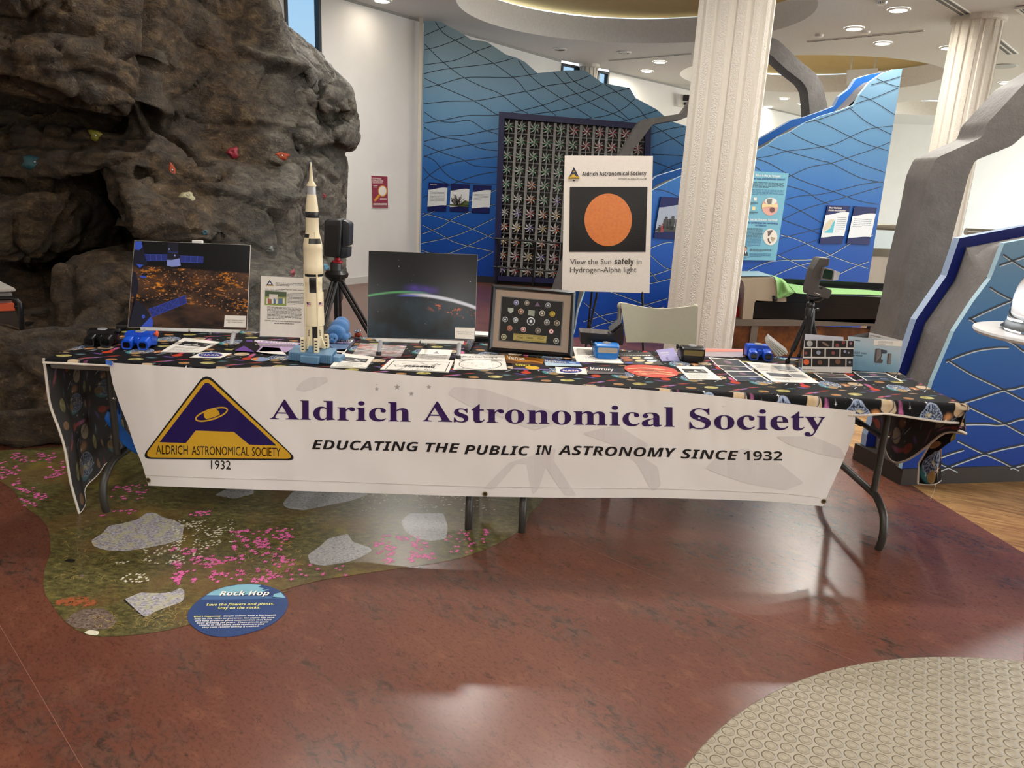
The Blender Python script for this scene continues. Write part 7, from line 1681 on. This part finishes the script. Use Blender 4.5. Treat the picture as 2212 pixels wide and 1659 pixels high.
for i, (x, y, r, c1, c2_) in enumerate(PINS):
    c = f(.0085)(x, y); s = r * .10848 * 3.45 / FPX; ax = Matrix((d, PP.n.cross(d), PP.n)).transposed(); b = MB()
    b.lathe([(s, -.001), (s, .0015), (s * .82, .002)], c, 20, 0, ax, caps=False); b.lathe([(s * .82, .002), (s * .35, .0022)], c, 20, 1, ax, caps=False); b.lathe([(s * .35, .0022), (.0001, .0024)], c, 20, 0, ax, caps=False)
    b.build('mission_pin', [M('pin ' + c1, c1, .35, .4), M('pin ' + c2_, c2_, .4)], t, smooth=40)
if True:
    b = MB(); b.prism([f(.011)(*p) for p in ((1115, 478), (1170, 572), (1060, 565))], PP.n * -.002); b.build('triangle_pin', [M('pin violet', '6a4c6c', .4)], t)
    b = MB(); b.prism([f(.011)(*p) for p in ((525, 598), (638, 605), (635, 670), (580, 712), (530, 665))], PP.n * -.002); b.build('shield_pin', [M('pin pale green', 'a5ada0', .4)], t)
    b = MB(); b.prism([f(.011)(*p) for p in ((938, 638), (1065, 655), (1050, 768), (922, 745))], PP.n * -.002); b.build('square_medal', [M('medal grey green', '8c9484', .4)], t)
    b = MB(); b.prism([f(.010)(*p) for p in ((638, 1106), (1300, 1160), (1286, 1296), (632, 1243))], PP.n * -.002, 0)
    u = f(.0112); b.text('The Complete Set of Manned Space Program Pins', u, (655, 1140), (1265, 1188), 20, 1, 'sans', res=2); [b.lines(u, x, 1180 + 22 * k + (x - 700) * .04, x + 130, 1, 10, 8, 1, slope=.08, short=1) for x in (700, 900, 1110) for k in range(2)]; b.lines(u, 670, 1232, 1240, 1, 10, 6, 1, slope=.08, short=1)
    b.build('brass_plate', [M('brass plate', 'a39450', .35, .3), M('engraving', '3c3418', .5)], t)
b = MB(); p0 = f(-.005)(1000, 300); b.prism([p0 + V((-.03, 0, 0)), p0 + V((.03, 0, 0)), V((p0.x + .05, p0.y + .1, TS)), V((p0.x - .05, p0.y + .1, TS))], (0, .004, 0)); b.build('easel_back', [BF], t)

# ------------------------------------------------------------------ black pocket device with flip screen
DPn = Plane((0, 3.74, 0), (0, -1, 0)); f = lambda x, y, kk=0: DPn.px(*kC(x, y), kk)
t = thing('card_reader', 'black electronic box with a tilted screen standing behind the sky blue viewer', 'electronic device', DPn.px(*kC(560, 445)))
b = MB(); b.prism([f(235, 268), f(685, 300), (f(870, 150)), f(885, 330), f(872, 455), f(245, 440)], (0, .12, 0)); b.build('case', [VK], t, bevel=.002)
b = MB(); b.prism([f(232, 262), f(690, 292), f(690, 302), f(232, 275)], (0, .12, 0)); b.build('screen', [M('dark glass screen', '2a2c30', .1)], t)
b = MB(); b.prism([f(684, 250), f(850, 118), f(858, 150), f(694, 268)], (0, .12, 0)); b.build('flap', [VK], t)

# ------------------------------------------------------------------ folding chair
CYc = 4.35; CP = Plane((0, CYc, 0), (0, -1, 0)); kch = K(1400, 500, .22604); f = lambda x, y, kk=0: CP.px(x, y, kk)
t = thing('folding_chair', 'white plastic folding chair pushed up behind the tables', 'chair', V((f(1425, 700).x, CYc + .05, 0)))
WPL, CST = M('cream white chair plastic', 'b9b7a3', .5), M('grey chair steel', '8f8c86', .35, .5)
b = MB()
L_, R_ = f(1341, 655), f(1508, 662); Lb, Rb = f(1352, 738), f(1502, 748)
def cb(u, v):
    tpz = L_.lerp(R_, u); bt = Lb.lerp(Rb, u); p = tpz.lerp(bt, v); p.z -= .030 * sin(pi * min(1, max(0, (u - .06) / .88))) * (1 - v) * (0 if u < .06 or u > .94 else 1); p.y += .045 * sin(pi * u) - .02 * v; return p
b.grid(cb, 24, 8, 0, flip=True); b.grid(lambda u, v: cb(u, v) + V((0, .022, 0)), 24, 8, 0); b.grid(lambda u, v: cb(u, 0) + V((0, .022 * v, 0)), 24, 1, 0); b.grid(lambda u, v: cb(u, 1) + V((0, .022 * v, 0)), 24, 1, 0, flip=True); b.grid(lambda u, v: cb(0, u) + V((0, .022 * v, 0)), 8, 1); b.grid(lambda u, v: cb(1, u) + V((0, .022 * v, 0)), 8, 1)
b.build('backrest', [WPL], t, smooth=50, merge=True)
for px in (1341, 1504):
    top_ = f(px, 664 if px < 1400 else 668); b = MB(); b.tube([top_ + V((0, .03, -.005)), top_ + V((0, .0, -.30)), V((top_.x, CYc - .32, .0))], .014, 10); b.build('leg', [CST], t, smooth=50)
    b = MB(); b.tube([V((top_.x * 1.0 + (.03 if px < 1400 else -.03), CYc - .22, .46)), V((top_.x, CYc + .26, 0))], .013, 10); b.build('leg', [CST], t, smooth=50)
    b = MB(); b.ball(top_ + V((0, .03, .004)), (.018, .018, .024), 12, 8); b.build('end_cap', [WPL], t, smooth=True)
xm = (L_.x + R_.x) / 2; b = MB(); b.box((xm, CYc - .18, .455), (.38, .38, .025)); b.build('seat', [WPL], t, bevel=.01, smooth=40)

# ------------------------------------------------------------------ tall poster on an easel
Bl, Br = aty(1214, 628, 5.0), aty(1403, 633, 5.02); dd = (Br - Bl).normalized(); n = dd.cross(V((0, 0, 1))); n = n if n.y < 0 else -n
PO = Plane(Bl, n * cos(radians(7)) + V((0, 0, 1)) * sin(radians(7))); po = lambda kk: (lambda x, y: PO.px(x, y, kk)); p2_ = lambda kk: (lambda x, y: PO.px(*c2(x, y), kk))
t = thing('sun_poster', 'tall white society poster with an orange sun photo, on an easel behind the chair', 'poster', (Bl + Br) / 2)
b = MB(); b.prism([po(0)(*p) for p in ((1220, 336), (1410.5, 337), (1403, 633), (1214, 628))], PO.n * -.006); b.build('board', [M('poster white', 'e4dcd2', .35)], t)
g = G('sun photo print', .22); n_ = g.noise(g.coord(), 14, 5, .7); n2_ = g.noise(g.coord(), 60, 3); g.col(g.mix(n2_, g.mix(n_, 'b5481c', 'd9752c'), 'e08a3c')); g.bump(g.noise(g.coord(), 180, 2), .15, .002); SUN = g.mat
gl_ = G('glossy black photo', .2, spec=.3); gl_.col('171412'); gl_.bump(gl_.noise(gl_.coord(), 180, 2), .15, .002)
b = MB(); b.face([p2_(.0015)(*p) for p in ((1468, 1116), (1932, 1116), (1920, 1504), (1464, 1504))], 0); b.disc(p2_(.003), (1697, 1313), 142, 157, 1, 48); b.build('photo', [gl_.mat, SUN], t)
b = MB(); u, u2 = p2_(.0016), p2_(.003)
b.face([u(*p) for p in ((1492, 997), (1527, 1066), (1458, 1068))], 0); b.face([u2(*p) for p in ((1492, 1012), (1522, 1060), (1510, 1060), (1492, 1036), (1474, 1060), (1462, 1060))], 1); b.face([u2(*p) for p in ((1480, 1040), (1505, 1040), (1520, 1062), (1464, 1062))], 2); b.face([p2_(.004)(*p) for p in ((1458, 1056), (1524, 1054), (1528, 1067), (1456, 1069))], 2); b.lines(p2_(.005), 1462, 1066, 1522, 1, 8, 6, 0, short=1); b.disc(u2, (1492, 1078), 6, 5, 0, 8); b.disc(p2_(.004), (1493, 1026), 7, 4, 2, 10)
b.text('Aldrich Astronomical Society', u, (1541, 1050), (1925, 1046), 23, 0, 'bold'); b.text('WWW.ALDRICH.CLUB', u, (1757, 1074), (1926, 1073), 12, 0, 'sans', res=2)
b.text('View the Sun', u, (1470, 1578), (1715, 1578), 32, 3); b.text('safely', u, (1735, 1577), (1850, 1577), 32, 3, 'bold'); b.text('in', u, (1868, 1577), (1896, 1577), 32, 3); b.text('Hydrogen-Alpha light', u, (1470, 1627), (1866, 1625), 32, 3)
b.build('print', [BLACK, M('logo navy', '26305c', .5), M('poster gold', 'd9b32c', .4), M('poster grey ink', '2c2a28', .5)], t)
t = thing('easel', 'thin black metal easel carrying the tall white sun poster', 'easel', ((Bl.x + Br.x) / 2, 5.1, 0))
for x, side in ((1291, -1), (1388, 1)):
    q = PO.px(x, 628, -.025); b = MB(); tp = PO.px(1310, 345, -.03); b.tube([tp + V((side * .02, 0, 0)), q, V((q.x + side * .07 + (-.05 if side < 0 else .02), q.y - .03, 0))], .008, 8); b.build('leg', [BLACK], t)
    q2 = PO.px(x - 2, 640, .012); b = MB(); b.tube([q + V((0, 0, -.02)), q2 + V((0, 0, -.02)), q2 + V((0, -.01, .03))], .005, 6); b.build('peg', [BLACK], t)
b = MB(); tp = PO.px(1310, 345, -.035); b.tube([tp, V((tp.x, tp.y + .55, 0))], .008, 8); b.build('rear_leg', [BLACK], t)

# ------------------------------------------------------------------ black telescope on a full-height tripod
TYc = 4.55; TP = Plane((0, TYc, 0), (0, -1, 0)); kt = K(600, 340, .14469); kt2 = K(600, 560, .13863)
f = lambda x, y, kk=0: TP.px(*kt(x, y), kk); f2 = lambda x, y, kk=0: TP.px(*kt2(x, y), kk)
t = thing('telescope_on_tripod', 'black rounded smart telescope on a tall black tripod behind the table, right of the rocket', 'telescope', V((f2(870, 200).x, TYc + .1, 0)))
TB = M('satin black shell', '17181a', .35); TG = M('dark blue grey shell', '23272c', .4)
b = MB(); pts = roundpoly([(690, 925), (975, 925), (930, 1500), (685, 1478)], 130, 6); b.prism([f(p.x, p.y) for p in roundpoly([(692, 928), (955, 925), (925, 1505), (683, 1478)], 60, 6)], (0, .14, 0)); bo = b.build('body', [TB], t, bevel=.012, bseg=3, smooth=40)
b = MB(); b.prism([f(p.x, p.y, .002) for p in roundpoly([(720, 1010), (885, 1005), (875, 1490), (690, 1470)], 24, 4)], (0, .004, 0)); b.build('front_panel', [M('black front panel', '0e0e0f', .3)], bo)
b = MB(); b.prism([f(p.x, p.y, -.02) for p in roundpoly([(955, 925), (1075, 985), (1062, 1330), (975, 1335)], 45, 5)], (0, .11, 0)); b.build('optics_arm', [TG], t, bevel=.008, smooth=40)
b = MB(); b.prism([f(p.x, p.y, -.02) for p in roundpoly([(935, 1350), (1048, 1350), (1040, 1500), (925, 1510)], 14, 4)], (0, .11, 0)); b.build('base_block', [TG], t, bevel=.006, smooth=40)
b = MB(); c = f(855, 1510); b.lathe([(.028, -.034), (.034, -.03), (.034, -.02), (.018, -.016), (.018, 0)], c + V((0, .06, 0)), 20, 0); b.build('tripod_plate', [M('red anodised ring', 'a3202c', .35, .5)], t, smooth=40)
b = MB(); c = f2(868, 75); b.lathe([(.04, -.11), (.045, -.1), (.045, -.05), (.034, -.045), (.034, .0), (.03, .005)], c + V((0, .06, 0)), 20); b.box(c + V((.02, .02, -.08)), (.05, .04, .04)); b.build('head', [TB], t, smooth=40, bevel=.003)
hub = f2(880, 240); hub = V((hub.x, TYc + .06, hub.z))
b = MB(); b.lathe([(.055, -.03), (.07, -.02), (.075, .0), (.06, .02)], hub, 12); b.build('leg_collar', [TB], t, smooth=40)
for (x, y, yy, sp) in ((740, 800, -.16, 0), (1380, 1000, .0, 0), (900, 900, .34, 0)):
    foot = {740: V((hub.x - .20, TYc - .32, 0)), 1380: V((aty(806, 725, TYc + .12).x + .30, TYc + .20, 0)), 900: V((hub.x - .12, TYc + .62, 0))}[x]
    m_ = hub.lerp(foot, .52); off = V((.014, 0, 0))
    b = MB(); b.tube([hub + off + V((0, 0, -.01)), m_ + off], .011, 8); b.tube([hub - off + V((0, 0, -.01)), m_ - off], .011, 8); b.tube([hub.lerp(foot, .38), foot], .010, 8); b.build('leg', [TB], t, smooth=50)
    b = MB(); b.lathe([(.016, 0), (.016, .03), (.011, .04)], foot, 10); b.build('foot', [BLACK], t)
b = MB(); b.tube([hub, hub + V((0, 0, -.42))], .014, 10); b.build('centre_post', [TB], t, smooth=50)

# ------------------------------------------------------------------ grey telescope on a small tripod, right
GY = 3.62; GP = Plane((0, GY, 0), (0, -1, 0)); f = lambda x, y, kk=0: GP.px(*kX(x, y), kk)
t = thing('telescope_on_tripod', 'grey smart telescope with green lens on a small black tripod, on the table', 'telescope', V((f(450, 1200).x, GY, TS)))
GS, GS2 = M('warm grey shell', '4a4643', .45), M('light grey shell', '77726e', .4)
b = MB(); b.prism([f(p.x, p.y) for p in roundpoly([(540, 100), (668, 108), (650, 215), (590, 215), (545, 380), (520, 490), (560, 520), (580, 470), (695, 515), (690, 560), (650, 625), (400, 575), (390, 520), (455, 250)], 22, 5)], (0, .075, 0)); bo = b.build('body', [GS], t, bevel=.007, bseg=3, smooth=40)
b = MB(); b.prism([f(*p, .0015) for p in ((470, 543), (548, 568), (546, 575), (469, 550))], (0, .001, 0)); b.build('lettering', [WHITE], bo)
b = MB(); b.prism([f(p.x, p.y, .02) for p in roundpoly([(590, 222), (725, 255), (705, 395), (552, 380)], 20, 5)], (0, .05, 0)); ob = b.build('lens_head', [GS2], t, bevel=.003, smooth=40)
b = MB(); b.prism([f(725, 258, .018), f(800, 285, -.02), f(775, 385, -.02), f(708, 395, .018)], (0, .03, 0)); b.build('side_cover', [M('pale grey shell', '8c8884', .4)], ob, bevel=.003)
b = MB(); b.face([f(p.x, p.y, .0215) for p in roundpoly([(600, 240), (712, 268), (692, 380), (567, 362)], 16, 4)], 0); b.build('lens', [M('dark green lens', '0c2a1c', .08)], ob)
b = MB(); c = f(525, 600); c = V((c.x, GY + .037, c.z)); b.lathe([(.015, -.025), (.035, -.012), (.042, .0), (.040, .004)], c + V((-.002, 0, -.005)), 20); b.build('quick_plate', [TB], t, smooth=40)
c = f(455, 720); c = V((c.x, GY + .037, c.z)); b = MB(); b.ball(c, (.020, .020, .022), 14, 10); b.lathe([(.020, -.055), (.021, -.02), (.016, -.012)], c, 16); b.tube([c + V((.015, 0, -.022)), c + V((.036, 0, -.022))], .004, 8); b.lathe([(.008, 0), (.008, .014)], c + V((.032, 0, -.022)), 10, ax=Matrix.Rotation(radians(90), 3, 'Y')); b.build('ball_head', [TB], t, smooth=40)
hb = f(450, 900); hb = V((hb.x, GY + .037, hb.z)); b = MB(); b.lathe([(.012, -.12), (.016, -.11), (.018, .0), (.019, .02), (.017, .05)], hb, 14); b.build('centre_post', [TB], t, smooth=40)
for fx, fy, px in ((125, 1440, 0), (275, 1370, 1), (660, 1240, 2)):
    ft = atz(*kX(fx, fy), TS); ft = ft if px != 2 else V((hb.x + .13, GY + .16, TS))
    dr = (ft - hb); s_ = hb + V((dr.x, dr.y, 0)).normalized() * .022
    b = MB(); b.tube([s_, s_.lerp(ft, .42)], .0115, 10); b.tube([s_.lerp(ft, .3), s_.lerp(ft, .72)], .0135, 10, 0); b.tube([s_.lerp(ft, .72), ft + V((0, 0, .012))], .0075, 8); b.build('leg', [TB], t, smooth=50)
    b = MB(); b.lathe([(.012, 0), (.013, .008), (.009, .02)], ft, 10); b.build('foot', [BLACK], t, smooth=40)
    b = MB(); b.box(s_ + V((0, 0, .008)), (.018, .018, .018)); b.build('hinge', [M('silver hinge', '7d7f82', .35, .6)], t, bevel=.003)
# fanned booklets leaning behind the right blue viewer
b = MB(); kq = lambda x, y, Y: aty(*kR(x, y), Y)
for i in range(9):
    a0, a1 = kq(1480 - i * 6, 88 + i * 9, 3.6 - i * .004), kq(1790 - i * 22, 335 + i * 6, 3.62 - i * .004)
    a0.z = max(a0.z, TS + .004); a1.z = max(a1.z, TS + .002 + .0012 * (9 - i)); e = V((.035, .13, .0))
    b.prism([a0, a1, a1 + e, a0 + e], (0, 0, .0022), 0 if i % 2 else 1)
b.build('booklet_pile', [WHITE, M('booklet grey', '9a9894', .5)], label='fanned pile of white booklets between the right blue viewer and the tripod', cat='booklets')
# standing photo card and folded telescope leaflet
SPl = leanplane(kX(305, 1560), kX(945, 1575), 3.27, 6); SPl.p.z = TS
def standing(name, label, cat, corners, Yb, tilt, mats, draw, extra=None):
    pl_ = leanplane(kX(*corners[3]), kX(*corners[2]), Yb, tilt)
    P = [pl_.px(*kX(*q), .0) for q in corners]; dz_ = TS - min(p.z for p in P)
    t = thing(name, label, cat, (P[2] + P[3]) / 2); b = MB(); b.prism(P, pl_.n * -.0015, 0); b.build('front_panel', [mats[0]], t)
    d_ = MB(); draw(d_, lambda kk: (lambda x, y: pl_.px(*kX(x, y), kk))); d_.build('print', mats[1:], t)
    if extra: extra(t, pl_)
    return t
yb1 = (atz(*kX(305, 1560), TS).y + atz(*kX(945, 1575), TS).y) / 2
def cd(d_, F):
    u, u2 = F(.001), F(.002)
    rows = [(1155, 1245, [(345, 495), (508, 700), (718, 882), (895, 975)], 4), (1260, 1365, [(335, 428), (442, 600), (618, 792), (808, 970)], 6), (1385, 1490, [(322, 430), (445, 648), (665, 868), (882, 962)], 8)]
    for y0, y1, cells, dy in rows:
        for x0, x1 in cells: s0, s1 = (x0 - 330) * .012, (x1 - 330) * .012; d_.face([u(x0, y0 + s0), u(x1, y0 + s1), u(x1 - 3, y1 + s1 * .6), u(x0 - 3, y1 + s0 * .6)], 0)
    for x, y, r, m in ((408, 1198, 40, 1), (366, 1435, 38, 2), (762, 1218, 24, 3), (842, 1185, 22, 3), (935, 1195, 18, 4), (360, 1320, 20, 3), (522, 1312, 28, 5), (710, 1318, 24, 3), (860, 1300, 18, 5), (910, 1315, 12, 5), (540, 1440, 30, 6), (770, 1430, 34, 6), (922, 1438, 16, 5)): d_.disc(u2, (x, y), r, r * .95, m, 18)
    d_.disc(u2, (610, 1205), 52, 15, 7, 18, .55); d_.text('Shot by DWARF 3', u, (320, 1535), (475, 1541), 14, 8, 'bold', res=2)
def cx(t, pl_):
    q = [pl_.px(*kX(x, y), -.004) for x, y in ((358, 1078), (895, 1140), (930, 1565), (330, 1560))]; q[1].y += .05; q[2].y += .06; q[0].y += .01; q[3].y += .01; q[2].z = q[3].z = TS
    b = MB(); b.prism(q, (0, .0015, 0), 0); m = q[0].lerp(q[1], .08); b.text('DWARFLAB', lambda x, y: q[0].lerp(q[1], .08 + .2 * x) + V((0, -.001, -.016 - y * .01)), (0, 0), (1, 0), .55, 1, 'bold', res=2); b.build('rear_panel', [M('pale silver card', 'b4b4be', .4), CHAR], t)
standing('photo_card', 'standing folded card with a grid of small space photos, right end of the table', 'card', [(342, 1150), (985, 1158), (945, 1575), (305, 1560)], yb1, 8, [M('card white', 'd5cfc8', .4), M('card photo black', '1c1512', .3), M('moon grey', 'a5a4a4', .5), M('card sun orange', 'cf5a2c', .5), M('card red nebula', '7c3a38', .5), M('card pink', 'a07078', .5), M('card pale nebula', '8d93a8', .5), M('card brown nebula', '6a4634', .5), M('card galaxy', '75604f', .5), BLACK], cd, cx)
yb2 = (atz(*kX(950, 1545), TS).y + atz(*kX(1545, 1570), TS).y) / 2 + .01
g = G('pale blue leaflet print', .35); X, Y, Z = g.xyz(); g.col(g.ramp(Z / .19 + X * 1.2, [(.1, '6f95ab'), (.35, '86a9bc'), (.65, 'a9bec9'), (.95, 'b9bcc0')])); LEAF = g.mat
def ld(d_, F):
    u, u2 = F(.001), F(.002)
    d_.face([u(1232, 1146), u(1598, 1165), u(1588, 1235), u(1228, 1215)], 0); d_.lines(u2, 1280, 1172, 1480, 4, 13, 4, 2, slope=.03); 
    d_.text('DWARFLAB', u, (965, 1162), (1055, 1168), 14, 1, 'bold', res=2); d_.text('DWARF mini', u, (905, 1326), (1140, 1336), 30, 1, 'sans'); d_.text('Smart Telescope', u, (930, 1355), (1085, 1362), 16, 1, 'bold', res=2)
    d_.face([u(p.x, p.y) for p in roundpoly([(1250, 1262), (1312, 1262), (1330, 1290), (1335, 1350), (1318, 1395), (1350, 1410), (1335, 1450), (1240, 1445), (1236, 1400)], 12, 3)], 3); d_.face([u2(p.x, p.y) for p in roundpoly([(1320, 1270), (1400, 1285), (1395, 1325), (1330, 1325)], 8, 3)], 1); d_.face([u2(p.x, p.y) for p in roundpoly([(1270, 1275), (1322, 1268), (1322, 1360), (1290, 1400), (1262, 1430)], 10, 3)], 4); d_.face([u(p.x, p.y) for p in roundpoly([(1408, 1325), (1458, 1325), (1448, 1465), (1395, 1460)], 14, 3)], 3); d_.face([u2(p.x, p.y) for p in roundpoly([(1425, 1330), (1456, 1330), (1447, 1460), (1412, 1460)], 12, 3)], 4)
def lx(t, pl_):
    T0, T1 = pl_.px(*kX(905, 1105), 0), pl_.px(*kX(1598, 1160), 0); ap = pl_.px(*kX(1172, 1055), -.10); ap2 = V((ap.x, ap.y, TS))
    b = MB(); b.prism([T0, ap, ap2, V((T0.x, T0.y, TS))], (.001, .0012, 0), 0); b.build('left_rear_panel', [M('leaflet dark print', '3a3836', .4)], t)
    b = MB(); b.prism([ap, T1, V((T1.x, T1.y, TS)), ap2], (.0, .0012, 0), 0); b.text('Limited Bundle', lambda x, y: ap.lerp(T1, .06 + .3 * x) + V((0, -.0012, -.014 - y * .012)), (0, 0), (1, 0), .6, 1, 'sans', res=2); b.build('right_rear_panel', [M('leaflet cream', 'd9d2cb', .4), CHAR], t)
standing('telescope_leaflet', 'standing pale blue folded leaflet showing a grey telescope, right end of the table', 'leaflet', [(900, 1105), (1598, 1160), (1545, 1570), (900, 1545)], yb2, 4, [LEAF, WHITE, M('leaflet ink', '2c3a46', .5), MID, M('leaflet device grey', '4c4847', .5), M('leaflet device light', '77716e', .5)], ld, lx)

# ------------------------------------------------------------------ white tray with a clear dome at the right edge
tc = V((1.845, 2.42, 0)); tipp = aty(2118, 715, 2.45)
kd_ = tipp.z; ctr = V((tipp.x + .235, tipp.y - .02, kd_))
t = thing('dome_display', 'white round tray with a clear plastic dome at the right edge of the photo', 'display case', V((ctr.x, ctr.y, 0)))
b = MB(); b.lathe([(.02, -.018), (.20, -.018), (.23, -.012), (.237, -.003), (.235, .004), (.225, .006), (.01, .006)], ctr, 64); b.build('tray', [M('white tray plastic', 'e4e6e8', .3)], t, smooth=50)
CLR = G('clear dome plastic', .03, spec=.5).set('Transmission Weight', .97).set('IOR', 1.08).col((248, 250, 252)).mat
b = MB(); pr = [(.152, .008), (.158, .014), (.150, .022), (.142, .04)] + [(.14 * cos(a), .10 + .16 * sin(a)) for a in [k * pi / 20 for k in range(10)]] + [(.004, .262)]
b.lathe(pr, ctr, 48, caps=False); b.lathe([(r - .003, h - (.002 if r < .05 else 0)) for r, h in pr], ctr, 48, caps=False); b.build('dome', [CLR], t, smooth=50)
arm = [ctr + V((0, 0, -.03)), ctr + V((.5, -.02, -.03)), ctr + V((.72, -.03, -.05)), V((ctr.x + .74, ctr.y - .03, ctr.z - .12)), V((ctr.x + .74, ctr.y - .03, .03))]
b = MB(); b.tube(arm, .022, 12); b.lathe([(.012, 0), (.11, -.002), (.11, -.014), (.02, -.016)][::-1], ctr + V((0, 0, -.018)), 24); b.lathe([(.20, 0), (.20, .015), (.05, .03)], V((ctr.x + .74, ctr.y - .03, 0)), 28); b.build('support_arm', [M('pedestal steel', '9a9c9f', .3, .6)], t, smooth=40)

# ------------------------------------------------------------------ wagon with storage box, far left
WP_ = Plane((0, 4.4, 0), (0, -1, 0)); kw = K(0, 580, .1085); f = lambda x, y, kk=0: WP_.px(*kw(x, y), kk)
t = thing('folding_wagon', 'black folding wagon with an orange rim behind the rock at the far left', 'wagon', V((f(-100, 1200).x, 4.5, .5)))
b = MB(); q = [f(-260, 850), f(330, 850), f(372, 1260), f(-260, 1300)]; b.prism(q, (-.3, .3, 0)); b.build('body', [M('brown grey canvas', '3c332c', .8)], t)
b = MB(); b.prism([f(-260, 722, .015), f(285, 700, .015), f(300, 840, .015), f(-260, 860, .015)], (-.3, .3, 0)); b.build('rim', [M('orange canvas', 'e0623c', .7)], t)
b = MB(); b.tube([f(-260, 600, .03), f(250, 592, .03), f(340, 620, .03), f(395, 680, .03), f(410, 800, .03), f(440, 1240, .03)], .014, 10); b.tube([f(300, 755, .03), f(420, 760, .03)], .011, 8); b.build('handle_frame', [VK], t, smooth=50)
for x in (340, -500):
    p = f(x, 1250); b = MB(); b.lathe([(.09, -.02), (.09, .02)], V((p.x - .02, 4.55, .09 + .5 - .09 if False else p.z - .06)), 18, ax=Matrix.Rotation(radians(90), 3, 'Y')); b.build('wheel', [BLACK], t)
t = thing('storage_box', 'clear plastic storage box with a white lid standing in the wagon at the far left', 'storage box', V((f(-150, 720).x, 4.5, f(0, 840).z)))
b = MB(); b.prism([f(-260, 480, -.02), f(250, 478, -.02), f(248, 715, -.02), f(-260, 735, -.02)], (-.28, .28, 0)); b.build('box', [M('milky plastic', '9b9a98', .25)], t, bevel=.01, smooth=40)
b = MB(); b.prism([f(-260, 420, .02), f(300, 385, .02), f(328, 460, .02), f(-260, 490, .02)], (-.36, .34, 0)); b.build('lid', [M('white lid', 'c9c4bc', .4)], t, bevel=.008, smooth=40)
